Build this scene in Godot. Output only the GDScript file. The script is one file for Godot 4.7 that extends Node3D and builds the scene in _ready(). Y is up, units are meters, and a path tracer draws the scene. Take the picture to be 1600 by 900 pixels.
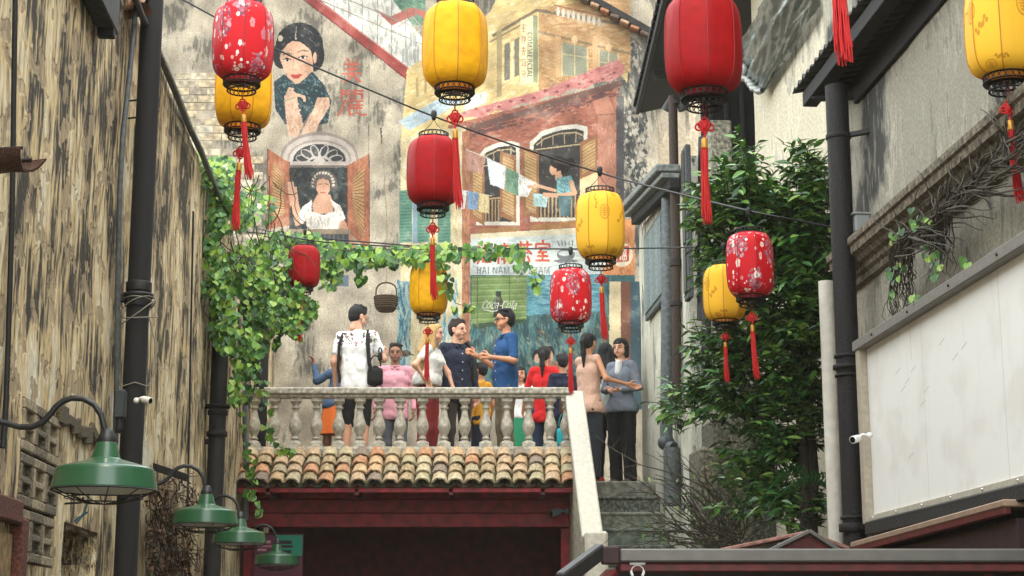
extends Node3D
# A narrow alley hung with paper lanterns; a balcony with people in front of a painted wall.
const F := 2600.0            # focal length in photograph pixels (1600 wide)
const PITCH := 0.20836       # the camera looks up by this much
const EYE := 1.6
const MURAL_D := 20.8
var rng := RandomNumberGenerator.new()
var used := {}
var mcache := {}
var tex := {}

# ------------------------------------------------------------------ mesh builder
class M:
	var v := PackedVector3Array()
	var n := PackedVector3Array()
	var t := PackedVector2Array()
	var c := PackedColorArray()
	var ix := PackedInt32Array()
	var col := Color.WHITE
	func add(p: Vector3, nn: Vector3, uv := Vector2.ZERO) -> int:
		v.append(p); n.append(nn); t.append(uv); c.append(col)
		return v.size() - 1
	func tri(i: int, j: int, k: int) -> void:   # counter-clockwise seen from outside
		ix.append(i); ix.append(k); ix.append(j)
	func face(ps: Array, uvs: Array = []) -> void:   # flat convex polygon, counter-clockwise from outside
		var nn: Vector3 = (ps[1] - ps[0]).cross(ps[2] - ps[0])
		if nn.length() < 1e-12 and ps.size() > 3:
			nn = (ps[2] - ps[0]).cross(ps[3] - ps[0])
		nn = nn.normalized()
		var s := v.size()
		for i in ps.size():
			add(ps[i], nn, uvs[i] if uvs.size() else Vector2(ps[i].x + ps[i].z, ps[i].y))
		for i in range(1, ps.size() - 1):
			tri(s, s + i, s + i + 1)
	func box(x: Transform3D, size: Vector3, ch := 0.006) -> void:   # box with chamfered edges
		var h := size * 0.5
		ch = minf(ch, minf(h.x, minf(h.y, h.z)) * 0.6)
		for ax in 3:
			var b := (ax + 1) % 3
			var d := (ax + 2) % 3
			for s in [-1.0, 1.0]:
				var q := []
				for k in [[-1, -1], [1, -1], [1, 1], [-1, 1]]:
					var p := Vector3.ZERO
					p[ax] = s * h[ax]
					p[b] = k[0] * (h[b] - ch)
					p[d] = k[1] * (h[d] - ch)
					q.append(x * p)
				if s < 0: q.reverse()
				face(q)
			for sb in [-1.0, 1.0]:
				for sd in [-1.0, 1.0]:
					var q := []
					for k in [[0, -1], [1, -1], [1, 1], [0, 1]]:
						var p := Vector3.ZERO
						p[ax] = k[1] * (h[ax] - ch)
						if k[0] == 0:
							p[b] = sb * h[b]; p[d] = sd * (h[d] - ch)
						else:
							p[b] = sb * (h[b] - ch); p[d] = sd * h[d]
						q.append(x * p)
					var nn: Vector3 = (q[1] - q[0]).cross(q[2] - q[0])
					var out := Vector3.ZERO
					out[b] = sb; out[d] = sd
					if nn.dot(x.basis * out) < 0: q.reverse()
					face(q)
		for sx in [-1.0, 1.0]:
			for sy in [-1.0, 1.0]:
				for sz in [-1.0, 1.0]:
					var q := [x * Vector3(sx * h.x, sy * (h.y - ch), sz * (h.z - ch)), x * Vector3(sx * (h.x - ch), sy * h.y, sz * (h.z - ch)), x * Vector3(sx * (h.x - ch), sy * (h.y - ch), sz * h.z)]
					if sx * sy * sz < 0: q.reverse()
					face(q)
	func grid(rows: Array, wrap := false, uvs := Vector2.ONE, flip := false) -> void:   # smooth sheet; u runs along a row
		var h := rows.size()
		var w: int = rows[0].size()
		var s := v.size()
		for j in h:
			for i in w:
				var l: Vector3 = rows[j][(i - 1 + w) % w] if wrap else rows[j][maxi(i - 1, 0)]
				var r: Vector3 = rows[j][(i + 1) % w] if wrap else rows[j][mini(i + 1, w - 1)]
				var d: Vector3 = rows[maxi(j - 1, 0)][i]
				var u: Vector3 = rows[mini(j + 1, h - 1)][i]
				var nn := (r - l).cross(u - d)
				if nn.length() < 1e-14: nn = (r - l).cross(Vector3.UP) if (r - l).length() > 1e-9 else Vector3.UP
				nn = nn.normalized() * (-1.0 if flip else 1.0)
				add(rows[j][i], nn, Vector2(float(i) / (w if wrap else maxi(w - 1, 1)) * uvs.x, float(j) / maxi(h - 1, 1) * uvs.y))
			if wrap:   # a seam column of its own so that the texture closes
				add(rows[j][0], n[s + j * (w + 1)], Vector2(uvs.x, float(j) / maxi(h - 1, 1) * uvs.y))
		var ww := w + 1 if wrap else w
		for j in h - 1:
			for i in ww - 1:
				var a := s + j * ww + i
				if flip:
					tri(a, a + ww, a + 1); tri(a + 1, a + ww, a + ww + 1)
				else:
					tri(a, a + 1, a + ww); tri(a + 1, a + ww + 1, a + ww)
	func lathe(x: Transform3D, prof: Array, seg := 24, flute := 0.0, panels := 8) -> void:   # prof: Vector2(radius, y) upwards
		var rows := []
		for p in prof:
			var row := PackedVector3Array()
			for i in seg:
				var a := TAU * i / seg
				var r: float = p.x
				if flute > 0.0:
					var f := fposmod(a * panels / TAU, 1.0) - 0.5
					r *= 1.0 - flute * (1.0 - 4.0 * f * f)
				row.append(x * Vector3(cos(a) * r, p.y, -sin(a) * r))
			rows.append(row)
		grid(rows, true)
	func lathe_flat(x: Transform3D, prof: Array, seg := 12) -> void:
		for j in prof.size() - 1:
			for i in seg:
				var a := TAU * i / seg
				var b := TAU * (i + 1) / seg
				var p: Vector2 = prof[j]
				var q: Vector2 = prof[j + 1]
				var ps := [x * Vector3(cos(a) * p.x, p.y, -sin(a) * p.x), x * Vector3(cos(b) * p.x, p.y, -sin(b) * p.x), x * Vector3(cos(b) * q.x, q.y, -sin(b) * q.x), x * Vector3(cos(a) * q.x, q.y, -sin(a) * q.x)]
				if p.x < 1e-4: ps.remove_at(1)
				elif q.x < 1e-4: ps.remove_at(3)
				face(ps)
	func ball(p: Vector3, r: Vector3, seg := 10, b := Basis()) -> void:
		var prof := []
		var k := seg / 2 + 1
		for i in k + 1:
			var a := -PI / 2 + PI * i / k
			prof.append(Vector2(maxf(cos(a), 0.001), sin(a)))
		lathe(Transform3D(b * Basis.from_scale(r), p), prof, seg)
	func tube(pts: Array, r0: float, r1 := -1.0, seg := 6, caps := true) -> void:
		if r1 < 0.0: r1 = r0
		var rows := []
		var k := pts.size()
		var side := Vector3.ZERO
		for j in k:
			var dir: Vector3 = (pts[mini(j + 1, k - 1)] - pts[maxi(j - 1, 0)]).normalized()
			if side == Vector3.ZERO:
				side = dir.cross(Vector3.UP if absf(dir.y) < 0.9 else Vector3.RIGHT).normalized()
			side = (side - dir * side.dot(dir)).normalized()
			var up := dir.cross(side)
			var r := lerpf(r0, r1, float(j) / maxi(k - 1, 1))
			var row := PackedVector3Array()
			for i in seg:
				var a := TAU * i / seg
				row.append(pts[j] + (side * cos(a) + up * sin(a)) * r)
			rows.append(row)
		grid(rows, true, Vector2(1, 1), false)
		if caps:
			var e := []
			for i in seg: e.append(rows[0][seg - 1 - i])
			face(e)
			e = []
			for i in seg: e.append(rows[k - 1][i])
			face(e)
	func ring(x: Transform3D, r: float, w: float, seg := 20, sides := 6) -> void:   # torus round the local y axis
		var rows := []
		for j in sides + 1:
			var b := TAU * j / sides
			var row := PackedVector3Array()
			for i in seg:
				var a := TAU * i / seg
				var rr := r + cos(b) * w
				row.append(x * Vector3(cos(a) * rr, sin(b) * w, -sin(a) * rr))
			rows.append(row)
		grid(rows, true)
	func mesh() -> ArrayMesh:
		var arr := []
		arr.resize(Mesh.ARRAY_MAX)
		arr[Mesh.ARRAY_VERTEX] = v
		arr[Mesh.ARRAY_NORMAL] = n
		arr[Mesh.ARRAY_TEX_UV] = t
		arr[Mesh.ARRAY_COLOR] = c
		arr[Mesh.ARRAY_INDEX] = ix
		var am := ArrayMesh.new()
		am.add_surface_from_arrays(Mesh.PRIMITIVE_TRIANGLES, arr)
		return am

# ------------------------------------------------------------------ naming
func numbered(called: String) -> String:
	var k: int = used.get(called, 0)
	used[called] = k + 1
	return called if k == 0 else "%s_%03d" % [called, k]

func thing(called: String, label: String, category: String, at := Vector3.ZERO, group := "", turn := 0.0) -> Node3D:
	var o := Node3D.new()
	o.name = numbered(called)
	add_child(o)
	o.position = at
	o.rotation.y = turn
	tag(o, label, category, group)
	return o

func tag(o: Node, label: String, category: String, group := "") -> Node:
	o.set_meta("label", label)
	o.set_meta("category", category)
	if group: o.set_meta("group", group)
	return o

func put(b, called: String, m: Material, parent: Node = null) -> MeshInstance3D:   # commit a builder (or a mesh) as one named mesh
	var o := MeshInstance3D.new()
	o.mesh = b.mesh() if b is M else b
	o.material_override = m
	if parent == null:
		o.name = numbered(called)
		add_child(o)
	else:
		var k := 0
		var nm := called
		while parent.has_node(NodePath(nm)):
			k += 1
			nm = "%s_%03d" % [called, k]
		o.name = nm
		parent.add_child(o)
	return o

func piece(me: Mesh, called: String, k: int, m: Material, parent: Node, x: Transform3D) -> MeshInstance3D:   # one of many alike pieces, already numbered
	var o := MeshInstance3D.new()
	o.mesh = me
	o.material_override = m
	o.name = called if k == 0 else "%s_%03d" % [called, k]
	o.transform = x
	parent.add_child(o, true)
	return o

func struct(o: Node, label: String, cat: String) -> Node:
	o.set_meta("kind", "structure")
	return tag(o, label, cat)

# ------------------------------------------------------------------ measuring: photograph pixels to places in the alley
func ray(px: float, py: float) -> Vector3:
	var u := (px - 800.0) / F
	var w := (450.0 - py) / F
	return Vector3(u, w * cos(PITCH) + sin(PITCH), -(cos(PITCH) - w * sin(PITCH)))
func P(px: float, py: float, d: float) -> Vector3:     # at d metres down the alley
	var r := ray(px, py)
	return r * (d / -r.z) + Vector3(0, EYE, 0)
func xl(d: float) -> float: return -0.0615 * d - 1.717      # face of the left wall
func xr(d: float) -> float: return -0.069 * d + 2.70        # face of the right-hand walls
func LP(px: float, py: float, off := 0.0) -> Vector3:  # on the left wall
	var r := ray(px, py)
	return r * ((-1.717 + off) / (r.x + 0.0615 * -r.z)) + Vector3(0, EYE, 0)
func RP(px: float, py: float, off := 0.0) -> Vector3:  # on the right wall
	var r := ray(px, py)
	return r * ((2.70 - off) / (r.x + 0.069 * -r.z)) + Vector3(0, EYE, 0)

# ------------------------------------------------------------------ textures
func noise(w: int, h: int, freq: float, oct: int, sd: int, stretch := 1, type := FastNoiseLite.TYPE_SIMPLEX_SMOOTH) -> PackedByteArray:
	var f := FastNoiseLite.new()
	f.seed = sd
	f.frequency = freq
	f.noise_type = type
	f.fractal_octaves = oct
	f.fractal_type = FastNoiseLite.FRACTAL_FBM if oct > 1 else FastNoiseLite.FRACTAL_NONE
	var im := f.get_image(w, maxi(h / stretch, 2), false, false, true)
	im.convert(Image.FORMAT_L8)
	if stretch != 1: im.resize(w, h, Image.INTERPOLATE_CUBIC)
	return im.get_data()

func itex(im: Image) -> ImageTexture:
	im.generate_mipmaps()
	return ImageTexture.create_from_image(im)

func grey_tex(name: String, w: int, h: int, a: PackedByteArray, lo: float, hi: float) -> ImageTexture:
	if not tex.has(name):
		var out := PackedByteArray()
		out.resize(w * h * 3)
		for i in w * h:
			var g := int(255.0 * lerpf(lo, hi, a[i] / 255.0))
			out[i * 3] = g; out[i * 3 + 1] = g; out[i * 3 + 2] = g
		tex[name] = itex(Image.create_from_data(w, h, false, Image.FORMAT_RGB8, out))
	return tex[name]

func mix3(a: Vector3, b: Vector3, t: float) -> Vector3: return a + (b - a) * clampf(t, 0.0, 1.0)
func ss(a: float, b: float, x: float) -> float: return smoothstep(a, b, x)

# weathered plaster: run-down streaks, blotches and bare patches
func plaster(key: String, w: int, h: int, sd: int, base: Vector3, pale: Vector3, dark: Vector3, amount: float, top: float, streaky: float, long := 1, stains: Array = []) -> Array:
	var s1 := noise(w, h, 0.05, 4, sd, 14 * long)
	var s2 := noise(w, h, 0.016, 4, sd + 1, 6 * long)
	var bl := noise(w, h, 0.007, 5, sd + 2)
	var fi := noise(w, h, 0.09, 4, sd + 3, 4 * long)
	var gr := noise(w, h, 0.3, 3, sd + 4)
	var out := PackedByteArray()
	out.resize(w * h * 3)
	var hh := PackedByteArray()
	hh.resize(w * h)
	for y in h:
		var ty := float(y) / h
		var run := top * ss(0.75, 0.0, ty)
		for x in w:
			var i := y * w + x
			var a := s1[i] / 255.0
			var b := s2[i] / 255.0
			var k := bl[i] / 255.0
			var f := fi[i] / 255.0
			var g := gr[i] / 255.0
			var c := mix3(base, pale, ss(0.4, 0.7, k * 0.5 + f * 0.5))
			var dirt := b * (0.15 + streaky) + a * streaky * 0.6 + k * (0.80 - 1.6 * streaky) + run * 0.3
			for q in stains:
				dirt += q[4] * ss(1.0, 0.2, Vector2((float(x) / w - q[0]) / q[2], (ty - q[1]) / q[3]).length() + 0.5 * (f - 0.5))
			var e := ss(0.62 - amount, 0.78 - amount, dirt)
			if long > 1: c = mix3(c, Vector3(base.x * 0.62, base.y * 0.52, base.z * 0.42), ss(0.56, 0.74, a * 0.5 + f * 0.5) * 0.55)
			c = mix3(c, (base + dark) * 0.5, e * 0.75)
			var crisp := ss(0.57 - amount * 0.5, 0.63 - amount * 0.5, f * 0.5 + dirt * 0.48)
			c = mix3(c, dark, crisp * (0.35 + 0.6 * e))
			c *= 0.86 + 0.28 * g
			out[i * 3] = clampi(int(c.x * 255.0), 0, 255)
			out[i * 3 + 1] = clampi(int(c.y * 255.0), 0, 255)
			out[i * 3 + 2] = clampi(int(c.z * 255.0), 0, 255)
			hh[i] = clampi(int(150.0 + 60.0 * (f - 0.5) + 70.0 * (g - 0.5) - crisp * 45.0), 0, 255)
	return [itex(Image.create_from_data(w, h, false, Image.FORMAT_RGB8, out)), itex(Image.create_from_data(w, h, false, Image.FORMAT_L8, hh))]

# old limewash gone to mould: short runs of cream, ochre, olive grey and black
func mould_texture(w: int, h: int, sd: int) -> Array:
	var f1 := noise(w, h, 0.10, 4, sd, 7)
	var f2 := noise(w, h, 0.035, 4, sd + 1, 8)
	var f3 := noise(w, h, 0.20, 3, sd + 2, 3)
	var bl := noise(w, h, 0.009, 5, sd + 3, 2)
	var peel := noise(w, h, 0.020, 5, sd + 6)
	var crack := noise(w, h, 0.008, 4, sd + 7)
	var hue := noise(w, h, 0.01, 3, sd + 4, 3)
	var out := PackedByteArray()
	out.resize(w * h * 3)
	var hh := PackedByteArray()
	hh.resize(w * h)
	var cream := Vector3(0.82, 0.76, 0.63)
	var pale := Vector3(0.80, 0.78, 0.70)
	var ochre := Vector3(0.75, 0.66, 0.49)
	var olive := Vector3(0.48, 0.44, 0.365)
	var black := Vector3(0.24, 0.225, 0.20)
	for y in h:
		var run := 0.075 * ss(0.50, 0.0, float(y) / h) - 0.030 * ss(0.40, 0.75, float(y) / h)
		for x in w:
			var i := y * w + x
			var g := f3[i] / 255.0
			var a := f1[i] / 255.0
			var v := a * 0.30 + f2[i] / 255.0 * 0.20 + bl[i] / 255.0 * 0.38 + g * 0.12 + run
			var c := mix3(cream.lerp(pale, ss(0.35, 0.65, hue[i] / 255.0)), ochre, ss(0.40, 0.49, v + 0.12 * (hue[i] / 255.0 - 0.5)))
			c = mix3(c, olive, ss(0.505, 0.575, v) * 0.85)
			c = mix3(c, black, ss(0.575, 0.625, v + 0.07 * (g - 0.5)) * 0.9)
			var pl := ss(0.675, 0.69, peel[i] / 255.0)
			c = mix3(c, Vector3(0.62, 0.55, 0.44) * (0.7 + 0.6 * a), pl * 0.85)
			var ck := ss(0.0035, 0.0012, absf(crack[i] / 255.0 - 0.5)) * ss(0.45, 0.55, hue[i] / 255.0)
			c *= 1.0 - 0.6 * ck
			c *= 0.84 + 0.32 * g
			out[i * 3] = clampi(int(c.x * 255.0), 0, 255)
			out[i * 3 + 1] = clampi(int(c.y * 255.0), 0, 255)
			out[i * 3 + 2] = clampi(int(c.z * 255.0), 0, 255)
			hh[i] = clampi(int(150.0 - 70.0 * pl - 80.0 * ck - 60.0 * ss(0.48, 0.56, v) + 80.0 * (g - 0.5)), 0, 255)
	return [itex(Image.create_from_data(w, h, false, Image.FORMAT_RGB8, out)), itex(Image.create_from_data(w, h, false, Image.FORMAT_L8, hh))]

func wall_mat(key: String, t: Array, relief := 0.6, rough := 0.95) -> StandardMaterial3D:
	var m := StandardMaterial3D.new()
	m.resource_name = key
	m.albedo_texture = t[0]
	m.roughness = rough
	m.metallic_specular = 0.25
	m.heightmap_enabled = true
	m.heightmap_texture = t[1]
	m.heightmap_scale = relief
	return m

# a plain material with a grimy, uneven tone over it
func gm(name: String, col: Color, rough := 0.8, metal := 0.0, scale := 1.5, relief := 0.15, kind := "mottle") -> StandardMaterial3D:
	if mcache.has(name): return mcache[name]
	var m := StandardMaterial3D.new()
	m.resource_name = name
	m.albedo_color = col
	m.roughness = rough
	m.metallic = metal
	if kind != "":
		m.albedo_texture = tex[kind]
		m.uv1_triplanar = true
		m.uv1_world_triplanar = true
		m.uv1_scale = Vector3.ONE * scale
		if relief > 0.0:
			m.heightmap_enabled = true
			m.heightmap_texture = tex[kind]
			m.heightmap_scale = relief
	mcache[name] = m
	return m

func leaf_mat(name: String, col: Color, rough := 0.45, back := 0.55) -> StandardMaterial3D:
	if mcache.has(name): return mcache[name]
	var m := StandardMaterial3D.new()
	m.resource_name = name
	m.albedo_color = col
	m.roughness = rough
	m.backlight_enabled = true
	m.backlight = Color(back, back, back * 0.5)
	m.vertex_color_use_as_albedo = true
	mcache[name] = m
	return m

func base_textures() -> void:
	grey_tex("mottle", 512, 512, noise(512, 512, 0.012, 5, 11), 0.55, 1.0)
	grey_tex("faint", 512, 512, noise(512, 512, 0.02, 5, 15), 0.86, 1.0)
	grey_tex("grain", 512, 512, noise(512, 512, 0.12, 4, 12), 0.6, 1.0)
	grey_tex("rust", 512, 512, noise(512, 512, 0.03, 5, 13), 0.3, 1.0)
	grey_tex("streak", 512, 512, noise(512, 512, 0.05, 4, 14, 12), 0.5, 1.0)

# ------------------------------------------------------------------ smooth bodies: capsules joined by a smooth minimum, meshed as surface nets
func net(b: M, caps: Array, cell: float, k: float, clips: Array = [], paint = null, fold := 0.0) -> void:
	var lo := Vector3.ONE * 1e9
	var hi := Vector3.ONE * -1e9
	for q in caps:
		for e in 2:
			var r: float = q[2 + e] + cell * 2.0 + k * 0.25
			lo = lo.min(q[e] - Vector3.ONE * r)
			hi = hi.max(q[e] + Vector3.ONE * r)
	var nx := int((hi.x - lo.x) / cell) + 2
	var ny := int((hi.y - lo.y) / cell) + 2
	var nz := int((hi.z - lo.z) / cell) + 2
	var f := PackedFloat32Array()
	f.resize(nx * ny * nz)
	f.fill(1.0)
	var sy := nx
	var sz := nx * ny
	for q in caps:
		var a: Vector3 = q[0]
		var ba: Vector3 = q[1] - q[0]
		var ra: float = q[2]
		var dr: float = q[3] - q[2]
		var il := 1.0 / maxf(ba.length_squared(), 1e-9)
		var mr := maxf(q[2], q[3]) + cell * 2.0 + k
		var l := (a.min(q[1]) - Vector3.ONE * mr - lo) / cell
		var u := (a.max(q[1]) + Vector3.ONE * mr - lo) / cell
		for z in range(maxi(int(l.z), 0), mini(int(u.z) + 1, nz)):
			for y in range(maxi(int(l.y), 0), mini(int(u.y) + 1, ny)):
				var i := z * sz + y * sy
				for x in range(maxi(int(l.x), 0), mini(int(u.x) + 1, nx)):
					var pa := lo + Vector3(x, y, z) * cell - a
					var h := clampf(pa.dot(ba) * il, 0.0, 1.0)
					var d := (pa - ba * h).length() - ra - dr * h
					var o := f[i + x]
					var g := maxf(k - absf(o - d), 0.0)
					f[i + x] = minf(o, d) - g * g * 0.25 / k
	if fold > 0.0:       # creases of cloth, running aslant
		var fn := FastNoiseLite.new()
		fn.seed = nx * 7 + ny
		fn.frequency = 7.0
		fn.fractal_octaves = 2
		fn.fractal_type = FastNoiseLite.FRACTAL_RIDGED
		for z in nz:
			for y in ny:
				var i := z * sz + y * sy
				for x in nx:
					if absf(f[i + x]) < cell * 2.5:
						var p := lo + Vector3(x, y, z) * cell
						f[i + x] += fold * fn.get_noise_3d(p.x + p.y * 0.5, p.y * 0.7 - p.x * 0.3, p.z)
	for c in clips:      # keep what lies below each plane
		for z in nz:
			for y in ny:
				for x in nx:
					var i := z * sz + y * sy + x
					if f[i] < cell * 2.0:
						f[i] = maxf(f[i], (c as Plane).distance_to(lo + Vector3(x, y, z) * cell))
	var id := PackedInt32Array()
	id.resize(nx * ny * nz)
	id.fill(-1)
	var off := [0, 1, sy, sy + 1, sz, sz + 1, sz + sy, sz + sy + 1]
	for z in nz - 1:
		for y in ny - 1:
			for x in nx - 1:
				var i := z * sz + y * sy + x
				var f0 := f[i]
				if f0 > cell * 2.0 or f0 < -cell * 2.0: continue
				var neg := 0
				var w := []
				for o in off:
					var e := f[i + o]
					w.append(e)
					if e < 0.0: neg += 1
				if neg == 0 or neg == 8: continue
				var sum := Vector3.ZERO
				var cnt := 0
				for e in [[0, 1], [2, 3], [4, 5], [6, 7], [0, 2], [1, 3], [4, 6], [5, 7], [0, 4], [1, 5], [2, 6], [3, 7]]:
					var p: float = w[e[0]]
					var s: float = w[e[1]]
					if (p < 0.0) == (s < 0.0): continue
					var t := p / (p - s)
					var ca := Vector3(e[0] & 1, (e[0] >> 1) & 1, e[0] >> 2)
					var cb := Vector3(e[1] & 1, (e[1] >> 1) & 1, e[1] >> 2)
					sum += ca.lerp(cb, t)
					cnt += 1
				var g := Vector3(w[1] + w[3] + w[5] + w[7] - w[0] - w[2] - w[4] - w[6], w[2] + w[3] + w[6] + w[7] - w[0] - w[1] - w[4] - w[5], w[4] + w[5] + w[6] + w[7] - w[0] - w[1] - w[2] - w[3])
				var pos := lo + (Vector3(x, y, z) + sum / cnt) * cell
				if paint != null: b.col = paint.call(pos)
				id[i] = b.add(pos, g.normalized(), Vector2(pos.x, pos.y))
				for ax in 3:
					var s: int = [1, sy, sz][ax]
					var e := f[i + s]
					if (f0 < 0.0) == (e < 0.0): continue
					var uo: int = [sy, sz, 1][ax]
					var vo: int = [sz, 1, sy][ax]
					var q := [id[i], id[i - uo], id[i - uo - vo], id[i - vo]]
					if q.min() < 0: continue
					if f0 < 0.0:
						b.tri(q[0], q[1], q[2]); b.tri(q[0], q[2], q[3])
					else:
						b.tri(q[0], q[2], q[1]); b.tri(q[0], q[3], q[2])
	b.col = Color.WHITE

# ------------------------------------------------------------------ the painting on the back wall, brushed into a texture in wall metres
const MX0 := -5.0
const MY0 := 3.2
const MW := 6.9
const MH := 7.1
const MT := 180.0
var mi: Image

func mp(px: float, py: float) -> Vector2:     # measured place on the wall, in texels
	var p := P(px, py, MURAL_D)
	return Vector2((p.x - MX0) * MT, (MY0 + MH - p.y) * MT)

func fillp(q: PackedVector2Array, col: Color) -> void:
	var lo := 1e9
	var hi := -1e9
	for p in q:
		lo = minf(lo, p.y); hi = maxf(hi, p.y)
	for y in range(maxi(int(lo), 0), mini(int(hi) + 1, mi.get_height())):
		var yc := y + 0.5
		var xs := []
		for i in q.size():
			var a := q[i]
			var b := q[(i + 1) % q.size()]
			if (a.y <= yc) != (b.y <= yc):
				xs.append(a.x + (yc - a.y) / (b.y - a.y) * (b.x - a.x))
		xs.sort()
		for i in range(0, xs.size() - 1, 2):
			var x0 := int(round(xs[i]))
			var x1 := int(round(xs[i + 1]))
			if x1 > x0: mi.fill_rect(Rect2i(x0, y, x1 - x0, 1), col)

func pts(a: Array) -> PackedVector2Array:
	var q := PackedVector2Array()
	for i in range(0, a.size(), 2): q.append(mp(a[i], a[i + 1]))
	return q

func rgb8(r: int, g: int, b: int) -> Color: return Color8(r, g, b)

func Q(col: Color, a: Array) -> void: fillp(pts(a), col)

func L(col: Color, w: float, a: Array) -> void:     # a brush line; w in photograph pixels
	var q := pts(a)
	var hw := w * 0.75
	for i in q.size() - 1:
		var d := q[i + 1] - q[i]
		if d.length() < 0.01: continue
		var s := d.orthogonal().normalized() * hw
		var e := d.normalized() * hw * 0.5
		fillp(PackedVector2Array([q[i] + s - e, q[i + 1] + s + e, q[i + 1] - s + e, q[i] - s - e]), col)

func E(col: Color, x: float, y: float, rx: float, ry: float, rot := 0.0) -> void:
	var q := PackedVector2Array()
	for i in 24:
		var p := Vector2(cos(TAU * i / 24) * rx, sin(TAU * i / 24) * ry).rotated(rot)
		q.append(mp(x + p.x, y + p.y))
	fillp(q, col)

func dabs(cols: Array, n: int, len: float, w: float, ang: float, a: Array) -> void:   # brush strokes inside an outline
	var q := pts(a)
	var lo := q[0]
	var hi := q[0]
	for p in q:
		lo = lo.min(p); hi = hi.max(p)
	for i in n:
		var p := Vector2(rng.randf_range(lo.x, hi.x), rng.randf_range(lo.y, hi.y))
		if not Geometry2D.is_point_in_polygon(p, q): continue
		var d := Vector2.from_angle(ang + rng.randf_range(-0.3, 0.3)) * len * rng.randf_range(0.5, 1.4) * 0.8
		var s := d.orthogonal().normalized() * w * rng.randf_range(0.4, 0.9)
		if not (Geometry2D.is_point_in_polygon(p + d, q) and Geometry2D.is_point_in_polygon(p - d, q)): d *= 0.3
		fillp(PackedVector2Array([p - d, p + s, p + d, p - s]), cols[rng.randi() % cols.size()])

func S(col: Color, w: float, x: float, y: float, sx: float, sy: float, strokes: Array) -> void:   # a written character from strokes in a 10 by 10 box
	for s in strokes:
		var a := []
		for i in range(0, s.size(), 2): a.append_array([x + s[i] * sx / 10.0, y + s[i + 1] * sy / 10.0])
		L(col, w, a)

func text_tris(txt: String, serif := false, bold := true) -> Array:   # triangles of a line of lettering, one unit high
	var tm := TextMesh.new()
	var f := SystemFont.new()
	f.font_names = PackedStringArray(["Droid Serif" if serif else "Droid Sans"])
	f.font_weight = 700 if bold else 400
	tm.font = f
	tm.text = txt
	tm.font_size = 64
	tm.pixel_size = 1.0 / 48.0
	tm.depth = 0.0
	tm.horizontal_alignment = HORIZONTAL_ALIGNMENT_LEFT
	var arr := tm.get_mesh_arrays() if tm.get_surface_count() == 0 else tm.surface_get_arrays(0)
	var vs: PackedVector3Array = arr[Mesh.ARRAY_VERTEX]
	var ids: PackedInt32Array = arr[Mesh.ARRAY_INDEX] if arr[Mesh.ARRAY_INDEX] != null else PackedInt32Array(range(vs.size()))
	var out := []
	var lo := 1e9
	var bot := 1e9
	var w := 0.0
	for v in vs:
		lo = minf(lo, v.x); w = maxf(w, v.x); bot = minf(bot, v.y)
	for i in ids: out.append(Vector2((vs[i].x - lo) / maxf(w - lo, 0.001), vs[i].y - bot))
	return out

func T(col: Color, txt: String, x: float, y: float, w: float, h: float, rot := 0.0, shear := 0.0, serif := false, bold := true) -> void:   # y is the base line
	var tr := text_tris(txt, serif, bold)
	for i in range(0, tr.size() - 2, 3):
		var q := PackedVector2Array()
		for k in 3:
			var p: Vector2 = tr[i + k]
			var o := Vector2(p.x * w + p.y * h * shear, -p.y * h).rotated(rot)
			q.append(mp(x + o.x, y + o.y))
		fillp(q, col)

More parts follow.
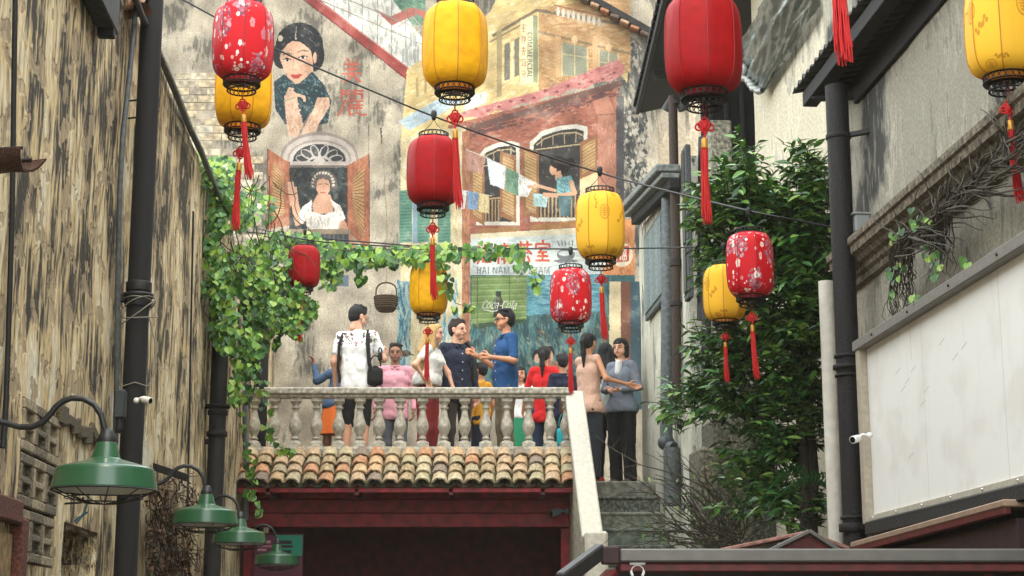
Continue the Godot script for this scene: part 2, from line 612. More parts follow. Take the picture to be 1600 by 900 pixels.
func paint_mural() -> Array:
	var w := int(MW * MT)
	var h := int(MH * MT)
	var t := plaster("mural", w, h, 61, Vector3(0.70, 0.645, 0.55), Vector3(0.80, 0.75, 0.65), Vector3(0.42, 0.40, 0.35), 0.03, 0.5, 0.06)
	mi = t[0].get_image()
	mi.clear_mipmaps()
	mi.convert(Image.FORMAT_RGBA8)
	var dk := rgb8(58, 50, 46)
	var wht := rgb8(222, 214, 198)
	# right-hand weathered strip beside the painted shophouse
	dabs([rgb8(120, 112, 100), rgb8(92, 92, 88), rgb8(70, 72, 72), rgb8(150, 140, 122)], 900, 20, 8, 1.5, [962, 60, 1010, 60, 1010, 420, 962, 420])
	dabs([rgb8(178, 170, 152), rgb8(58, 62, 62)], 120, 10, 8, 1.5, [965, 170, 1010, 170, 1010, 300, 965, 300])
	# hill, white villas
	Q(rgb8(96, 138, 112), [575, -30, 665, -30, 665, 40, 640, 40])
	dabs([rgb8(70, 120, 96), rgb8(130, 160, 125), rgb8(104, 146, 120)], 260, 9, 5, 0.4, [575, -30, 665, -30, 665, 40, 640, 40])
	Q(rgb8(228, 225, 212), [462, -30, 590, -30, 662, 62, 662, 100, 636, 118])
	dabs([rgb8(200, 198, 182), rgb8(228, 222, 206), rgb8(186, 184, 170)], 500, 16, 5, 1.5, [470, -30, 590, -30, 662, 62, 662, 100, 636, 115])
	Q(rgb8(188, 100, 88), [586, 14, 612, 40, 652, 22, 664, 30, 664, 16, 640, 12, 610, 26])
	for x in [500, 522, 545, 566, 590, 612, 634, 650]:
		L(rgb8(140, 136, 126), 1.2, [x, -20, x, 30 + (x - 500) * 0.5])
	L(rgb8(150, 144, 132), 1.6, [500, 0, 662, 70])
	L(rgb8(150, 144, 132), 1.6, [520, -10, 662, 48])
	L(rgb8(160, 152, 140), 2.0, [622, 42, 645, 26, 664, 48])
	for q in [[628, 76], [646, 76], [640, 50]]:
		Q(rgb8(176, 176, 168), [q[0], q[1], q[0] + 9, q[1], q[0] + 9, q[1] + 22, q[0], q[1] + 22])
		L(rgb8(226, 222, 210), 1, [q[0] + 4.5, q[1], q[0] + 4.5, q[1] + 22])
	# red verge of the painted gable
	Q(rgb8(166, 62, 58), [452, -20, 474, -20, 640, 108, 636, 126])
	L(rgb8(196, 110, 98), 2, [470, -20, 640, 108])
	L(rgb8(110, 44, 42), 2, [452, -18, 636, 124])
	# yellow houses
	var yel := [636, 108, 700, 66, 765, 20, 790, -30, 985, -30, 985, 60, 980, 130, 960, 100, 720, 200, 626, 230]
	Q(rgb8(222, 190, 118), yel)
	dabs([rgb8(232, 202, 132), rgb8(208, 174, 104), rgb8(226, 196, 128), rgb8(238, 214, 156)], 1500, 16, 5, -0.5, yel)
	Q(rgb8(196, 146, 92), [842, 12, 985, -5, 985, 112, 842, 150])
	dabs([rgb8(206, 156, 102), rgb8(182, 132, 80), rgb8(212, 170, 118)], 700, 14, 5, 0.0, [842, 12, 985, 0, 985, 112, 842, 150])
	L(rgb8(128, 108, 84), 5, [770, 56, 838, 16, 985, 40])
	L(rgb8(150, 126, 92), 3, [765, 66, 838, 26])
	L(rgb8(146, 118, 84), 4, [842, 50, 985, 84])
	for k in 9: E(rgb8(214, 206, 186), 872 + k * 8, 18 + k * 2, 2.6, 7)
	L(rgb8(150, 92, 70), 2, [866, 8, 946, 26])
	for q in [[878, 66, 918, 74, 918, 118, 878, 118], [936, 78, 966, 84, 966, 108, 936, 112]]:
		Q(rgb8(150, 152, 124), q)
		var wx: float = (q[0] + q[2]) * 0.5
		L(rgb8(212, 190, 140), 2.0, [wx, q[1] + 2, wx, q[7]])
		L(rgb8(212, 190, 140), 2.0, [q[0], q[1] + 18, q[2], q[1] + 24])
		L(rgb8(212, 186, 134), 2.5, [q[0], q[1], q[0], q[7]])
		L(rgb8(212, 186, 134), 2.5, [q[2], q[3], q[2], q[5]])
		E(rgb8(224, 186, 128), wx, q[1] - 4, 5, 6)
	for x in [868, 926]: Q(rgb8(216, 166, 110), [x, 56, x + 8, 58, x + 8, 120, x, 122])
	Q(rgb8(172, 150, 104), [776, 48, 784, 44, 784, 150, 776, 152])
	for q in [[788, 70, 797, 66, 797, 124, 788, 126], [804, 62, 811, 58, 811, 118, 804, 120]]: Q(rgb8(116, 112, 96), q)
	L(rgb8(238, 222, 176), 2, [800, 66, 800, 124])
	Q(rgb8(226, 214, 160), [813, 32, 833, 24, 833, 128, 813, 134])
	Q(rgb8(140, 150, 112), [833, 24, 840, 28, 840, 130, 833, 128])
	var sq := [[1, 2, 9, 2], [5, 0, 5, 10], [2, 5, 8, 5], [1, 9, 9, 9]]
	for k in 5: S(rgb8(184, 118, 84), 1.3, 814, 38 + k * 18, 8, 12, [[[1, 1, 9, 1], [5, 0, 5, 10], [1, 5, 9, 5], [2, 9, 8, 9]], [[2, 0, 2, 9], [2, 2, 6, 2], [6, 0, 6, 10], [6, 1, 9, 1, 9, 6, 6, 6]], [[1, 1, 9, 1], [1, 4, 9, 4], [5, 0, 5, 6], [3, 6, 7, 6, 7, 10, 3, 10, 3, 6]], [[1, 3, 4, 0], [4, 1, 9, 1], [2, 4, 2, 10], [6, 4, 9, 4, 9, 9, 6, 9, 6, 4]], [[1, 1, 4, 1], [6, 1, 9, 3], [2, 4, 9, 4], [4, 4, 4, 10], [7, 5, 7, 9]]][k])
	T(rgb8(120, 120, 92), "COMMERCIAL", 824, 50, 72, 8, PI / 2, 0.0)
	for k in 6: Q(rgb8(176, 148, 92), [650 + k * 13, 122 - k * 6, 654 + k * 13, 120 - k * 6, 654 + k * 13, 150 - k * 6, 650 + k * 13, 152 - k * 6])
	L(rgb8(190, 160, 104), 2, [640, 134, 720, 96])
	# pale awning and white board
	Q(rgb8(168, 188, 196), [622, 190, 690, 152, 726, 158, 640, 204])
	dabs([rgb8(186, 204, 210), rgb8(150, 174, 184)], 160, 10, 4, -0.45, [622, 190, 690, 152, 726, 158, 640, 204])
	Q(rgb8(224, 222, 206), [726, 154, 760, 142, 760, 160, 726, 174])
	S(rgb8(90, 90, 90), 1, 748, 146, 8, 9, sq)
	# shophouse: brick-red front
	var brick := [700, 196, 965, 128, 975, 370, 722, 370]
	Q(rgb8(164, 92, 72), brick)
	dabs([rgb8(176, 102, 80), rgb8(150, 80, 64), rgb8(186, 116, 92), rgb8(140, 78, 66)], 1600, 12, 4, 0.0, brick)
	dabs([rgb8(112, 68, 64), rgb8(96, 66, 66)], 500, 20, 5, -0.28, [730, 196, 968, 128, 968, 152, 730, 216])
	# pink tiled roof with a wavy eave
	var roof := [690, 186, 730, 172, 850, 140, 966, 92, 976, 104]
	for k in 13: roof.append_array([974 - k * 20, 116 + k * 5.6 + (k % 2) * 6])
	Q(rgb8(206, 122, 116), roof)
	dabs([rgb8(220, 140, 132), rgb8(192, 104, 100), rgb8(228, 156, 146)], 700, 9, 4, -0.3, roof)
	for k in 14: E(rgb8(150, 74, 72), 960 - k * 18, 116 + k * 5.0 + rng.randf_range(-6, 4), 3, 2)
	Q(rgb8(108, 74, 66), [735, 196, 972, 124, 972, 134, 735, 206])
	Q(rgb8(186, 118, 92), [926, 158, 950, 150, 962, 176, 962, 360, 934, 360, 934, 182])
	dabs([rgb8(200, 134, 108), rgb8(170, 104, 82)], 160, 10, 3, 1.5, [934, 180, 962, 178, 962, 360, 934, 360])
	L(rgb8(128, 80, 66), 1.5, [934, 180, 962, 178])
	Q(rgb8(72, 70, 72), [963, 150, 975, 150, 975, 370, 963, 370])
	# cream bay and shutters at the left of the front
	Q(rgb8(212, 192, 142), [626, 216, 728, 196, 728, 610, 626, 610])
	dabs([rgb8(222, 204, 158), rgb8(200, 178, 128), rgb8(216, 206, 176)], 900, 16, 5, 1.5, [626, 218, 728, 196, 728, 610, 626, 610])
	for x in [624, 652, 684]:
		Q(rgb8(86, 140, 116), [x, 298, x + 20, 296, x + 20, 378, x, 380])
		for k in 16: L(rgb8(58, 104, 90), 1.2, [x + 2, 301 + k * 5, x + 18, 300 + k * 5])
	Q(rgb8(120, 150, 170), [645, 300, 652, 300, 652, 380, 645, 380])
	Q(rgb8(176, 110, 76), [722, 206, 734, 204, 734, 600, 722, 600])
	dabs([rgb8(190, 128, 92), rgb8(154, 92, 66)], 160, 14, 3, 1.5, [722, 206, 734, 204, 734, 600, 722, 600])
	# two arched windows with ochre shutters
	for q in [[744, 222, 812, 352], [828, 196, 918, 346]]:
		var x0: float = q[0]
		var y0: float = q[1]
		var x1: float = q[2]
		var y1: float = q[3]
		var ww := x1 - x0
		Q(rgb8(214, 208, 188), [x0, y0 + 26, x0 + ww * 0.2, y0 + 9, x0 + ww * 0.5, y0 + 1, x0 + ww * 0.8, y0 - 2, x1, y0 + 2, x1, y1, x0, y1])
		Q(rgb8(52, 50, 50), [x0 + 6, y0 + 30, x0 + ww * 0.22, y0 + 17, x0 + ww * 0.5, y0 + 8, x0 + ww * 0.8, y0 + 5, x1 - 6, y0 + 9, x1 - 6, y1 - 6, x0 + 6, y1 - 6])
		L(rgb8(176, 152, 108), 2.2, [x0 + 9, y0 + 38, x1 - 8, y0 + 29])
		L(rgb8(176, 152, 108), 2.2, [x0 + 10, y0 + 31, x0 + ww * 0.25, y0 + 21, x0 + ww * 0.5, y0 + 13, x0 + ww * 0.8, y0 + 11, x1 - 8, y0 + 15])
		for k in 4:
			var fx := x0 + ww * (0.2 + k * 0.2)
			L(rgb8(176, 152, 108), 1.6, [fx, y0 + 33 - k * 2, fx, y0 + 18 - k * 3])
	var shut := func(a: Array):
		Q(rgb8(148, 96, 60), a)
		var in_a := [a[0] + 4, a[1] + 7, a[2] - 4, a[3] + 7, a[4] - 4, a[5] - 8, a[6] + 4, a[7] - 8]
		Q(rgb8(190, 148, 92), in_a)
		var steps := int((a[7] - a[1]) / 5.0) - 3
		for k in steps:
			var ty := (k + 0.5) / steps
			L(rgb8(132, 90, 56), 1.1, [in_a[0], lerpf(in_a[1], in_a[7], ty), in_a[2], lerpf(in_a[3], in_a[5], ty)])
	shut.call([735, 258, 757, 266, 757, 352, 735, 342])
	shut.call([781, 236, 807, 244, 807, 348, 781, 338])
	shut.call([815, 228, 842, 238, 842, 342, 818, 334])
	shut.call([906, 222, 934, 210, 934, 268, 906, 280])
	Q(rgb8(222, 194, 140), [906, 280, 934, 268, 934, 330, 906, 340])
	for x in range(759, 781, 5): L(rgb8(168, 128, 84), 2.4, [x, 312, x, 346])
	L(rgb8(180, 140, 92), 2.5, [757, 311, 781, 309])
	for x in range(845, 906, 6): L(rgb8(176, 140, 96), 2.4, [x, 306, x, 340])
	Q(rgb8(164, 112, 66), [748, 358, 812, 353, 812, 364, 748, 368])
	Q(rgb8(170, 114, 66), [828, 352, 900, 344, 900, 354, 828, 362])
	Q(rgb8(220, 206, 166), [735, 366, 965, 352, 965, 372, 735, 378])
	# washing on two lines, and the person hanging it out
	L(rgb8(220, 214, 200), 1.1, [727, 233, 760, 246, 840, 288])
	L(rgb8(220, 214, 200), 1.1, [716, 296, 768, 306])
	for q in [[rgb8(186, 132, 112), 727, 234, 757, 246, 755, 272, 730, 266], [rgb8(206, 214, 214), 760, 247, 790, 260, 788, 296, 766, 288], [rgb8(96, 138, 108), 790, 261, 810, 271, 810, 306, 790, 298], [rgb8(216, 216, 206), 811, 271, 836, 286, 824, 308, 811, 306], [rgb8(222, 220, 210), 718, 296, 730, 298, 726, 326, 718, 326], [rgb8(116, 150, 186), 730, 298, 748, 302, 746, 328, 730, 326], [rgb8(216, 190, 128), 748, 302, 764, 305, 764, 334, 748, 330], [rgb8(170, 208, 206), 833, 302, 856, 304, 854, 324, 834, 322]]:
		Q(q[0], q.slice(1))
		dabs([q[0].lightened(0.2), q[0].darkened(0.2), q[0].darkened(0.08)], 46, 9, 2.4, 1.4, q.slice(1))
	var skin := rgb8(206, 150, 112)
	E(skin, 864, 265, 5.5, 8)
	E(rgb8(30, 26, 28), 874, 254, 14, 10)
	E(rgb8(30, 26, 28), 880, 262, 9, 11)
	E(rgb8(30, 26, 28), 892, 254, 7, 8)
	for k in 6: L(rgb8(96, 84, 78), 1.2, [864 + k * 4, 247 + k, 868 + k * 4, 254 + k])
	Q(skin, [866, 270, 876, 266, 880, 280, 868, 282])
	Q(rgb8(92, 150, 154), [870, 278, 892, 274, 898, 288, 896, 306, 870, 306])
	dabs([rgb8(120, 180, 180), rgb8(70, 120, 130), rgb8(150, 196, 190)], 120, 4, 2, 0.6, [870, 278, 892, 274, 898, 288, 896, 306, 870, 306])
	L(skin, 7, [892, 284, 898, 302, 876, 306, 850, 304])
	L(skin, 5, [868, 298, 840, 290, 826, 292])
	Q(rgb8(60, 96, 104), [872, 306, 894, 306, 890, 338, 876, 338])
	# sign band
	Q(rgb8(196, 206, 200), [735, 374, 965, 362, 965, 428, 735, 432])
	dabs([rgb8(210, 218, 212), rgb8(180, 194, 192), rgb8(204, 210, 196)], 700, 18, 5, 0.0, [735, 374, 965, 362, 965, 428, 735, 432])
	var red := rgb8(206, 74, 52)
	S(red, 3.4, 746, 382, 24, 30, [[1, 1, 2, 2], [0, 4, 1.5, 5], [0, 10, 2, 7], [5, 0, 4, 2.5], [4, 1.5, 10, 1.5], [4.5, 3.5, 3.5, 9], [4.5, 3.5, 9, 3.5, 8.5, 9.5], [3, 6.2, 10, 6.2], [3.5, 9, 9, 9]])
	S(red, 3.4, 776, 380, 24, 32, [[1, 1.5, 9, 1.5], [5, 0, 5, 3.5], [1.2, 3.5, 1.2, 10], [1.2, 3.5, 8.8, 3.5, 8.8, 10], [3.5, 4.2, 4.2, 5.6], [6.5, 4.2, 5.8, 5.6], [3, 6, 7, 6], [3, 7.8, 7, 7.8], [5, 6, 5, 10]])
	S(red, 3.4, 806, 377, 26, 33, [[0.5, 1.5, 9.5, 1.5], [3, 0, 3, 3], [7, 0, 7, 3], [5, 2.5, 0.5, 6], [5, 2.5, 9.5, 6], [3, 5.5, 7, 5.5], [5, 5.5, 5, 10], [3, 7, 1.5, 9.5], [7, 7, 8.5, 9.5]])
	S(red, 3.4, 835, 375, 26, 33, [[5, 0, 5, 1.5], [1, 3.5, 1, 2, 9, 2, 9, 3.5], [2.5, 3.8, 7.5, 3.8], [5, 3.8, 2.5, 6, 7.5, 5.6], [2, 7.6, 8, 7.6], [5, 6, 5, 9.6], [0.8, 9.7, 9.2, 9.7]])
	T(rgb8(118, 128, 132), "HAI NAM KOPITIAM", 745, 428, 114, 11.5)
	E(rgb8(112, 116, 118), 884, 398, 14, 9)
	E(rgb8(200, 208, 204), 882, 396, 9, 4)
	E(rgb8(112, 116, 118), 884, 408, 19, 3)
	for k in 5: L(rgb8(112, 116, 118), 1.5, [874 + k * 5, 384, 871 + k * 6, 376])
	Q(rgb8(214, 130, 72), [958, 345, 992, 342, 992, 438, 942, 434, 942, 420, 958, 400])
	dabs([rgb8(226, 146, 88), rgb8(196, 112, 60)], 140, 12, 4, 1.2, [945, 345, 992, 342, 992, 438, 945, 434])
	E(rgb8(232, 214, 178), 972, 398, 17, 19)
	Q(rgb8(196, 60, 46), [964, 386, 983, 384, 983, 408, 964, 410])
	S(rgb8(236, 224, 200), 1.6, 966, 388, 14, 18, [[0, 2, 4, 2, 1, 5], [2.5, 0, 2.5, 10], [5, 1, 9, 1], [5.5, 3, 8.5, 3, 8.5, 5, 5.5, 5, 5.5, 3], [5, 6.5, 9, 6.5, 9, 10, 5, 10, 5, 6.5], [7, 6.5, 7, 10]])
	# ground floor: green blind with the drinks advertisement, teal shop front
	Q(rgb8(52, 96, 102), [735, 430, 992, 430, 992, 640, 735, 640])
	dabs([rgb8(58, 108, 114), rgb8(46, 86, 94), rgb8(74, 122, 122), rgb8(42, 74, 80), rgb8(88, 122, 114), rgb8(64, 84, 78)], 1500, 30, 6, 1.5, [735, 500, 960, 430, 960, 640, 735, 640])
	Q(rgb8(76, 140, 158), [822, 430, 940, 428, 940, 486, 822, 492])
	dabs([rgb8(60, 120, 140), rgb8(104, 168, 180), rgb8(84, 150, 164)], 350, 30, 4, 0.0, [822, 430, 940, 428, 940, 486, 822, 492])
	dabs([rgb8(120, 98, 78), rgb8(140, 120, 96), rgb8(66, 62, 58), rgb8(110, 126, 116)], 130, 10, 5, 1.0, [822, 510, 960, 510, 960, 600, 822, 600])
	for q in [[858, 556, 12, 15], [884, 570, 10, 13], [838, 560, 9, 12]]:
		E(rgb8(40, 36, 36), q[0], q[1] - 5, q[2] * 0.7, q[3] * 0.7)
		E(rgb8(196, 150, 120), q[0] + 1, q[1], q[2] * 0.45, q[3] * 0.6)
		E(rgb8(150, 90, 70), q[0], q[1] + 22, q[2], q[3])
	var blind := [737, 432, 824, 430, 822, 500, 736, 508]
	Q(rgb8(122, 150, 82), blind)
	for k in 24: L([rgb8(98, 126, 66), rgb8(142, 168, 98), rgb8(110, 140, 78)][k % 3], 1.6, [737, 434 + k * 3.0, 823, 432 + k * 2.9])
	Q(rgb8(58, 84, 58), [738, 506, 822, 498, 822, 504, 740, 514])
	L(rgb8(84, 108, 62), 1.6, [796, 432, 796, 502])
	L(rgb8(84, 108, 62), 1.6, [746, 434, 746, 506])
	Q(rgb8(48, 56, 44), [775, 451, 782, 451, 783, 464, 787, 474, 785, 484, 787, 496, 770, 496, 772, 484, 770, 474, 774, 464])
	Q(rgb8(120, 168, 112), [775, 451, 782, 451, 782, 455, 775, 455])
	L(rgb8(120, 150, 110), 1.4, [775, 462, 773, 478])
	T(rgb8(226, 228, 210), "Coca-Cola", 752, 482, 54, 13, 0.02, 0.35, true, false)
	L(rgb8(226, 228, 210), 1.6, [757, 484, 770, 487, 790, 481])
	# left of the shop front: teal pillar and painted bicycle
	Q(rgb8(70, 124, 140), [621, 440, 641, 440, 641, 620, 621, 620])
	dabs([rgb8(52, 100, 120), rgb8(100, 150, 160), rgb8(150, 170, 160)], 260, 26, 4, 1.5, [621, 440, 641, 440, 641, 620, 621, 620])
	dabs([rgb8(120, 168, 178), rgb8(160, 186, 180), rgb8(90, 140, 156)], 90, 22, 6, 1.5, [676, 430, 716, 430, 716, 600, 676, 600])
	for k in 2: L(dk, 1.5, [626 + k * 24, 562, 630 + k * 24, 556, 638 + k * 22, 552, 648 + k * 18, 556])
	E(dk, 634, 552, 8, 5)
	Q(rgb8(222, 200, 150), [952, 440, 970, 440, 970, 640, 952, 640])
	Q(rgb8(120, 72, 56), [970, 440, 985, 440, 985, 640, 970, 640])
	Q(rgb8(54, 80, 90), [985, 440, 1004, 440, 1004, 640, 985, 640])
	# the portrait
	var hair := rgb8(34, 36, 42)
	E(hair, 468, 70, 37, 35)
	E(hair, 490, 86, 17, 26)
	E(hair, 440, 86, 14, 22)
	var sk := rgb8(222, 168, 132)
	Q(sk, [446, 104, 490, 104, 486, 138, 452, 138])
	Q(rgb8(38, 58, 66), [428, 128, 444, 116, 462, 132, 488, 112, 506, 132, 518, 158, 512, 192, 496, 196, 486, 174, 472, 196, 446, 194, 430, 170])
	dabs([rgb8(60, 96, 104), rgb8(30, 44, 54), rgb8(88, 130, 134)], 260, 6, 3, 0.8, [428, 128, 444, 116, 462, 132, 488, 112, 506, 132, 518, 158, 512, 192, 496, 196, 486, 174, 472, 196, 446, 194, 430, 170])
	Q(sk, [436, 88, 440, 70, 456, 64, 476, 66, 488, 78, 489, 100, 480, 120, 466, 131, 456, 126, 444, 110])
	dabs([rgb8(232, 182, 148), rgb8(208, 150, 116), rgb8(226, 164, 132)], 130, 6, 3, 1.2, [440, 90, 446, 72, 478, 72, 486, 98, 466, 126, 446, 106])
	Q(hair, [430, 76, 440, 52, 462, 42, 462, 62, 450, 68, 440, 80, 436, 92])
	Q(hair, [463, 42, 490, 50, 500, 84, 490, 100, 486, 80, 474, 68, 462, 62])
	L(rgb8(196, 180, 160), 1.6, [463, 42, 462, 62])
	E(rgb8(214, 200, 168), 438, 60, 4, 5)
	L(rgb8(74, 56, 50), 1.5, [442, 86, 449, 83, 455, 85])
	L(rgb8(74, 56, 50), 1.5, [465, 82, 474, 78, 482, 80])
	E(rgb8(238, 228, 216), 449, 94, 4.2, 2.2)
	E(rgb8(238, 228, 216), 473, 90, 4.6, 2.2)
	E(rgb8(30, 26, 26), 449, 94, 2.1, 2.2)
	E(rgb8(30, 26, 26), 473, 90, 2.1, 2.2)
	L(rgb8(40, 30, 30), 1.4, [443, 93, 449, 91, 455, 94])
	L(rgb8(40, 30, 30), 1.4, [466, 90, 473, 87, 480, 89])
	L(rgb8(190, 126, 98), 1.6, [459, 92, 457, 108, 463, 109])
	Q(rgb8(186, 62, 58), [454, 118, 460, 116, 463, 117, 468, 115, 474, 117, 466, 123, 458, 123])
	E(sk, 492, 90, 3, 9)
	dabs([rgb8(206, 146, 112), rgb8(196, 134, 104)], 90, 5, 2, 1.3, [478, 96, 488, 90, 484, 116, 470, 130, 466, 126, 476, 112])
	dabs([rgb8(226, 150, 128), rgb8(230, 160, 136)], 40, 4, 2, 0.6, [444, 102, 454, 100, 456, 110, 448, 112])
	dabs([rgb8(70, 72, 80), rgb8(54, 58, 68), rgb8(24, 26, 32), rgb8(96, 96, 100)], 200, 8, 1.6, 1.0, [436, 66, 450, 44, 478, 40, 500, 62, 506, 92, 494, 104, 488, 74, 466, 60, 446, 66])
	var arm := rgb8(226, 176, 142)
	Q(arm, [444, 150, 456, 140, 464, 146, 466, 168, 474, 196, 462, 216, 450, 210, 446, 176])
	Q(arm, [496, 152, 514, 152, 516, 166, 500, 190, 492, 208, 470, 212, 478, 192, 490, 170])
	dabs([rgb8(236, 192, 160), rgb8(210, 156, 120)], 160, 10, 3, 1.3, [446, 160, 464, 150, 474, 196, 462, 212, 450, 206])
	dabs([rgb8(236, 192, 160), rgb8(210, 156, 120)], 120, 10, 3, 2.0, [496, 152, 514, 152, 516, 166, 492, 206, 474, 210])
	for k in 4: L(arm, 4, [452 + k * 2, 152 - k * 2, 466 + k * 3, 148 + k, 476, 152 + k * 2])
	L(arm, 4, [448, 150, 452, 138, 458, 140])
	L(rgb8(150, 160, 120), 2, [444, 158, 462, 152])
	# painted lettering beside it
	S(rgb8(190, 78, 62), 3.6, 534, 92, 32, 36, [[3, 0, 4, 2], [7, 0, 6, 2], [1, 2.4, 9, 2.4], [5, 2.4, 5, 6.4], [2, 4.4, 8, 4.4], [0.5, 6.4, 9.5, 6.4], [5, 6.4, 4, 8.4, 1, 10], [5.4, 7, 9, 10]])
	S(rgb8(190, 78, 62), 3.2, 528, 140, 44, 40, [[1, 0.5, 4.4, 0.5], [5.6, 0.5, 9, 0.5], [1.4, 1.2, 1.4, 3.6], [1.4, 1.6, 4.2, 1.6, 4.2, 3.6], [5.8, 1.2, 5.8, 3.6], [5.8, 1.6, 8.6, 1.6, 8.6, 3.6], [5, 3.4, 5, 4.4], [1.6, 4.6, 9, 4.6], [2.2, 4.6, 1.6, 8, 0, 10], [3.2, 6, 8.8, 6], [4.4, 5, 4.4, 7.2], [7, 5, 7, 7.2], [3.4, 7.2, 8.6, 7.2], [4.2, 7.2, 4, 10, 5.4, 9.4], [6.6, 7.2, 6.8, 9, 8, 10, 10, 9.8]])
	# arched window, left
	var arch := func(col, cx, cy, rx, ry, ybot):
		var a := [cx - rx, ybot]
		for k in 13:
			var an := PI - PI * k / 12.0
			a.append_array([cx + cos(an) * rx, cy - sin(an) * ry])
		a.append_array([cx + rx, ybot])
		Q(col, a)
	arch.call(rgb8(150, 134, 124), 499, 246, 61, 40, 262)
	arch.call(rgb8(192, 178, 164), 499, 247, 57, 36, 262)
	arch.call(rgb8(160, 146, 134), 499, 248, 50, 30, 262)
	arch.call(rgb8(196, 184, 172), 499, 250, 47, 29, 262)
	arch.call(rgb8(52, 54, 58), 499, 250, 41, 25, 253)
	for k in 6:
		var an := PI - PI * (k + 0.5) / 6.0
		var cx := 499 + cos(an) * 26
		var cy := 252 - sin(an) * 15
		E(rgb8(186, 174, 164), cx, cy, 12, 6.5, atan2(-sin(an) * 15, cos(an) * 26))
		E(rgb8(58, 60, 64), cx + cos(an) * 2, cy - sin(an) * 1.5, 9.2, 4.2, atan2(-sin(an) * 15, cos(an) * 26))
	E(rgb8(186, 174, 164), 499, 253, 10, 7)
	Q(rgb8(186, 172, 160), [438, 252, 560, 252, 560, 261, 438, 261])
	Q(rgb8(112, 100, 92), [448, 258, 548, 258, 548, 262, 448, 262])
	Q(rgb8(44, 50, 52), [452, 262, 543, 262, 543, 362, 452, 362])
	dabs([rgb8(54, 62, 64), rgb8(36, 42, 44), rgb8(62, 70, 70)], 300, 10, 5, 0.8, [452, 262, 543, 262, 543, 360, 452, 360])
	for a in [[418, 232, 452, 254, 452, 352, 418, 358], [543, 258, 577, 240, 577, 392, 543, 362]]:
		Q(rgb8(170, 96, 66), a)
		dabs([rgb8(184, 110, 78), rgb8(152, 82, 56)], 160, 12, 3, 1.5, a)
		var ia := [a[0] + 8, a[1] + 20, a[2] - 8, a[3] + 18, a[4] - 8, a[5] - 16, a[6] + 8, a[7] - 20]
		Q(rgb8(196, 146, 92), ia)
		for k in 17:
			var ty := (k + 0.4) / 17.0
			L(rgb8(140, 92, 56), 1.6, [ia[0], lerpf(ia[1], ia[7], ty), ia[2], lerpf(ia[3], ia[5], ty)])
		L(rgb8(120, 66, 48), 1.5, [a[0], a[1], a[6], a[7]])
		L(rgb8(120, 66, 48), 1.5, [a[2], a[3], a[4], a[5]])
	# the person leaning out, curlers in the hair
	var s2 := rgb8(206, 150, 118)
	L(s2, 14, [468, 348, 460, 320, 457, 296])
	L(s2, 9, [457, 300, 454, 286])
	L(rgb8(190, 132, 102), 12, [530, 340, 542, 366, 554, 392])
	Q(s2, [496, 304, 516, 304, 522, 318, 520, 334, 490, 334, 488, 318])
	Q(rgb8(226, 220, 208), [466, 336, 472, 324, 488, 312, 486, 330, 506, 336, 524, 330, 516, 311, 532, 322, 540, 342, 530, 346, 530, 360, 480, 360, 478, 346, 470, 350])
	dabs([rgb8(238, 234, 226), rgb8(190, 186, 176), rgb8(210, 190, 168), rgb8(186, 168, 150)], 190, 9, 2.5, 1.3, [468, 336, 488, 314, 488, 332, 506, 338, 524, 332, 518, 314, 536, 340, 530, 358, 480, 358])
	E(s2, 505, 292, 11, 15)
	for k in 13:
		var an := PI * 1.08 * k / 12.0 - 0.12
		E(rgb8(92, 84, 78), 506 - cos(an) * 16, 288 - sin(an) * 17, 5.2, 5.0)
		E(rgb8(206, 190, 172), 505 - cos(an) * 16, 287 - sin(an) * 17, 2.6, 2.4)
	E(rgb8(92, 84, 78), 500, 276, 6, 4)
	E(rgb8(92, 84, 78), 511, 277, 6, 4)
	L(rgb8(70, 44, 38), 1.3, [498, 288, 503, 287])
	L(rgb8(70, 44, 38), 1.3, [508, 287, 513, 288])
	L(rgb8(176, 112, 90), 1.2, [506, 290, 505, 296])
	L(rgb8(168, 70, 60), 1.8, [501, 301, 509, 301])
	Q(rgb8(150, 128, 104), [448, 358, 548, 358, 548, 366, 448, 366])
	Q(rgb8(66, 72, 78), [455, 366, 545, 366, 545, 410, 455, 400])
	for k in 12: L(rgb8(120, 110, 98), 1.2, [459 + k * 7, 366, 459 + k * 7, 402])
	Q(rgb8(96, 112, 128), [520, 430, 545, 430, 545, 448, 520, 446])
	# long cracks and seams of the wall
	L(rgb8(90, 84, 76), 0.9, [577, 60, 576, 260])
	L(rgb8(70, 66, 62), 2.4, [595, 200, 597, 224])
	# worn paint: the plaster shows through a little, and the pigment is uneven
	mi.convert(Image.FORMAT_RGB8)
	var data := mi.get_data()
	var bl := noise(w, h, 0.01, 5, 91)
	var gr := noise(w, h, 0.25, 3, 92)
	var src := data.duplicate()
	var wx := noise(w, h, 0.06, 3, 93)
	var wy := noise(w, h, 0.06, 3, 94)
	var chip := noise(w, h, 0.035, 5, 95)
	for i in w * h:
		var j := clampi(i + int((wx[i] - 127.5) * 0.016) + w * int((wy[i] - 127.5) * 0.016), 0, w * h - 1)
		var k := (0.64 + 0.36 * bl[i] / 255.0) * (0.86 + 0.28 * gr[i] / 255.0)
		var wash := 0.08 + 0.25 * ss(0.62, 0.9, bl[i] / 255.0) + 0.25 * ss(0.70, 0.77, chip[i] / 255.0)
		var lum := (src[j * 3] + src[j * 3 + 1] + src[j * 3 + 2]) / 3.0
		for e in 3:
			data[i * 3 + e] = clampi(int(lerpf(lerpf(src[j * 3 + e], lum, 0.16), [176.0, 166.0, 146.0][e], wash) * k), 0, 255)
	mi = Image.create_from_data(w, h, false, Image.FORMAT_RGB8, data)
	return [itex(mi), t[1]]

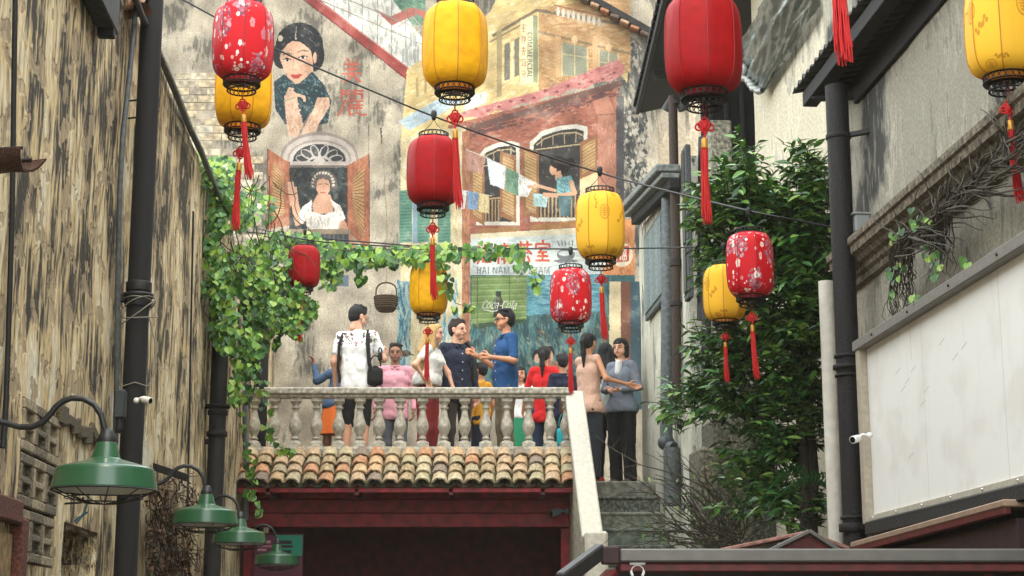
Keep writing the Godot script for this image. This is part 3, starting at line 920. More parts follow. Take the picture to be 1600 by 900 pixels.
# ------------------------------------------------------------------ walls
func wall(called: String, a: Vector2, b: Vector2, y0: float, y1: float, thick: float, m: Material, tile: Vector2, bump: float, sd: int, holes: Array = [], ragged := 0.0, step := 0.22) -> MeshInstance3D:
	# a and b are plan points (x, z), left and right as seen from the alley; holes are [s0, s1, y0, y1]
	var f := FastNoiseLite.new()
	f.seed = sd
	f.frequency = 1.1
	f.fractal_octaves = 3
	var len := a.distance_to(b)
	var tv := (b - a) / len
	var right := Vector3(tv.x, 0, tv.y)
	var nn := right.cross(Vector3.UP)
	var xs := [0.0, len]
	var ys := [y0, y1]
	for h in holes:
		xs.append_array([h[0], h[1]]); ys.append_array([h[2], h[3]])
	for g in [[xs, 0.0, len], [ys, y0, y1]]:
		var k := maxi(int((g[2] - g[1]) / step), 1)
		for i in range(1, k):
			var p: float = lerpf(g[1], g[2], float(i) / k)
			var ok := true
			for q in g[0]:
				if absf(q - p) < step * 0.25: ok = false
			if ok: g[0].append(p)
		g[0].sort()
	var mb := M.new()
	var at := func(i: int, j: int, back: float) -> Vector3:
		var s: float = xs[i]
		var y: float = ys[j]
		if j == ys.size() - 1: y += ragged * f.get_noise_2d(s * 3.0, 7.0)
		var o := f.get_noise_2d(s, y) * bump if back == 0.0 else -back
		return Vector3(a.x, 0, a.y) + right * s + Vector3.UP * y + nn * o
	var id := {}
	var ids := func(i: int, j: int) -> int:
		var k := i * 10000 + j
		if not id.has(k):
			var p: Vector3 = at.call(i, j, 0.0)
			var e := 0.06
			var s: float = xs[i]
			var y: float = ys[j]
			var du := (f.get_noise_2d(s + e, y) - f.get_noise_2d(s - e, y)) * bump / (2.0 * e)
			var dv := (f.get_noise_2d(s, y + e) - f.get_noise_2d(s, y - e)) * bump / (2.0 * e)
			id[k] = mb.add(p, (nn - right * du - Vector3.UP * dv).normalized(), Vector2(s / tile.x, (y1 - y) / tile.y))
		return id[k]
	for i in xs.size() - 1:
		for j in ys.size() - 1:
			var cx: float = (xs[i] + xs[i + 1]) * 0.5
			var cy: float = (ys[j] + ys[j + 1]) * 0.5
			var open := false
			for h in holes:
				if cx > h[0] and cx < h[1] and cy > h[2] and cy < h[3]: open = true
			if open: continue
			var q := [ids.call(i, j), ids.call(i + 1, j), ids.call(i + 1, j + 1), ids.call(i, j + 1)]
			mb.tri(q[0], q[1], q[2]); mb.tri(q[0], q[2], q[3])
	var n1 := xs.size() - 1
	var m1 := ys.size() - 1
	mb.face([at.call(n1, 0, thick), at.call(0, 0, thick), at.call(0, m1, thick), at.call(n1, m1, thick)])
	for i in n1: mb.face([at.call(i, m1, 0.0), at.call(i + 1, m1, 0.0), at.call(i + 1, m1, thick), at.call(i, m1, thick)])
	for j in m1:
		mb.face([at.call(0, j, thick), at.call(0, j, 0.0), at.call(0, j + 1, 0.0), at.call(0, j + 1, thick)])
		mb.face([at.call(n1, j, 0.0), at.call(n1, j, thick), at.call(n1, j + 1, thick), at.call(n1, j + 1, 0.0)])
	for h in holes:
		var base := Vector3(a.x, 0, a.y)
		var c := func(s: float, y: float, back: float) -> Vector3: return base + right * s + Vector3.UP * y + nn * (0.004 - back)
		mb.face([c.call(h[0], h[2], 0.0), c.call(h[1], h[2], 0.0), c.call(h[1], h[2], 0.22), c.call(h[0], h[2], 0.22)])
		mb.face([c.call(h[1], h[3], 0.0), c.call(h[0], h[3], 0.0), c.call(h[0], h[3], 0.22), c.call(h[1], h[3], 0.22)])
		mb.face([c.call(h[0], h[3], 0.0), c.call(h[0], h[2], 0.0), c.call(h[0], h[2], 0.22), c.call(h[0], h[3], 0.22)])
		mb.face([c.call(h[1], h[2], 0.0), c.call(h[1], h[3], 0.0), c.call(h[1], h[3], 0.22), c.call(h[1], h[2], 0.22)])
	return put(mb, called, m)

func along_l(d: float, off := 0.0) -> Vector2: return Vector2(xl(d) + off, -d)
func along_r(d: float, off := 0.0) -> Vector2: return Vector2(xr(d) + off, -d)
func sl(d: float) -> float: return (d - 1.0) * sqrt(1.0 + 0.0615 * 0.0615)

func bx(b: M, at: Vector3, size: Vector3, basis := Basis(), ch := 0.006) -> void: b.box(Transform3D(basis, at), size, ch)

func bar(b: M, p: Vector3, q: Vector3, w: float, h: float, ch := 0.004, up := Vector3.UP) -> void:   # a beam from p to q; w across, h high
	var z := (q - p).normalized()
	var x := up.cross(z).normalized()
	var y := z.cross(x)
	b.box(Transform3D(Basis(x, y, z), (p + q) * 0.5), Vector3(w, h, p.distance_to(q)), ch)

var BL := Basis()   # axes of the left wall: x out into the alley, z towards the camera
var BR := Basis()

func _ready() -> void:
	rng.seed = 20240611
	BL = Basis(Vector3.UP, atan(-0.0615) * -1.0)
	BR = Basis(Vector3.UP, atan(-0.069) * -1.0)
	# camera
	var cam := Camera3D.new()
	cam.name = "camera"
	add_child(cam)
	cam.position = Vector3(0, EYE, 0)
	cam.rotation.x = PITCH
	cam.keep_aspect = Camera3D.KEEP_HEIGHT
	cam.fov = rad_to_deg(2.0 * atan(450.0 / F))
	cam.near = 0.1
	cam.far = 400.0
	cam.current = true
	# sky, sun, exposure
	var env := Environment.new()
	env.background_mode = Environment.BG_SKY
	var sky := Sky.new()
	var sm := ProceduralSkyMaterial.new()
	sm.sky_top_color = Color(0.80, 0.82, 0.84)
	sm.sky_horizon_color = Color(0.86, 0.87, 0.86)
	sm.sky_curve = 0.3
	sm.ground_bottom_color = Color(0.30, 0.28, 0.25)
	sm.ground_horizon_color = Color(0.5, 0.48, 0.44)
	sm.sky_energy_multiplier = 2.0
	sky.sky_material = sm
	env.sky = sky
	env.tonemap_mode = Environment.TONE_MAPPER_LINEAR
	env.tonemap_exposure = 1.28
	env.ssao_enabled = true
	env.ssil_enabled = true
	env.sdfgi_enabled = true
	env.fog_enabled = true
	env.fog_density = 0.0009
	env.fog_light_color = Color(0.93, 0.9, 0.83)
	var we := WorldEnvironment.new()
	we.name = "world"
	we.environment = env
	add_child(we)
	var sun := DirectionalLight3D.new()
	sun.name = "sun"
	add_child(sun)
	sun.light_color = Color(1.0, 0.97, 0.91)
	sun.light_energy = 0.55
	sun.light_angular_distance = 14.0
	sun.shadow_enabled = true
	sun.rotation_degrees = Vector3(-60, 16, 0)
	base_textures()
	structure()
	balcony()
	left_side()
	right_side()
	canopies()
	lamps()
	lanterns()
	people()
	greenery()

func structure() -> void:
	var g := M.new()
	g.face([Vector3(-60, 0, 30), Vector3(60, 0, 30), Vector3(60, 0, -90), Vector3(-60, 0, -90)])
	struct(put(g, "ground", gm("ground", Color(0.46, 0.44, 0.41), 0.9, 0.0, 0.4)), "grey paved ground of the alley", "ground")
	# left wall with the vent opening and a broken window hole
	var lw := wall_mat("left_plaster", mould_texture(768, 1024, 21), 1.2)
	var v0 := LP(34, 640)
	var v1 := LP(79, 880)
	var h0 := LP(98, 818)
	var h1 := LP(147, 900)
	var holes := [[sl(-v0.z), sl(-v1.z), LP(56, 884).y, LP(56, 632).y], [sl(-h0.z), sl(-h1.z), LP(120, 930).y, LP(120, 822).y]]
	tag(wall("mouldy_wall", along_l(1.0), along_l(20.7), 0.0, 5.4, 0.3, lw, Vector2(5.2, 5.4), 0.014, 5, holes, 0.10), "tall cream alley wall streaked with black mould at the left", "wall")
	# painted back wall
	var mt := paint_mural()
	var mm := wall_mat("mural_paint", mt, 0.5)
	mm.texture_repeat = false
	tag(wall("mural_wall", Vector2(MX0, -MURAL_D), Vector2(MX0 + MW, -MURAL_D), MY0, MY0 + MH, 0.3, mm, Vector2(MW, MH), 0.010, 9, [], 0.0, 0.3), "tall back wall painted with a mural of shophouses, windows and a portrait", "wall")
	var back := wall_mat("back_plaster", plaster("back", 256, 256, 33, Vector3(0.60, 0.55, 0.47), Vector3(0.72, 0.67, 0.58), Vector3(0.30, 0.28, 0.26), 0.04, 0.4, 0.2))
	tag(wall("rendered_wall", Vector2(-7.0, -MURAL_D - 0.02), Vector2(5.0, -MURAL_D - 0.02), 0.0, MY0 + MH + 0.1, 0.28, back, Vector2(4, 4), 0.01, 10), "plain rendered wall carrying the mural", "wall")
	# whitewashed bricks at the left of the mural
	var br := []
	for k in 4:
		var q := M.new()
		q.box(Transform3D(Basis(), Vector3.ZERO), Vector3(0.213 + 0.006 * (k % 2), 0.097, 0.02), 0.008)
		br.append(q.mesh())
	var bm := []
	for k in 5: bm.append(gm("wash_brick_%d" % k, [Color(0.80, 0.75, 0.64), Color(0.72, 0.67, 0.57), Color(0.78, 0.71, 0.58), Color(0.66, 0.61, 0.53), Color(0.84, 0.80, 0.70)][k], 0.95, 0.0, 1.2, 0.3))
	var n := 0
	for j in 23:
		for i in 10:
			var x := -4.78 + i * 0.222 + (0.111 if j % 2 else 0.0)
			var y := 6.55 + j * 0.104
			if x > -3.24: continue
			if rng.randf() < 0.16: continue
			var o := piece(br[rng.randi() % 4], "brick", n, bm[rng.randi() % 5], get_node("mural_wall"), Transform3D(Basis(Vector3.BACK, rng.randf_range(-0.012, 0.012)), Vector3(x, y, -MURAL_D - 0.002 - rng.randf() * 0.005)))
			n += 1
	# stepped verge of old roof tiles at the top right of the back wall
	var cop := thing("roof_verge", "old dark roof verge with broken orange tiles at the top right of the mural wall", "roof verge", P(960, 5, 20.7))
	var cb := M.new()
	var c0 := P(890, -20, 20.72) - cop.position
	var c1 := P(1030, 60, 20.72) - cop.position
	bar(cb, c0, c1, 0.16, 0.09)
	put(cb, "verge_board", gm("verge", Color(0.16, 0.15, 0.14), 0.9), cop)
	for k in 9:
		var tb := M.new()
		var p := c0.lerp(c1, (k + 0.5) / 9.0) + Vector3(0, -0.075, 0.02)
		tb.box(Transform3D(Basis(Vector3.BACK, -0.45 + rng.randf_range(-0.12, 0.12)), p), Vector3(0.12, 0.045, 0.14), 0.01)
		put(tb, "tile", gm("verge_tile_%d" % (k % 3), [Color(0.70, 0.47, 0.33), Color(0.45, 0.36, 0.30), Color(0.76, 0.60, 0.46)][k % 3], 0.9, 0.0, 3.0), cop)
	# right-hand walls, near to far
	var rw := wall_mat("right_plaster", plaster("right", 768, 768, 41, Vector3(0.57, 0.555, 0.50), Vector3(0.68, 0.66, 0.59), Vector3(0.27, 0.27, 0.26), 0.045, 0.85, 0.10, 1, [[0.10, 0.56, 0.16, 0.20, 0.20], [0.22, 0.50, 0.12, 0.16, 0.22], [0.36, 0.60, 0.018, 0.30, 0.2], [0.05, 0.70, 0.05, 0.14, 0.16]]), 0.4)
	tag(wall("stained_wall", along_r(10.1), along_r(1.0), 0.0, 7.5, 0.4, rw, Vector2(5.5, 5.0), 0.012, 15), "near right wall of stained grey plaster behind the white board", "wall")
	var cw := wall_mat("cream_plaster", plaster("cream", 384, 512, 47, Vector3(0.73, 0.70, 0.61), Vector3(0.80, 0.77, 0.69), Vector3(0.44, 0.43, 0.39), -0.03, 0.3, 0.04), 0.3)
	tag(wall("cream_wall", along_r(14.1, 0.42), along_r(10.1, 0.42), 0.0, 7.5, 0.4, cw, Vector2(4.2, 5.0), 0.008, 16), "smooth cream wall rising behind the leafy tree", "wall")
	var gw := wall_mat("gap_plaster", plaster("gap", 384, 512, 53, Vector3(0.72, 0.70, 0.62), Vector3(0.84, 0.82, 0.75), Vector3(0.15, 0.16, 0.16), 0.10, 0.5, 0.3), 0.8)
	tag(wall("peeling_wall", along_r(16.6, 1.2), along_r(14.0, 1.2), 0.0, 7.4, 0.3, gw, Vector2(3.0, 5.0), 0.02, 17), "peeling black and white wall in the recess beyond the tree", "wall")
	var fw := wall_mat("far_plaster", plaster("far", 512, 640, 57, Vector3(0.70, 0.69, 0.62), Vector3(0.80, 0.79, 0.72), Vector3(0.28, 0.30, 0.29), 0.03, 0.3, 0.3), 0.5)
	tag(wall("house_wall", along_r(18.3), along_r(15.2), 0.0, 6.1, 0.9, fw, Vector2(3.1, 4.2), 0.012, 18), "narrow pale house wall beside the stair landing", "wall")

# ------------------------------------------------------------------ the balcony, its roof and the stair
const FLOOR := 3.37
const LANDING := 3.22
const BAL_D := 17.2

func balcony() -> void:
	var stone := gm("stone", Color(0.84, 0.81, 0.74), 0.85, 0.0, 2.2, 0.3)
	var conc := gm("old_concrete", Color(0.62, 0.61, 0.55), 0.9, 0.0, 1.4, 0.6)
	var white := gm("limewash", Color(0.78, 0.76, 0.70), 0.9, 0.0, 1.5, 0.2, "faint")
	var maroon := gm("maroon_paint", Color(0.66, 0.12, 0.17), 0.6, 0.0, 1.0, 0.1)
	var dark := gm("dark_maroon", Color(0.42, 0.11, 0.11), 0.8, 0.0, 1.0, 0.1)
	var xa := xl(BAL_D) + 0.03
	var xb := 0.62
	# terrace slab and the shop front under it
	var shop := thing("shop_front", "dark red shop front and terrace under the tiled balcony eave", "shop front", Vector3(0, 0, -17.3))
	var b := M.new()
	bx(b, Vector3((xa + xb) * 0.5, FLOOR - 0.09, -1.75), Vector3(xb - xa, 0.18, 3.6))
	put(b, "terrace_slab", conc, shop)
	b = M.new()
	bx(b, Vector3((xa + xb) * 0.5, 3.28 + 0.12, 0.11), Vector3(xb - xa, 0.26, 0.24))
	put(b, "plinth", stone, shop)
	# three boards of the beam, one above another
	for k in 3:
		b = M.new()
		bx(b, Vector3((xa + xb) * 0.5, 2.80 + k * 0.145, 0.05 - (0.012 if k == 1 else 0.0) + (0.02 if k == 0 else 0.0)), Vector3(xb - xa - 0.03, 0.138, 0.10), Basis(), 0.005)
		put(b, "beam_board", maroon, shop)
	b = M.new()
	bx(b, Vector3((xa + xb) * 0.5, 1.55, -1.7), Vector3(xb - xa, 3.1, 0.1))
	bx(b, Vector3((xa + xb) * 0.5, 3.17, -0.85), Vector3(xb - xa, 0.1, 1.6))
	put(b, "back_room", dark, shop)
	for s in [xa + 0.05, xb - 0.06]:
		b = M.new()
		bx(b, Vector3(s, 1.36, 0.0), Vector3(0.12, 2.72, 0.14))
		put(b, "post", maroon, shop)
	# balustrade
	var bal := thing("balustrade", "grey stone balustrade with turned balusters along the balcony edge", "balustrade", Vector3(0, FLOOR, -BAL_D))
	var ry := P(600, 607, BAL_D).y - FLOOR     # height of the top of the rail
	var by := P(600, 700, BAL_D).y - FLOOR     # foot of the balusters
	b = M.new()
	var cxm := (xa + xb) * 0.5
	bx(b, Vector3(cxm, ry - 0.035, 0), Vector3(xb - xa, 0.07, 0.20), Basis(), 0.012)
	bx(b, Vector3(cxm, ry - 0.085, 0), Vector3(xb - xa, 0.035, 0.15), Basis(), 0.008)
	put(b, "rail", stone, bal)
	b = M.new()
	bx(b, Vector3(cxm, by - 0.02, 0.0), Vector3(xb - xa, 0.05, 0.19), Basis(), 0.008)
	put(b, "base_course", stone, bal)
	var hgt := ry - 0.10 - by
	var bb := M.new()
	var prof := []
	for q in [[0.052, 0.10], [0.052, 0.12], [0.030, 0.14], [0.030, 0.155], [0.046, 0.17], [0.040, 0.19], [0.030, 0.21], [0.036, 0.25], [0.052, 0.31], [0.064, 0.38], [0.066, 0.43], [0.058, 0.50], [0.044, 0.58], [0.034, 0.66], [0.030, 0.72], [0.030, 0.76], [0.044, 0.78], [0.044, 0.80], [0.032, 0.82], [0.034, 0.86], [0.048, 0.885], [0.052, 0.90]]:
		prof.append(Vector2(q[0], q[1] * hgt))
	bb.lathe(Transform3D(), prof, 16)
	bx(bb, Vector3(0, 0.05 * hgt, 0), Vector3(0.135, 0.10 * hgt, 0.135), Basis(), 0.008)
	bx(bb, Vector3(0, 0.95 * hgt, 0), Vector3(0.115, 0.10 * hgt, 0.115), Basis(), 0.008)
	var bmesh := bb.mesh()
	var n := 0
	for px in [397, 428, 461, 494, 529, 562, 592, 625, 660, 694, 726, 759, 792, 826, 860, 885]:
		var p := P(px, 680, BAL_D)
		piece(bmesh, "baluster", n, stone, bal, Transform3D(Basis(Vector3.UP, rng.randf() * 0.1), Vector3(p.x, by + 0.004, 0)))
		n += 1
	# tiled eave
	var eave := thing("tiled_eave", "weathered terracotta barrel tile eave projecting below the balustrade", "tile roof", Vector3(0, FLOOR, -BAL_D))
	var top := Vector3(0, by - 0.035, 0.14)
	var low := P(600, 752, 16.62) - Vector3(0, FLOOR, -BAL_D)
	low.x = 0
	var dir := (low - top)
	var len := dir.length()
	dir /= len
	var nrm := Vector3.RIGHT.cross(dir) * -1.0
	if nrm.y < 0: nrm = -nrm
	b = M.new()
	b.box(Transform3D(Basis(Vector3.RIGHT, nrm, Vector3.RIGHT.cross(nrm)), top + dir * len * 0.5 + Vector3(cxm, 0, 0) - nrm * 0.065), Vector3(xb - xa - 0.02, 0.03, len), 0.004)
	put(b, "roof_deck", dark, eave)
	b = M.new()
	bx(b, Vector3(cxm, low.y - 0.085, low.z - 0.06), Vector3(xb - xa - 0.02, 0.05, 0.06))
	put(b, "fascia", maroon, eave)
	for px in [420, 558, 705, 848]:
		b = M.new()
		var p := P(px, 760, 16.7)
		bx(b, Vector3(p.x, low.y - 0.10, low.z - 0.28), Vector3(0.05, 0.075, 0.5))
		put(b, "rafter", gm("rafter", Color(0.40, 0.14, 0.14), 0.6), eave)
	var tiles := []
	for kind in 3:
		var q := M.new()
		var tl := len / 3.55
		var rows_o := []
		var rows_i := []
		for j in 3:
			var ro := PackedVector3Array()
			var ri := PackedVector3Array()
			var r := lerpf(0.066, 0.080, j / 2.0) + (0.003 if kind == 1 else 0.0)
			for i in 9:
				var a := PI * (0.04 + 0.92 * i / 8.0)
				var e := 0.0 if kind < 2 else 0.006 * sin(i * 2.1 + j)
				ro.append(Vector3(-cos(a) * r, sin(a) * r * 0.78 + e, -tl * 0.5 + tl * j / 2.0))
				ri.append(Vector3(-cos(a) * (r - 0.02), sin(a) * (r - 0.02) * 0.78 + e, -tl * 0.5 + tl * j / 2.0))
			rows_o.append(ro); rows_i.append(ri)
		q.grid(rows_o, false, Vector2.ONE, true)
		q.grid(rows_i, false, Vector2.ONE, false)
		for e in 2:
			for i in 8:
				var w := [rows_o[e * 2][i], rows_o[e * 2][i + 1], rows_i[e * 2][i + 1], rows_i[e * 2][i]]
				if e == 1: w.reverse()
				q.face(w)
		tiles.append(q.mesh())
	var tcols := [Color(0.92, 0.81, 0.62), Color(0.90, 0.76, 0.58), Color(0.86, 0.64, 0.47), Color(0.88, 0.81, 0.65), Color(0.94, 0.86, 0.69), Color(0.86, 0.74, 0.59), Color(0.80, 0.75, 0.59), Color(0.92, 0.76, 0.58), Color(0.78, 0.70, 0.61)]
	var tm := []
	for k in tcols.size(): tm.append(gm("clay_%d" % k, tcols[k], 0.9, 0.0, 1.6 + k * 0.2, 0.25, "rust" if k % 4 == 0 else "mottle"))
	var pm := [gm("pan_clay", Color(0.50, 0.42, 0.32), 0.95, 0.0, 4.0, 0.3, "rust"), gm("pan_clay_moss", Color(0.42, 0.41, 0.28), 0.95, 0.0, 4.0, 0.3, "rust")]
	var cols := 21
	var tb := Basis(Vector3.RIGHT, nrm, Vector3.RIGHT.cross(nrm))
	if tb.z.dot(dir) < 0: tb = Basis(Vector3.LEFT, nrm, Vector3.LEFT.cross(nrm))
	var pitch := (xb - xa - 0.12) / (cols - 1)
	n = 0
	var pn := 0
	for i in cols:
		var x := xa + 0.07 + i * pitch
		for j in 4:
			var s := len * (0.10 + 0.265 * j)
			var yaw := rng.randf_range(-0.09, 0.09) + (rng.randf_range(-0.15, 0.15) if rng.randf() < 0.12 else 0.0)
			var k := rng.randi() % tcols.size()
			if i > 15 and rng.randf() < 0.3: k = [6, 3, 5][rng.randi() % 3]
			piece(tiles[rng.randi() % 3], "roof_tile", n, tm[k], eave, Transform3D(tb * Basis(Vector3.UP, yaw) * Basis(Vector3.RIGHT, -0.10 + rng.randf_range(-0.025, 0.025)), top + dir * s + nrm * (-0.025 + rng.randf_range(0.0, 0.008)) + Vector3(x + rng.randf_range(-0.006, 0.006), 0, 0)))
			n += 1
			if i < cols - 1:
				piece(tiles[0], "pan_tile", pn, pm[rng.randi() % 2], eave, Transform3D(tb * Basis(Vector3.BACK, PI) * Basis(Vector3.RIGHT, -0.05), top + dir * s + nrm * 0.0 + Vector3(x + pitch * 0.5, -0.005, 0)))
				pn += 1
	# stair and its landing
	var stair := thing("stone_stair", "grey green stone stair climbing to the landing right of the balcony", "stair", Vector3(0, 0, -17.4))
	b = M.new()
	bx(b, Vector3((0.62 + 1.75) * 0.5, LANDING - 0.11, -1.7), Vector3(1.13, 0.22, 3.42), Basis(), 0.012)
	put(b, "landing", conc, stair)
	var stm := [gm("step_a", Color(0.60, 0.62, 0.55), 0.9, 0.0, 1.3, 0.8, "rust"), gm("step_b", Color(0.64, 0.64, 0.57), 0.9, 0.0, 1.7, 0.8), gm("step_c", Color(0.56, 0.60, 0.54), 0.9, 0.0, 1.1, 0.8)]
	for k in 17:
		b = M.new()
		var hh := LANDING - 0.18 * (k + 1)
		bx(b, Vector3(1.19, hh * 0.5, 0.135 + 0.27 * k), Vector3(1.12, hh, 0.262), Basis(), 0.01)
		bx(b, Vector3(1.19, hh - 0.018, 0.148 + 0.27 * k), Vector3(1.13, 0.036, 0.27), Basis(), 0.01)
		put(b, "step", stm[k % 3], stair)
	b = M.new()
	bx(b, Vector3(1.19, (LANDING - 0.22) * 0.5, -1.7), Vector3(1.12, LANDING - 0.24, 3.4))
	put(b, "landing_wall", conc, stair)
	# sloping white parapet of the stair
	var par := thing("stair_parapet", "whitewashed sloping parapet of the stair with a stubby end post", "parapet", Vector3(0.70, 0, -17.2))
	var t0 := P(897, 609, 17.25) - par.position
	var t1 := P(926, 836, 14.85) - par.position
	var rows := []
	b = M.new()
	bar(b, t0 - Vector3(0, 0.05, 0), t1 - Vector3(0, 0.05, 0), 0.19, 0.10, 0.012)
	put(b, "coping", white, par)
	b = M.new()
	var s0 := Vector3(0.0, 0, 0)
	for e in [-0.06, 0.06]:
		var q := [Vector3(t0.x + e, 0.6, t0.z), Vector3(t1.x + e, 0.0, t1.z), Vector3(t1.x + e, t1.y - 0.09, t1.z), Vector3(t0.x + e, t0.y - 0.09, t0.z)]
		if e < 0: q.reverse()
		if e > 0: q.reverse()
		if e < 0: q.reverse()
		b.face(q)
	b.face([Vector3(t1.x - 0.06, 0.0, t1.z), Vector3(t1.x + 0.06, 0.0, t1.z), Vector3(t1.x + 0.06, t1.y - 0.09, t1.z), Vector3(t1.x - 0.06, t1.y - 0.09, t1.z)])
	put(b, "parapet_wall", gm("parapet_side", Color(0.80, 0.76, 0.65), 0.9, 0.0, 1.6, 0.6), par)
	b = M.new()
	var pp := P(931, 860, 14.75) - par.position
	bx(b, Vector3(pp.x, (pp.y + 0.16) * 0.5, pp.z + 0.06), Vector3(0.20, pp.y + 0.16, 0.17), Basis(), 0.02)
	put(b, "end_post", white, par)
	# painted poster in the doorway, printed in flat colours
	var po := Image.create(160, 200, false, Image.FORMAT_RGB8)
	po.fill(Color8(92, 34, 58))
	po.fill_rect(Rect2i(66, 0, 94, 92), Color8(22, 138, 112))
	po.fill_rect(Rect2i(70, 24, 54, 16), Color8(24, 28, 34)); po.fill_rect(Rect2i(70, 24, 16, 52), Color8(24, 28, 34)); po.fill_rect(Rect2i(84, 44, 44, 12), Color8(24, 28, 34)); po.fill_rect(Rect2i(84, 66, 40, 14), Color8(24, 28, 34))
	po.fill_rect(Rect2i(10, 24, 44, 12), Color8(196, 142, 150)); po.fill_rect(Rect2i(10, 44, 50, 10), Color8(176, 110, 128)); po.fill_rect(Rect2i(10, 60, 30, 10), Color8(196, 142, 150))
	for k in 40: po.fill_rect(Rect2i(10 + k, 108 + k / 2, 30 + k, 2), Color8(206, 158, 140))
	for k in 34: po.fill_rect(Rect2i(120 - k, 92 + k, 40, 2), Color8(60, 24, 44))
	var ps := StandardMaterial3D.new()
	ps.resource_name = "poster_print"
	ps.albedo_texture = itex(po)
	ps.roughness = 0.6
	var pq0 := P(396, 905, 17.16)
	var pq1 := P(473, 836, 17.16)
	b = M.new()
	b.face([Vector3(pq0.x, pq0.y - 0.2, -17.16), Vector3(pq1.x, pq0.y - 0.2, -17.16), Vector3(pq1.x, pq1.y, -17.16), Vector3(pq0.x, pq1.y, -17.16)], [Vector2(0, 1.4), Vector2(1, 1.4), Vector2(1, 0), Vector2(0, 0)])
	var pb := thing("painted_panel", "purple and teal painted panel in the doorway behind the farthest green lamp", "sign", Vector3(0, 0, 0))
	put(b, "print", ps, pb)
	b = M.new()
	bx(b, Vector3((pq0.x + pq1.x) * 0.5, (pq0.y + pq1.y) * 0.5 - 0.1, -17.175), Vector3(pq1.x - pq0.x + 0.02, pq1.y - pq0.y + 0.24, 0.022), Basis(), 0.004)
	put(b, "board", dark, pb)
	# camera under the eave
	security_camera("grey security camera under the tiled eave beside the white parapet", P(868, 801, 17.05), Vector3(-0.8, -0.25, 0.5), Vector3(0.12, 0.02, -0.05), 1.15, Color(0.45, 0.5, 0.5))

func security_camera(label: String, at: Vector3, look: Vector3, mount: Vector3, s: float, col: Color) -> void:
	var c := thing("security_camera", label, "security camera", at)
	var z := look.normalized()
	var q := Quaternion(Vector3.UP, z) if z.dot(Vector3.UP) > -0.99 else Quaternion(Vector3.RIGHT, PI)
	var x := Transform3D(Basis(q), Vector3.ZERO)
	var shell := gm("camera_shell_%s" % col.to_html(), col, 0.4, 0.0, 1.0, 0.0, "")
	var b := M.new()
	b.lathe(x, [Vector2(0.001, -0.05 * s), Vector2(0.025 * s, -0.05 * s), Vector2(0.032 * s, -0.04 * s), Vector2(0.034 * s, 0.035 * s), Vector2(0.032 * s, 0.05 * s), Vector2(0.027 * s, 0.05 * s)], 18)
	put(b, "housing", shell, c)
	b = M.new()
	b.lathe(x, [Vector2(0.027 * s, 0.048 * s), Vector2(0.022 * s, 0.046 * s), Vector2(0.012 * s, 0.048 * s), Vector2(0.001, 0.050 * s)], 16)
	put(b, "lens", gm("lens_black", Color(0.02, 0.02, 0.025), 0.1, 0.0, 1.0, 0.0, ""), c)
	b = M.new()
	b.tube([x * Vector3(0, -0.03 * s, 0), mount * 0.5 + Vector3(0, 0.015, 0), mount], 0.012 * s, 0.012 * s, 8)
	b.ball(mount, Vector3.ONE * 0.028 * s, 12)
	put(b, "bracket", shell, c)

# ------------------------------------------------------------------ left side of the alley
func pole(called: String, label: String, p: Vector3, r: float, y1: float, m: Material, cat := "pipe") -> Node3D:
	var o := thing(called, label, cat, Vector3(p.x, 0, p.z))
	var b := M.new()
	b.lathe(Transform3D(), [Vector2(r, 0), Vector2(r, y1 * 0.33), Vector2(r * 0.995, y1 * 0.66), Vector2(r, y1), Vector2(0.001, y1)], 20)
	put(b, "pole", m, o)
	return o

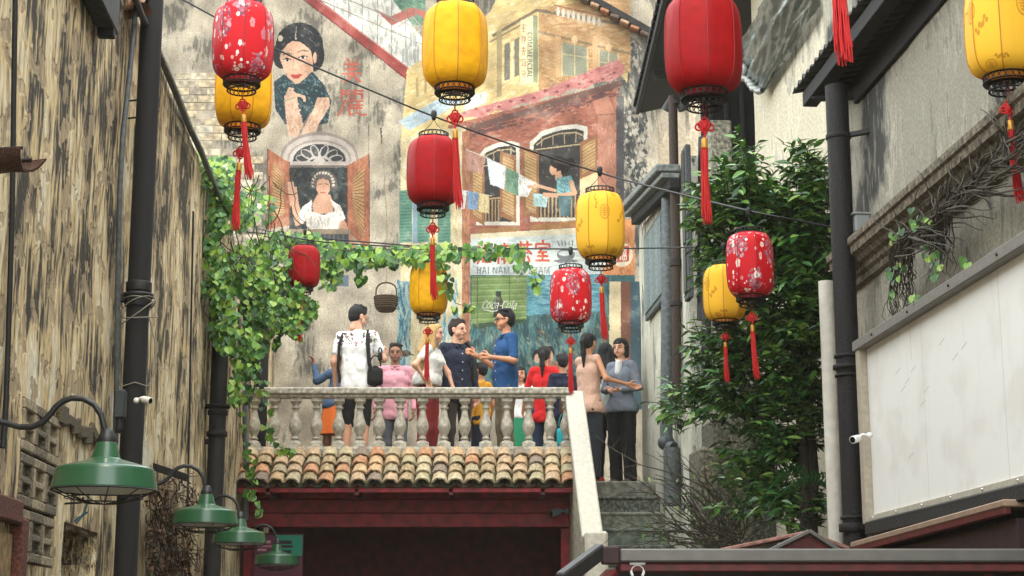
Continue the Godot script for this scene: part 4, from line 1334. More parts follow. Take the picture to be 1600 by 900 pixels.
func left_side() -> void:
	var iron := gm("black_iron", Color(0.06, 0.058, 0.056), 0.85, 0.0, 3.0, 0.1, "grain")
	var cable := gm("black_cable", Color(0.055, 0.055, 0.06), 0.6, 0.0, 1.0, 0.0, "")
	var grey := gm("grey_conduit", Color(0.35, 0.37, 0.37), 0.6, 0.0, 3.0, 0.1)
	var blu := gm("blue_grey_pipe", Color(0.45, 0.50, 0.52), 0.5, 0.0, 2.0, 0.0, "faint")
	# front pole with its clamp and loops of wire
	var p := LP(217, 450, 0.13)
	var po := pole("drain_pole", "thick black iron pole nearest on the left, wire looped at its collar", p, 0.066, 7.0, iron, "pole")
	var cy := LP(217, 468, 0.13).y
	var b := M.new()
	for q in [[0.09, 0.06, 0.075], [0.055, 0.03, 0.088], [0.0, 0.07, 0.078]]:
		b.lathe(Transform3D(Basis(), Vector3(0, cy - 0.05 + q[0], 0)), [Vector2(0.067, 0), Vector2(q[2], 0.004), Vector2(q[2], q[1] - 0.006), Vector2(0.067, q[1])], 18)
	b.box(Transform3D(Basis(), Vector3(-0.085, cy + 0.0, 0.02)), Vector3(0.06, 0.05, 0.03), 0.006)
	put(b, "collar", gm("collar_iron", Color(0.07, 0.065, 0.06), 0.6, 0.0, 2.0, 0.1), po)
	for k in 4:
		b = M.new()
		var w := []
		for i in 20:
			var a := TAU * i / 19.0
			w.append(Vector3(cos(a) * (0.085 + 0.012 * k), cy - 0.02 - 0.03 * k + sin(a + k) * (0.02 + 0.035 * (k % 3)), sin(a) * (0.09 + 0.004 * k)))
		b.tube(w, 0.0035, 0.0035, 5)
		put(b, "wire", gm("bare_wire", Color(0.50, 0.48, 0.42), 0.5, 0.3, 1.0, 0.0, ""), po)
	b = M.new()
	b.tube([Vector3(0.07, cy - 0.1, 0.03), Vector3(0.11, cy - 0.25, 0.02), Vector3(0.125, cy - 0.42, 0.02), Vector3(0.09, cy - 0.52, 0.05), Vector3(0.02, cy - 0.50, 0.07), Vector3(-0.05, cy - 0.52, 0.06), Vector3(-0.1, cy - 0.50, 0.04)], 0.004, 0.004, 5)
	put(b, "wire", gm("bare_wire", Color.WHITE), po)
	# second pole
	p = LP(342, 600, 0.10)
	var p2 := pole("drain_pole", "black iron pole behind the vine, rusty flange at mid height", p, 0.072, 4.35, gm("rough_iron", Color(0.08, 0.075, 0.07), 0.75, 0.0, 3.0, 0.4, "rust"), "pole")
	b = M.new()
	var fy := LP(342, 640, 0.10).y
	for q in [[0.0, 0.035, 0.105], [-0.06, 0.05, 0.085], [-0.24, 0.05, 0.088]]:
		b = M.new()
		b.lathe(Transform3D(Basis(), Vector3(0, fy + q[0], 0)), [Vector2(0.073, 0), Vector2(q[2], 0.005), Vector2(q[2], q[1] - 0.006), Vector2(0.073, q[1])], 18)
		put(b, "flange", gm("flange_rust", Color(0.12, 0.10, 0.09), 0.8, 0.0, 3.0, 0.4, "rust"), p2)
	for q in [0.018, -0.28]:
		b = M.new()
		b.box(Transform3D(Basis(), Vector3(-0.1, fy + q, 0.0)), Vector3(0.14, 0.04, 0.05), 0.006)
		put(b, "clamp", gm("flange_rust", Color.WHITE), p2)
	p = LP(408, 560, 0.55)
	var p3 := pole("drain_pole", "short dark pole half hidden by the vine at the balcony's left end", Vector3(P(409, 560, 17.6).x, 0, -17.6), 0.075, P(409, 470, 17.6).y, iron, "pole")
	# upright cables and conduits
	for q in [["wall_cable", "thin black cable running down the near left wall", [[24, -20], [22, 120], [19, 330], [12, 560], [8, 660], [4, 700]], 0.012, cable, 0.02], ["wall_conduit", "slim grey conduit just left of the thick black pole", [[214, -10], [205, 90], [192, 210], [187, 300], [184, 450], [182, 620], [180, 700]], 0.016, grey, 0.05], ["wall_cable", "thin black cable on the left wall between the two iron poles", [[302, 330], [299, 480], [296, 640], [293, 800]], 0.008, cable, 0.02], ["wall_pipe", "pale blue grey pipe at the far end of the left wall", [[383, 560], [383, 640], [384, 720], [384, 812]], 0.028, blu, 0.06]]:
		b = M.new()
		var pts3 := []
		for k in q[2]: pts3.append(LP(k[0], k[1], q[5]))
		b.tube(pts3, q[3], q[3], 8)
		tag(put(b, q[0], q[4]), q[1], "pipe" if "pipe" in q[0] or "conduit" in q[0] else "cable")
	# bundle of conduits along the wall top
	for k in 3:
		b = M.new()
		var pts3 := []
		for i in 9:
			var t := i / 8.0
			var d := lerpf(8.6, 14.0, t)
			pts3.append(Vector3(xl(d) + 0.04 + 0.035 * k, 5.36 - 0.075 * k + 0.012 * sin(i * 2.3 + k), -d))
		b.tube(pts3, 0.026 - 0.005 * k, 0.026 - 0.005 * k, 8)
		tag(put(b, "roof_conduit", cable if k == 0 else grey), ["thickest dark pipe along the top of the left wall", "middle grey conduit along the top of the left wall", "lowest grey conduit along the top of the left wall"][k], "pipe", "")
	var bh := thing("eave_board", "dark grey green board fixed high on the left wall", "board", LP(138, -34, 0.06))
	b = M.new()
	b.box(Transform3D(BL, Vector3(0.0, 0.10, 0)), Vector3(0.10, 0.34, 1.25), 0.008)
	put(b, "board", gm("board_green", Color(0.22, 0.24, 0.22), 0.8, 0.0, 2.0, 0.3), bh)
	for q in [-0.54, 0.54]:
		b = M.new()
		b.box(Transform3D(BL, BL * Vector3(0.0, -0.09, q)), Vector3(0.09, 0.05, 0.06), 0.005)
		put(b, "cleat", iron, bh)
	# a few roof tiles and a tilted gutter end above the wall top beside the pole
	for k in 3:
		b = M.new()
		var tp := LP(203 + k * 6, 22 - k * 9, 0.02)
		var rows := []
		for j in 3:
			var ro := PackedVector3Array()
			for i in 7: ro.append(Vector3(-cos(PI * i / 6.0) * 0.07, sin(PI * i / 6.0) * 0.055, -0.12 + 0.12 * j))
			rows.append(ro)
		b.grid(rows, false, Vector2.ONE, true)
		var o := put(b, "loose_tile", gm("loose_tile_%d" % k, [Color(0.62, 0.42, 0.30), Color(0.72, 0.56, 0.42), Color(0.50, 0.38, 0.30)][k], 0.9, 0.0, 4.0, 0.3))
		o.position = tp
		o.rotation = Vector3(0.1, 0.9 + 0.3 * k, 0.05)
		tag(o, ["lowest loose roof tile on the wall top beside the thick pole", "middle loose roof tile on the wall top beside the thick pole", "highest loose roof tile on the wall top beside the thick pole"][k], "roof tile")
	# rusty spout poking in at the left edge
	var sp := thing("rusty_spout", "rusty half round sheet metal spout jutting from the left wall", "spout", P(0, 248, 6.2))
	b = M.new()
	var ro_o := []
	var ro_i := []
	var steps := 8
	for j in steps:
		var t := j / float(steps - 1)
		var x := lerpf(-0.25, 0.155 - 0.0, t)
		var a := PackedVector3Array()
		var c := PackedVector3Array()
		for i in 11:
			var an := PI * (1.0 + i / 10.0)
			var xx := x - (0.035 * (1.0 - absf(i - 5) / 5.0)) * t + (0.05 * (i / 10.0)) * t * -1.0
			a.append(Vector3(xx, sin(an) * 0.075 * (1.0 - 0.1 * t) + 0.02 * t + 0.003 * sin(j * 1.9 + i), cos(an) * 0.09))
			c.append(Vector3(xx, sin(an) * 0.068 * (1.0 - 0.1 * t) + 0.02 * t + 0.004 + 0.003 * sin(j * 1.9 + i), cos(an) * 0.083))
		ro_o.append(a); ro_i.append(c)
	b.grid(ro_o, false, Vector2.ONE, false)
	b.grid(ro_i, false, Vector2.ONE, true)
	var e0: PackedVector3Array = ro_o[steps - 1]
	var e1: PackedVector3Array = ro_i[steps - 1]
	for i in 10: b.face([e0[i], e1[i], e1[i + 1], e0[i + 1]])
	put(b, "trough", gm("rust_metal", Color(0.42, 0.27, 0.20), 0.7, 0.3, 5.0, 0.3, "rust"), sp)
	b = M.new()
	b.tube([Vector3(-0.25, 0.0, 0.09), Vector3(0.0, 0.012, 0.085), Vector3(0.11, 0.02, 0.08)], 0.007, 0.007, 6)
	b.tube([Vector3(-0.25, 0.0, -0.09), Vector3(0.0, 0.012, -0.085), Vector3(0.10, 0.02, -0.08)], 0.007, 0.007, 6)
	put(b, "rolled_rim", gm("rust_rim", Color(0.26, 0.18, 0.15), 0.7, 0.3, 5.0, 0.2, "rust"), sp)
	# vent of pierced blocks in the wall opening
	var va := LP(56, 884)
	var vb := LP(56, 632)
	var d0 := -LP(34, 640).z
	var d1 := -LP(79, 880).z
	var vent := thing("vent_screen", "grey concrete screen of pierced vent blocks in the left wall", "vent", Vector3(xl((d0 + d1) * 0.5), va.y, -(d0 + d1) * 0.5))
	var cw := (d1 - d0) / 3.0
	var chh := (vb.y - va.y) / 3.0
	var vm := [gm("vent_block_a", Color(0.68, 0.62, 0.50), 0.95, 0.0, 3.0, 0.5), gm("vent_block_b", Color(0.60, 0.55, 0.45), 0.95, 0.0, 3.0, 0.5, "rust")]
	b = M.new()     # one block: frame, uprights and crossing webs
	var hw := cw * 0.5 - 0.004
	var hh := chh * 0.5 - 0.006
	for s in [-1, 1]:
		bx(b, Vector3(0, s * (hh - 0.022), 0), Vector3(0.09, 0.044, hw * 2), Basis(), 0.006)
		bx(b, Vector3(0, 0, s * (hw - 0.018)), Vector3(0.09, hh * 2 - 0.09, 0.036), Basis(), 0.006)
	for k in 2:
		var cy2 := (k - 0.5) * (hh - 0.04)
		var sy := (hh - 0.045) * 0.5
		bar(b, Vector3(0, cy2 - sy, -hw + 0.03), Vector3(0, cy2 + sy, hw - 0.03), 0.07, 0.03, 0.004, Vector3.RIGHT)
		bar(b, Vector3(0.001, cy2 - sy, hw - 0.03), Vector3(0.001, cy2 + sy, -hw + 0.03), 0.07, 0.03, 0.004, Vector3.RIGHT)
	bx(b, Vector3(0.002, 0, 0), Vector3(0.08, 0.03, hw * 2 - 0.06), Basis(), 0.005)
	var vmesh := b.mesh()
	for i in 3:
		for j in 3:
			piece(vmesh, "vent_block", i * 3 + j, vm[(i + j) % 2], vent, Transform3D(BL, BL * Vector3(-0.035 + rng.randf() * 0.006, 0, (1 - i) * cw) + Vector3(0, chh * (j + 0.5), 0)))
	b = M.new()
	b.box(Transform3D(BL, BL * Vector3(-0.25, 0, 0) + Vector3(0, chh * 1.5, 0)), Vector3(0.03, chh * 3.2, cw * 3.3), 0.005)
	put(b, "dark_back", gm("recess_shade", Color(0.04, 0.038, 0.035), 0.95, 0.0, 1.0, 0.0, ""), vent)  # black sheet standing in for the shade behind the pierced blocks
	# broken opening: rough lintel, a black sheet behind for the shade inside, a rag of wire
	var hp := LP(122, 818)
	var ho := thing("broken_opening", "broken square hole in the left wall below the largest lamp", "opening", hp)
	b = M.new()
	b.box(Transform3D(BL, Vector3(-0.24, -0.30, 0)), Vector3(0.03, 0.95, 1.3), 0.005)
	put(b, "dark_back", gm("recess_shade", Color.BLACK), ho)
	b = M.new()
	for k in 7:
		var zz := -0.62 + k * 0.2
		b.box(Transform3D(BL * Basis(Vector3.RIGHT, rng.randf_range(-0.2, 0.2)), BL * Vector3(-0.02, rng.randf_range(-0.02, 0.03), zz)), Vector3(0.03, 0.06 + 0.03 * rng.randf(), 0.21), 0.012)
	put(b, "rough_lintel", gm("lintel", Color(0.58, 0.50, 0.36), 0.95, 0.0, 3.0, 0.8, "rust"), ho)
	# scar of an old ledge above the largest lamp
	var sc := thing("ledge_stub", "broken stub of a plaster ledge on the left wall behind the largest lamp", "ledge", LP(125, 672))
	b = M.new()
	for k in 8:
		var t := k / 7.0
		b.box(Transform3D(BL * Basis(Vector3.RIGHT, rng.randf_range(-0.3, 0.3)), BL * Vector3(0.012, 0.0 + rng.randf_range(-0.02, 0.02), 0.5 - t * 1.15)), Vector3(0.022 + rng.randf() * 0.012, 0.05 + rng.randf() * 0.05, 0.19), 0.012)
	put(b, "stub", gm("stub_plaster", Color(0.50, 0.44, 0.33), 0.95, 0.0, 4.0, 0.8, "rust"), sc)
	# red painted frame at the lower left
	var fr := thing("door_frame", "faded red timber frame at the lower left edge", "door frame", LP(0, 880))
	b = M.new()
	b.box(Transform3D(BL, BL * Vector3(0.02, -0.25, -0.20)), Vector3(0.07, 0.9, 0.13), 0.008)
	b.box(Transform3D(BL, BL * Vector3(0.02, 0.22, 0.26)), Vector3(0.07, 0.10, 0.79), 0.008)
	put(b, "frame", gm("faded_red", Color(0.52, 0.27, 0.19), 0.85, 0.0, 3.0, 0.3, "rust"), fr)
	b = M.new()
	b.box(Transform3D(BL, BL * Vector3(0.005, -0.32, 0.26)), Vector3(0.03, 0.9, 0.75), 0.006)
	put(b, "panel", gm("ochre_panel", Color(0.66, 0.54, 0.36), 0.85, 0.0, 2.0, 0.3), fr)
	# bracket plank, meter box, camera, plank
	var pk := thing("wooden_bracket", "short dark plank sticking out behind the black pole", "plank", LP(262, 738, 0.1))
	b = M.new()
	bar(b, Vector3(-0.12, 0.045, 0), Vector3(0.14, -0.04, 0.03), 0.05, 0.05)
	put(b, "plank", gm("dark_wood", Color(0.14, 0.12, 0.10), 0.85, 0.0, 3.0, 0.3), pk)
	var jb := thing("junction_box", "narrow dark junction box on the left side of the black pole", "box", LP(188, 632, 0.10))
	b = M.new()
	bx(b, Vector3.ZERO, Vector3(0.06, 0.16, 0.08), BL, 0.008)
	put(b, "case", gm("box_dark", Color(0.15, 0.17, 0.18), 0.5, 0.0, 1.0, 0.0, ""), jb)
	b = M.new()
	b.lathe(Transform3D(Basis(), Vector3(0, -0.13, 0)), [Vector2(0.001, -0.03), Vector2(0.02, -0.03), Vector2(0.022, 0.0), Vector2(0.02, 0.055)], 12)
	put(b, "gland", cable, jb)
	security_camera("small white security camera on the right side of the black pole", LP(229, 625, 0.27), Vector3(0.9, -0.25, 0.5), Vector3(-0.06, -0.0, -0.02), 0.6, Color(0.85, 0.84, 0.80))
	# dangling blue wire under the first lamp
	b = M.new()
	b.tube([P(139, 755, 7.0), P(138, 780, 7.0), P(132, 800, 7.0), P(124, 812, 7.0), P(118, 818, 7.0)], 0.006, 0.004, 6)
	b.tube([P(137, 800, 7.0), P(128, 806, 7.0), P(122, 809, 7.0), P(116, 815, 7.0)], 0.005, 0.004, 6)
	tag(put(b, "loose_wire", gm("blue_wire", Color(0.24, 0.36, 0.42), 0.6, 0.0, 1.0, 0.0, "")), "frayed blue wire dangling below the largest green lamp", "wire")
	# nails and stubs on the plaster
	for q in [[100, 787], [200, 158], [200, 185]]:
		b = M.new()
		var w := LP(q[0], q[1])
		b.tube([w, w + Vector3(0.09, 0.004, 0.02), w + Vector3(0.10, 0.03, 0.02)], 0.006, 0.006, 6)
		tag(put(b, "iron_hook", iron), ["rusty hook low on the wall under the largest lamp", "upper iron hook behind the black pole", "lower iron hook behind the black pole"][[100, 200, 201].find(q[0]) if q[1] != 185 else 2], "hook")
	# dry creeper on the wall between the lamps
	var dc := thing("dry_creeper", "tangle of dead brown creeper stems on the wall behind the second lamp", "plant", LP(265, 880))
	var stem := gm("dead_stem", Color(0.36, 0.25, 0.16), 0.95, 0.0, 3.0, 0.0)
	b = M.new()
	for k in 150:
		var px := rng.randf_range(232, 300)
		var py := rng.randf_range(750, 905)
		var pts3 := []
		var a := rng.randf_range(0.0, TAU)
		for i in 7:
			pts3.append(LP(px, py, rng.randf_range(0.02, 0.10)) - dc.position)
			a += rng.randf_range(-0.7, 0.7)
			px = clampf(px + cos(a) * 7, 228, 330); py += sin(a) * 9 + 3
		b.tube(pts3, 0.006, 0.002, 4, false)
	var o1 := put(b, "stems", stem, dc)
	o1.set_meta("kind", "stuff")
	b = M.new()
	for k in 160:
		var w := LP(rng.randf_range(232, 312), rng.randf_range(752, 900), rng.randf_range(0.03, 0.12)) - dc.position
		var q := Basis(Vector3(rng.randf() - 0.5, rng.randf() - 0.5, rng.randf() - 0.5).normalized(), rng.randf() * TAU)
		b.face([w, w + q * Vector3(0.012, 0.0, 0.01), w + q * Vector3(0.0, 0.004, 0.035), w + q * Vector3(-0.012, 0, 0.012)])
	put(b, "dry_leaves", gm("dead_leaf", Color(0.45, 0.30, 0.19), 0.9, 0.0, 3.0, 0.0), dc).set_meta("kind", "stuff")

# ------------------------------------------------------------------ green enamel wall lamps
func lamps() -> void:
	var green := StandardMaterial3D.new()
	green.resource_name = "green_enamel"
	green.albedo_color = Color(0.10, 0.30, 0.18)
	green.roughness = 0.28
	green.clearcoat_enabled = true
	green.clearcoat = 0.5
	green.roughness_texture = tex["grain"]
	green.uv1_triplanar = true
	green.uv1_scale = Vector3.ONE * 3.0
	var white := gm("lamp_white", Color(0.80, 0.80, 0.76), 0.4, 0.0, 1.0, 0.0, "")
	var iron := gm("lamp_iron", Color(0.10, 0.11, 0.115), 0.5, 0.0, 3.0, 0.05, "grain")
	var proto: Node3D
	var spots := [[163, 765, 6.7, "largest green enamel lamp, nearest on the left wall"], [321, 819, 10.7, "second green enamel lamp from the front, beside the dry creeper"], [374, 849, 13.1, "third green enamel lamp, below the balcony's left corner"], [432, 882, 16.0, "smallest green enamel lamp, farthest, against the painted panel"]]
	for k in 4:
		var at := P(spots[k][0], spots[k][1], spots[k][2])
		var o: Node3D
		if k == 0:
			o = thing("wall_lamp", spots[k][3], "lamp", at, "green lamps along the left wall")
			proto = o
			var b := M.new()
			var sp0 := [Vector2(0.208, -0.004), Vector2(0.2105, 0.002), Vector2(0.197, 0.074), Vector2(0.194, 0.081), Vector2(0.187, 0.087), Vector2(0.066, 0.121), Vector2(0.058, 0.126)]
			for i in sp0.size() - 1: b.lathe(Transform3D(), [sp0[i], sp0[i + 1]], 56)
			put(b, "shade", green, o)
			b = M.new()
			b.lathe(Transform3D(), [Vector2(0.060, 0.122), Vector2(0.056, 0.132), Vector2(0.042, 0.186), Vector2(0.036, 0.19)], 24)
			put(b, "neck", green, o)
			b = M.new()
			var rv := [Vector2(0.056, 0.118), Vector2(0.184, 0.082), Vector2(0.192, 0.072), Vector2(0.205, -0.003)]
			rv.reverse()
			var pr := []
			for q in rv: pr.append(Vector2(q.x, q.y))
			b.lathe_flat(Transform3D(Basis(Vector3.UP, 0.1), Vector3.ZERO), pr, 14)
			put(b, "inner_face", white, o)
			b = M.new()
			b.lathe(Transform3D(), [Vector2(0.001, 0.02), Vector2(0.02, 0.025), Vector2(0.032, 0.05), Vector2(0.026, 0.085), Vector2(0.018, 0.11)], 14)
			put(b, "bulb", gm("bulb_glass", Color(0.82, 0.80, 0.74), 0.15, 0.0, 1.0, 0.0, ""), o)
			b = M.new()
			b.lathe(Transform3D(), [Vector2(0.037, 0.186), Vector2(0.040, 0.200), Vector2(0.034, 0.216), Vector2(0.026, 0.232), Vector2(0.020, 0.246), Vector2(0.001, 0.248)], 18)
			put(b, "fitting", iron, o)
			b = M.new()
			var w := []
			var path := [[165, 698], [164, 672], [158, 648], [147, 632], [130, 623], [112, 622], [98, 627], [87, 636], [78, 648], [66, 660], [50, 667], [30, 667], [8, 661], [-26, 655]]
			var cv := Curve3D.new()
			for q in path: cv.add_point(P(q[0], q[1], 6.7) - at)
			for i in range(path.size()): w.append(cv.get_point_position(i))
			b.tube(w, 0.0125, 0.0125, 10)
			put(b, "arm", iron, o)
			b = M.new()
			b.lathe(Transform3D(Basis(Vector3.BACK, PI / 2), w[w.size() - 1]), [Vector2(0.001, -0.02), Vector2(0.05, -0.02), Vector2(0.05, -0.008), Vector2(0.02, 0.0), Vector2(0.014, 0.01)], 16)
			put(b, "wall_plate", iron, o)
			b = M.new()     # wire guard under the shade
			b.ring(Transform3D(Basis(), Vector3(0, -0.004, 0)), 0.209, 0.004, 36, 5)
			b.ring(Transform3D(Basis(), Vector3(0, -0.034, 0)), 0.155, 0.0025, 30, 4)
			b.ring(Transform3D(Basis(), Vector3(0, -0.052, 0)), 0.085, 0.0025, 24, 4)
			for i in 10:
				var a := TAU * i / 10.0
				var sp := []
				for j in 5:
					var t := j / 4.0
					sp.append(Vector3(cos(a) * 0.207 * (1.0 - t * 0.95), -0.004 - 0.054 * sin(t * PI * 0.5), sin(a) * 0.207 * (1.0 - t * 0.95)))
				b.tube(sp, 0.0025, 0.0025, 4, false)
			put(b, "wire_guard", iron, o)
		else:
			o = proto.duplicate()
			o.name = numbered("wall_lamp")
			add_child(o)
			o.position = at
			tag(o, spots[k][3], "lamp", "green lamps along the left wall")
			o.rotation.y = [0.0, 0.12, -0.1, 0.05][k]

# ------------------------------------------------------------------ right side of the alley
func extrude(b: M, prof: Array, p: Vector3, q: Vector3, out: Vector3) -> void:   # prof: (out, up) points, drawn upwards; p to q runs rightwards seen from outside
	for i in prof.size() - 1:
		var a: Vector2 = prof[i]
		var c: Vector2 = prof[i + 1]
		b.face([p + out * a.x + Vector3.UP * a.y, q + out * a.x + Vector3.UP * a.y, q + out * c.x + Vector3.UP * c.y, p + out * c.x + Vector3.UP * c.y])
	for e in [p, q]:
		var r := []
		for a in prof: r.append(e + out * a.x + Vector3.UP * a.y)
		if e == p: r.reverse()
		for i in range(1, r.size() - 1): b.face([r[0], r[i], r[i + 1]])

func right_side() -> void:
	var rust := gm("rust_iron", Color(0.12, 0.10, 0.09), 0.75, 0.0, 3.0, 0.4, "rust")
	var grey := gm("grey_pipe", Color(0.40, 0.43, 0.43), 0.6, 0.0, 3.0, 0.1)
	var black := gm("black_pipe", Color(0.06, 0.065, 0.07), 0.6, 0.0, 3.0, 0.1)
	var out := (BR * Vector3.LEFT)
	# thick pole with its collars
	var p := P(1322, 500, 9.3)
	var topy := P(1303, 135, 9.3).y
	var o := pole("drain_pole", "thick rusty brown pole carrying the corner of the right awning", Vector3(p.x, 0, -9.3), 0.066, topy, rust, "pole")
	var b := M.new()
	for q in [[578, 0.03, 0.086], [590, 0.02, 0.078], [560, 0.022, 0.078], [832, 0.05, 0.088], [812, 0.02, 0.078], [218, 0.03, 0.074]]:
		b = M.new()
		b.lathe(Transform3D(Basis(), Vector3(0, P(1330, q[0], 9.3).y, 0)), [Vector2(0.066, 0), Vector2(q[2], 0.004), Vector2(q[2], q[1] - 0.004), Vector2(0.066, q[1])], 20)
		put(b, "collar", rust, o)
	b = M.new()
	bar(b, Vector3(0.0, P(1330, 214, 9.3).y, 0.0), Vector3(0.26, P(1330, 208, 9.3).y, 0.10), 0.03, 0.03)
	put(b, "bracket", black, o)
	# white pipe
	p = P(1299, 660, 10.0)
	var wp := pole("white_pipe", "white plastic downpipe beside the thick rusty pole", Vector3(p.x, 0, -10.0), 0.046, P(1290, 440, 10.0).y, gm("white_pvc", Color(0.88, 0.86, 0.80), 0.5, 0.0, 1.0, 0.0, "faint"), "pipe")
	# cornice along the near wall
	var c1 := RP(1332, 457)
	var c0 := Vector3(xr(4.0), c1.y, -4.0)
	var co := thing("cornice", "moulded plaster cornice running along the near right wall", "cornice", c1)
	b = M.new()
	extrude(b, [Vector2(0.0, -0.01), Vector2(0.03, 0.0), Vector2(0.035, 0.03), Vector2(0.055, 0.045), Vector2(0.06, 0.075), Vector2(0.085, 0.085), Vector2(0.10, 0.11), Vector2(0.13, 0.125), Vector2(0.135, 0.165), Vector2(0.15, 0.175), Vector2(0.15, 0.215), Vector2(0.12, 0.235), Vector2(0.0, 0.26)], Vector3.ZERO, c0 - c1, out)
	put(b, "moulding", gm("cornice_plaster", Color(0.64, 0.59, 0.49), 0.95, 0.0, 1.2, 0.8, "rust"), co)
	# electric box on the wall
	var eb := thing("electric_box", "small grey electric box on the right wall behind the rusty pole", "box", RP(1346, 350, 0.06))
	b = M.new()
	bx(b, Vector3.ZERO, Vector3(0.09, 0.105, 0.07), BR, 0.008)
	put(b, "case", gm("box_grey", Color(0.52, 0.54, 0.54), 0.5, 0.0, 1.0, 0.0, ""), eb)
	b = M.new()
	bx(b, Vector3(-0.005, 0.055, 0.0), Vector3(0.11, 0.012, 0.085), BR, 0.003)
	put(b, "lid", gm("box_grey", Color.WHITE), eb)
	b = M.new()
	b.tube([Vector3(-0.02, -0.05, 0), Vector3(-0.03, -0.09, 0), Vector3(-0.09, -0.10, 0.02)], 0.012, 0.012, 8)
	put(b, "gland", black, eb)
	# white board in its frame
	var q0 := RP(1366, 812, 0.16)
	var q1 := RP(1353, 546, 0.16)
	var bo := thing("white_board", "large blank white board in a grey frame on the near right wall", "board", Vector3(q0.x, q0.y, q0.z))
	var hgt := q1.y - q0.y
	var len := 3.2
	var pr := Image.create(1024, 384, false, Image.FORMAT_RGB8)
	var pn1 := noise(1024, 384, 0.006, 4, 71)
	var pn2 := noise(1024, 384, 0.03, 5, 72, 6)
	for y in 384:
		var edge := ss(0.90, 1.0, y / 384.0) * 0.6 + ss(0.10, 0.0, y / 384.0) * 0.5
		for x in 1024:
			var dirt := 0.10 * ss(0.45, 0.85, pn1[y * 1024 + x] / 255.0) + 0.16 * ss(0.62, 0.9, pn2[y * 1024 + x] / 255.0) * (0.25 + edge) + 0.05 * edge
			pr.set_pixel(x, y, Color(0.905, 0.90, 0.872).lerp(Color(0.55, 0.51, 0.44), dirt))
	for q in [[160, 90], [184, 132], [208, 120], [240, 102], [384, 78], [440, 120], [480, 108], [208, 276], [280, 180], [300, 156]]:
		for k in 26: pr.fill_rect(Rect2i(q[0] + k, q[1] - k / 3, 1, 2), Color8(186, 176, 166))
	pr.fill_rect(Rect2i(300, 0, 2, 384), Color8(206, 202, 192)); pr.fill_rect(Rect2i(640, 0, 2, 384), Color8(200, 196, 186)); pr.fill_rect(Rect2i(246, 0, 2, 80), Color8(196, 188, 176))
	var pmt := StandardMaterial3D.new()
	pmt.resource_name = "board_white"
	pmt.albedo_texture = itex(pr)
	pmt.roughness = 0.55
	b = M.new()
	var A := Vector3(0, 0, 0)
	var Bv := BR * Vector3(0, 0, len)
	b.face([A, Bv, Bv + Vector3(0, hgt, 0), A + Vector3(0, hgt, 0)], [Vector2(0, 1), Vector2(1, 1), Vector2(1, 0), Vector2(0, 0)])
	put(b, "board", pmt, bo)
	b = M.new()
	b.box(Transform3D(BR, BR * Vector3(0.025, hgt * 0.5, len * 0.5)), Vector3(0.04, hgt + 0.02, len), 0.003)
	put(b, "backing", gm("frame_grey", Color(0.50, 0.49, 0.46), 0.6, 0.1, 2.0, 0.0, "faint"), bo)
	b = M.new()
	b.box(Transform3D(BR, BR * Vector3(-0.01, hgt + 0.025, len * 0.5 - 0.03)), Vector3(0.09, 0.055, len + 0.12), 0.004)
	put(b, "top_rail", gm("frame_grey", Color.WHITE), bo)
	b = M.new()
	b.box(Transform3D(BR, BR * Vector3(-0.005, hgt * 0.5 - 0.01, -0.035)), Vector3(0.08, hgt + 0.02, 0.065), 0.004)
	put(b, "side_rail", gm("frame_pale", Color(0.70, 0.66, 0.58), 0.6, 0.1, 2.0, 0.0, "faint"), bo)
	b = M.new()
	b.box(Transform3D(BR, BR * Vector3(-0.006, 0.008, len * 0.5)), Vector3(0.03, 0.034, len - 0.004), 0.004)
	put(b, "bottom_rail", gm("frame_light", Color(0.76, 0.73, 0.66), 0.6, 0.1, 2.0, 0.0, "faint"), bo)
	for k in 7:
		b = M.new()
		b.ball(BR * Vector3(-0.022, 0.008, 0.05 + 0.42 * k), Vector3.ONE * 0.007, 8)
		put(b, "screw", gm("screw", Color(0.80, 0.80, 0.78), 0.3, 0.6, 1.0, 0.0, ""), bo)
	for k in 4:
		b = M.new()
		b.ball(BR * Vector3(-0.056, hgt + 0.025, 0.3 + 0.62 * k), Vector3.ONE * 0.008, 8)
		put(b, "bolt", black, bo)
	b = M.new()
	b.box(Transform3D(BR, BR * Vector3(0.0, -0.05, len * 0.5 + 0.02)), Vector3(0.12, 0.07, len), 0.006)
	put(b, "ledge", gm("ledge_dark", Color(0.17, 0.16, 0.15), 0.7, 0.0, 3.0, 0.3, "rust"), bo)
	b = M.new()
	b.box(Transform3D(BR, BR * Vector3(0.02, -0.15, -0.02)), Vector3(0.09, 0.28, 0.10), 0.006)
	b.box(Transform3D(BR, BR * Vector3(0.04, -0.17, len * 0.5)), Vector3(0.05, 0.15, len), 0.006)
	put(b, "under_frame", gm("under_green", Color(0.24, 0.27, 0.27), 0.6, 0.1, 2.0, 0.1), bo)
	security_camera("white security camera with a black face on the white board's left frame", RP(1337, 686, 0.28), Vector3(-0.75, -0.25, 0.75), Vector3(0.075, 0.02, -0.01), 0.62, Color(0.86, 0.86, 0.84))
	# corrugated awning on beams
	var aw := thing("corrugated_awning", "dark corrugated awning jutting from the right wall on top of the rusty pole", "awning", RP(1335, 142))
	var fo := P(1238, 146, 9.95) - aw.position
	var fi := Vector3(0.02, 0.05, 0.0)
	var zz := BR * Vector3(0, 0, 1)
	var top := []
	var bot := []
	var steps := 150
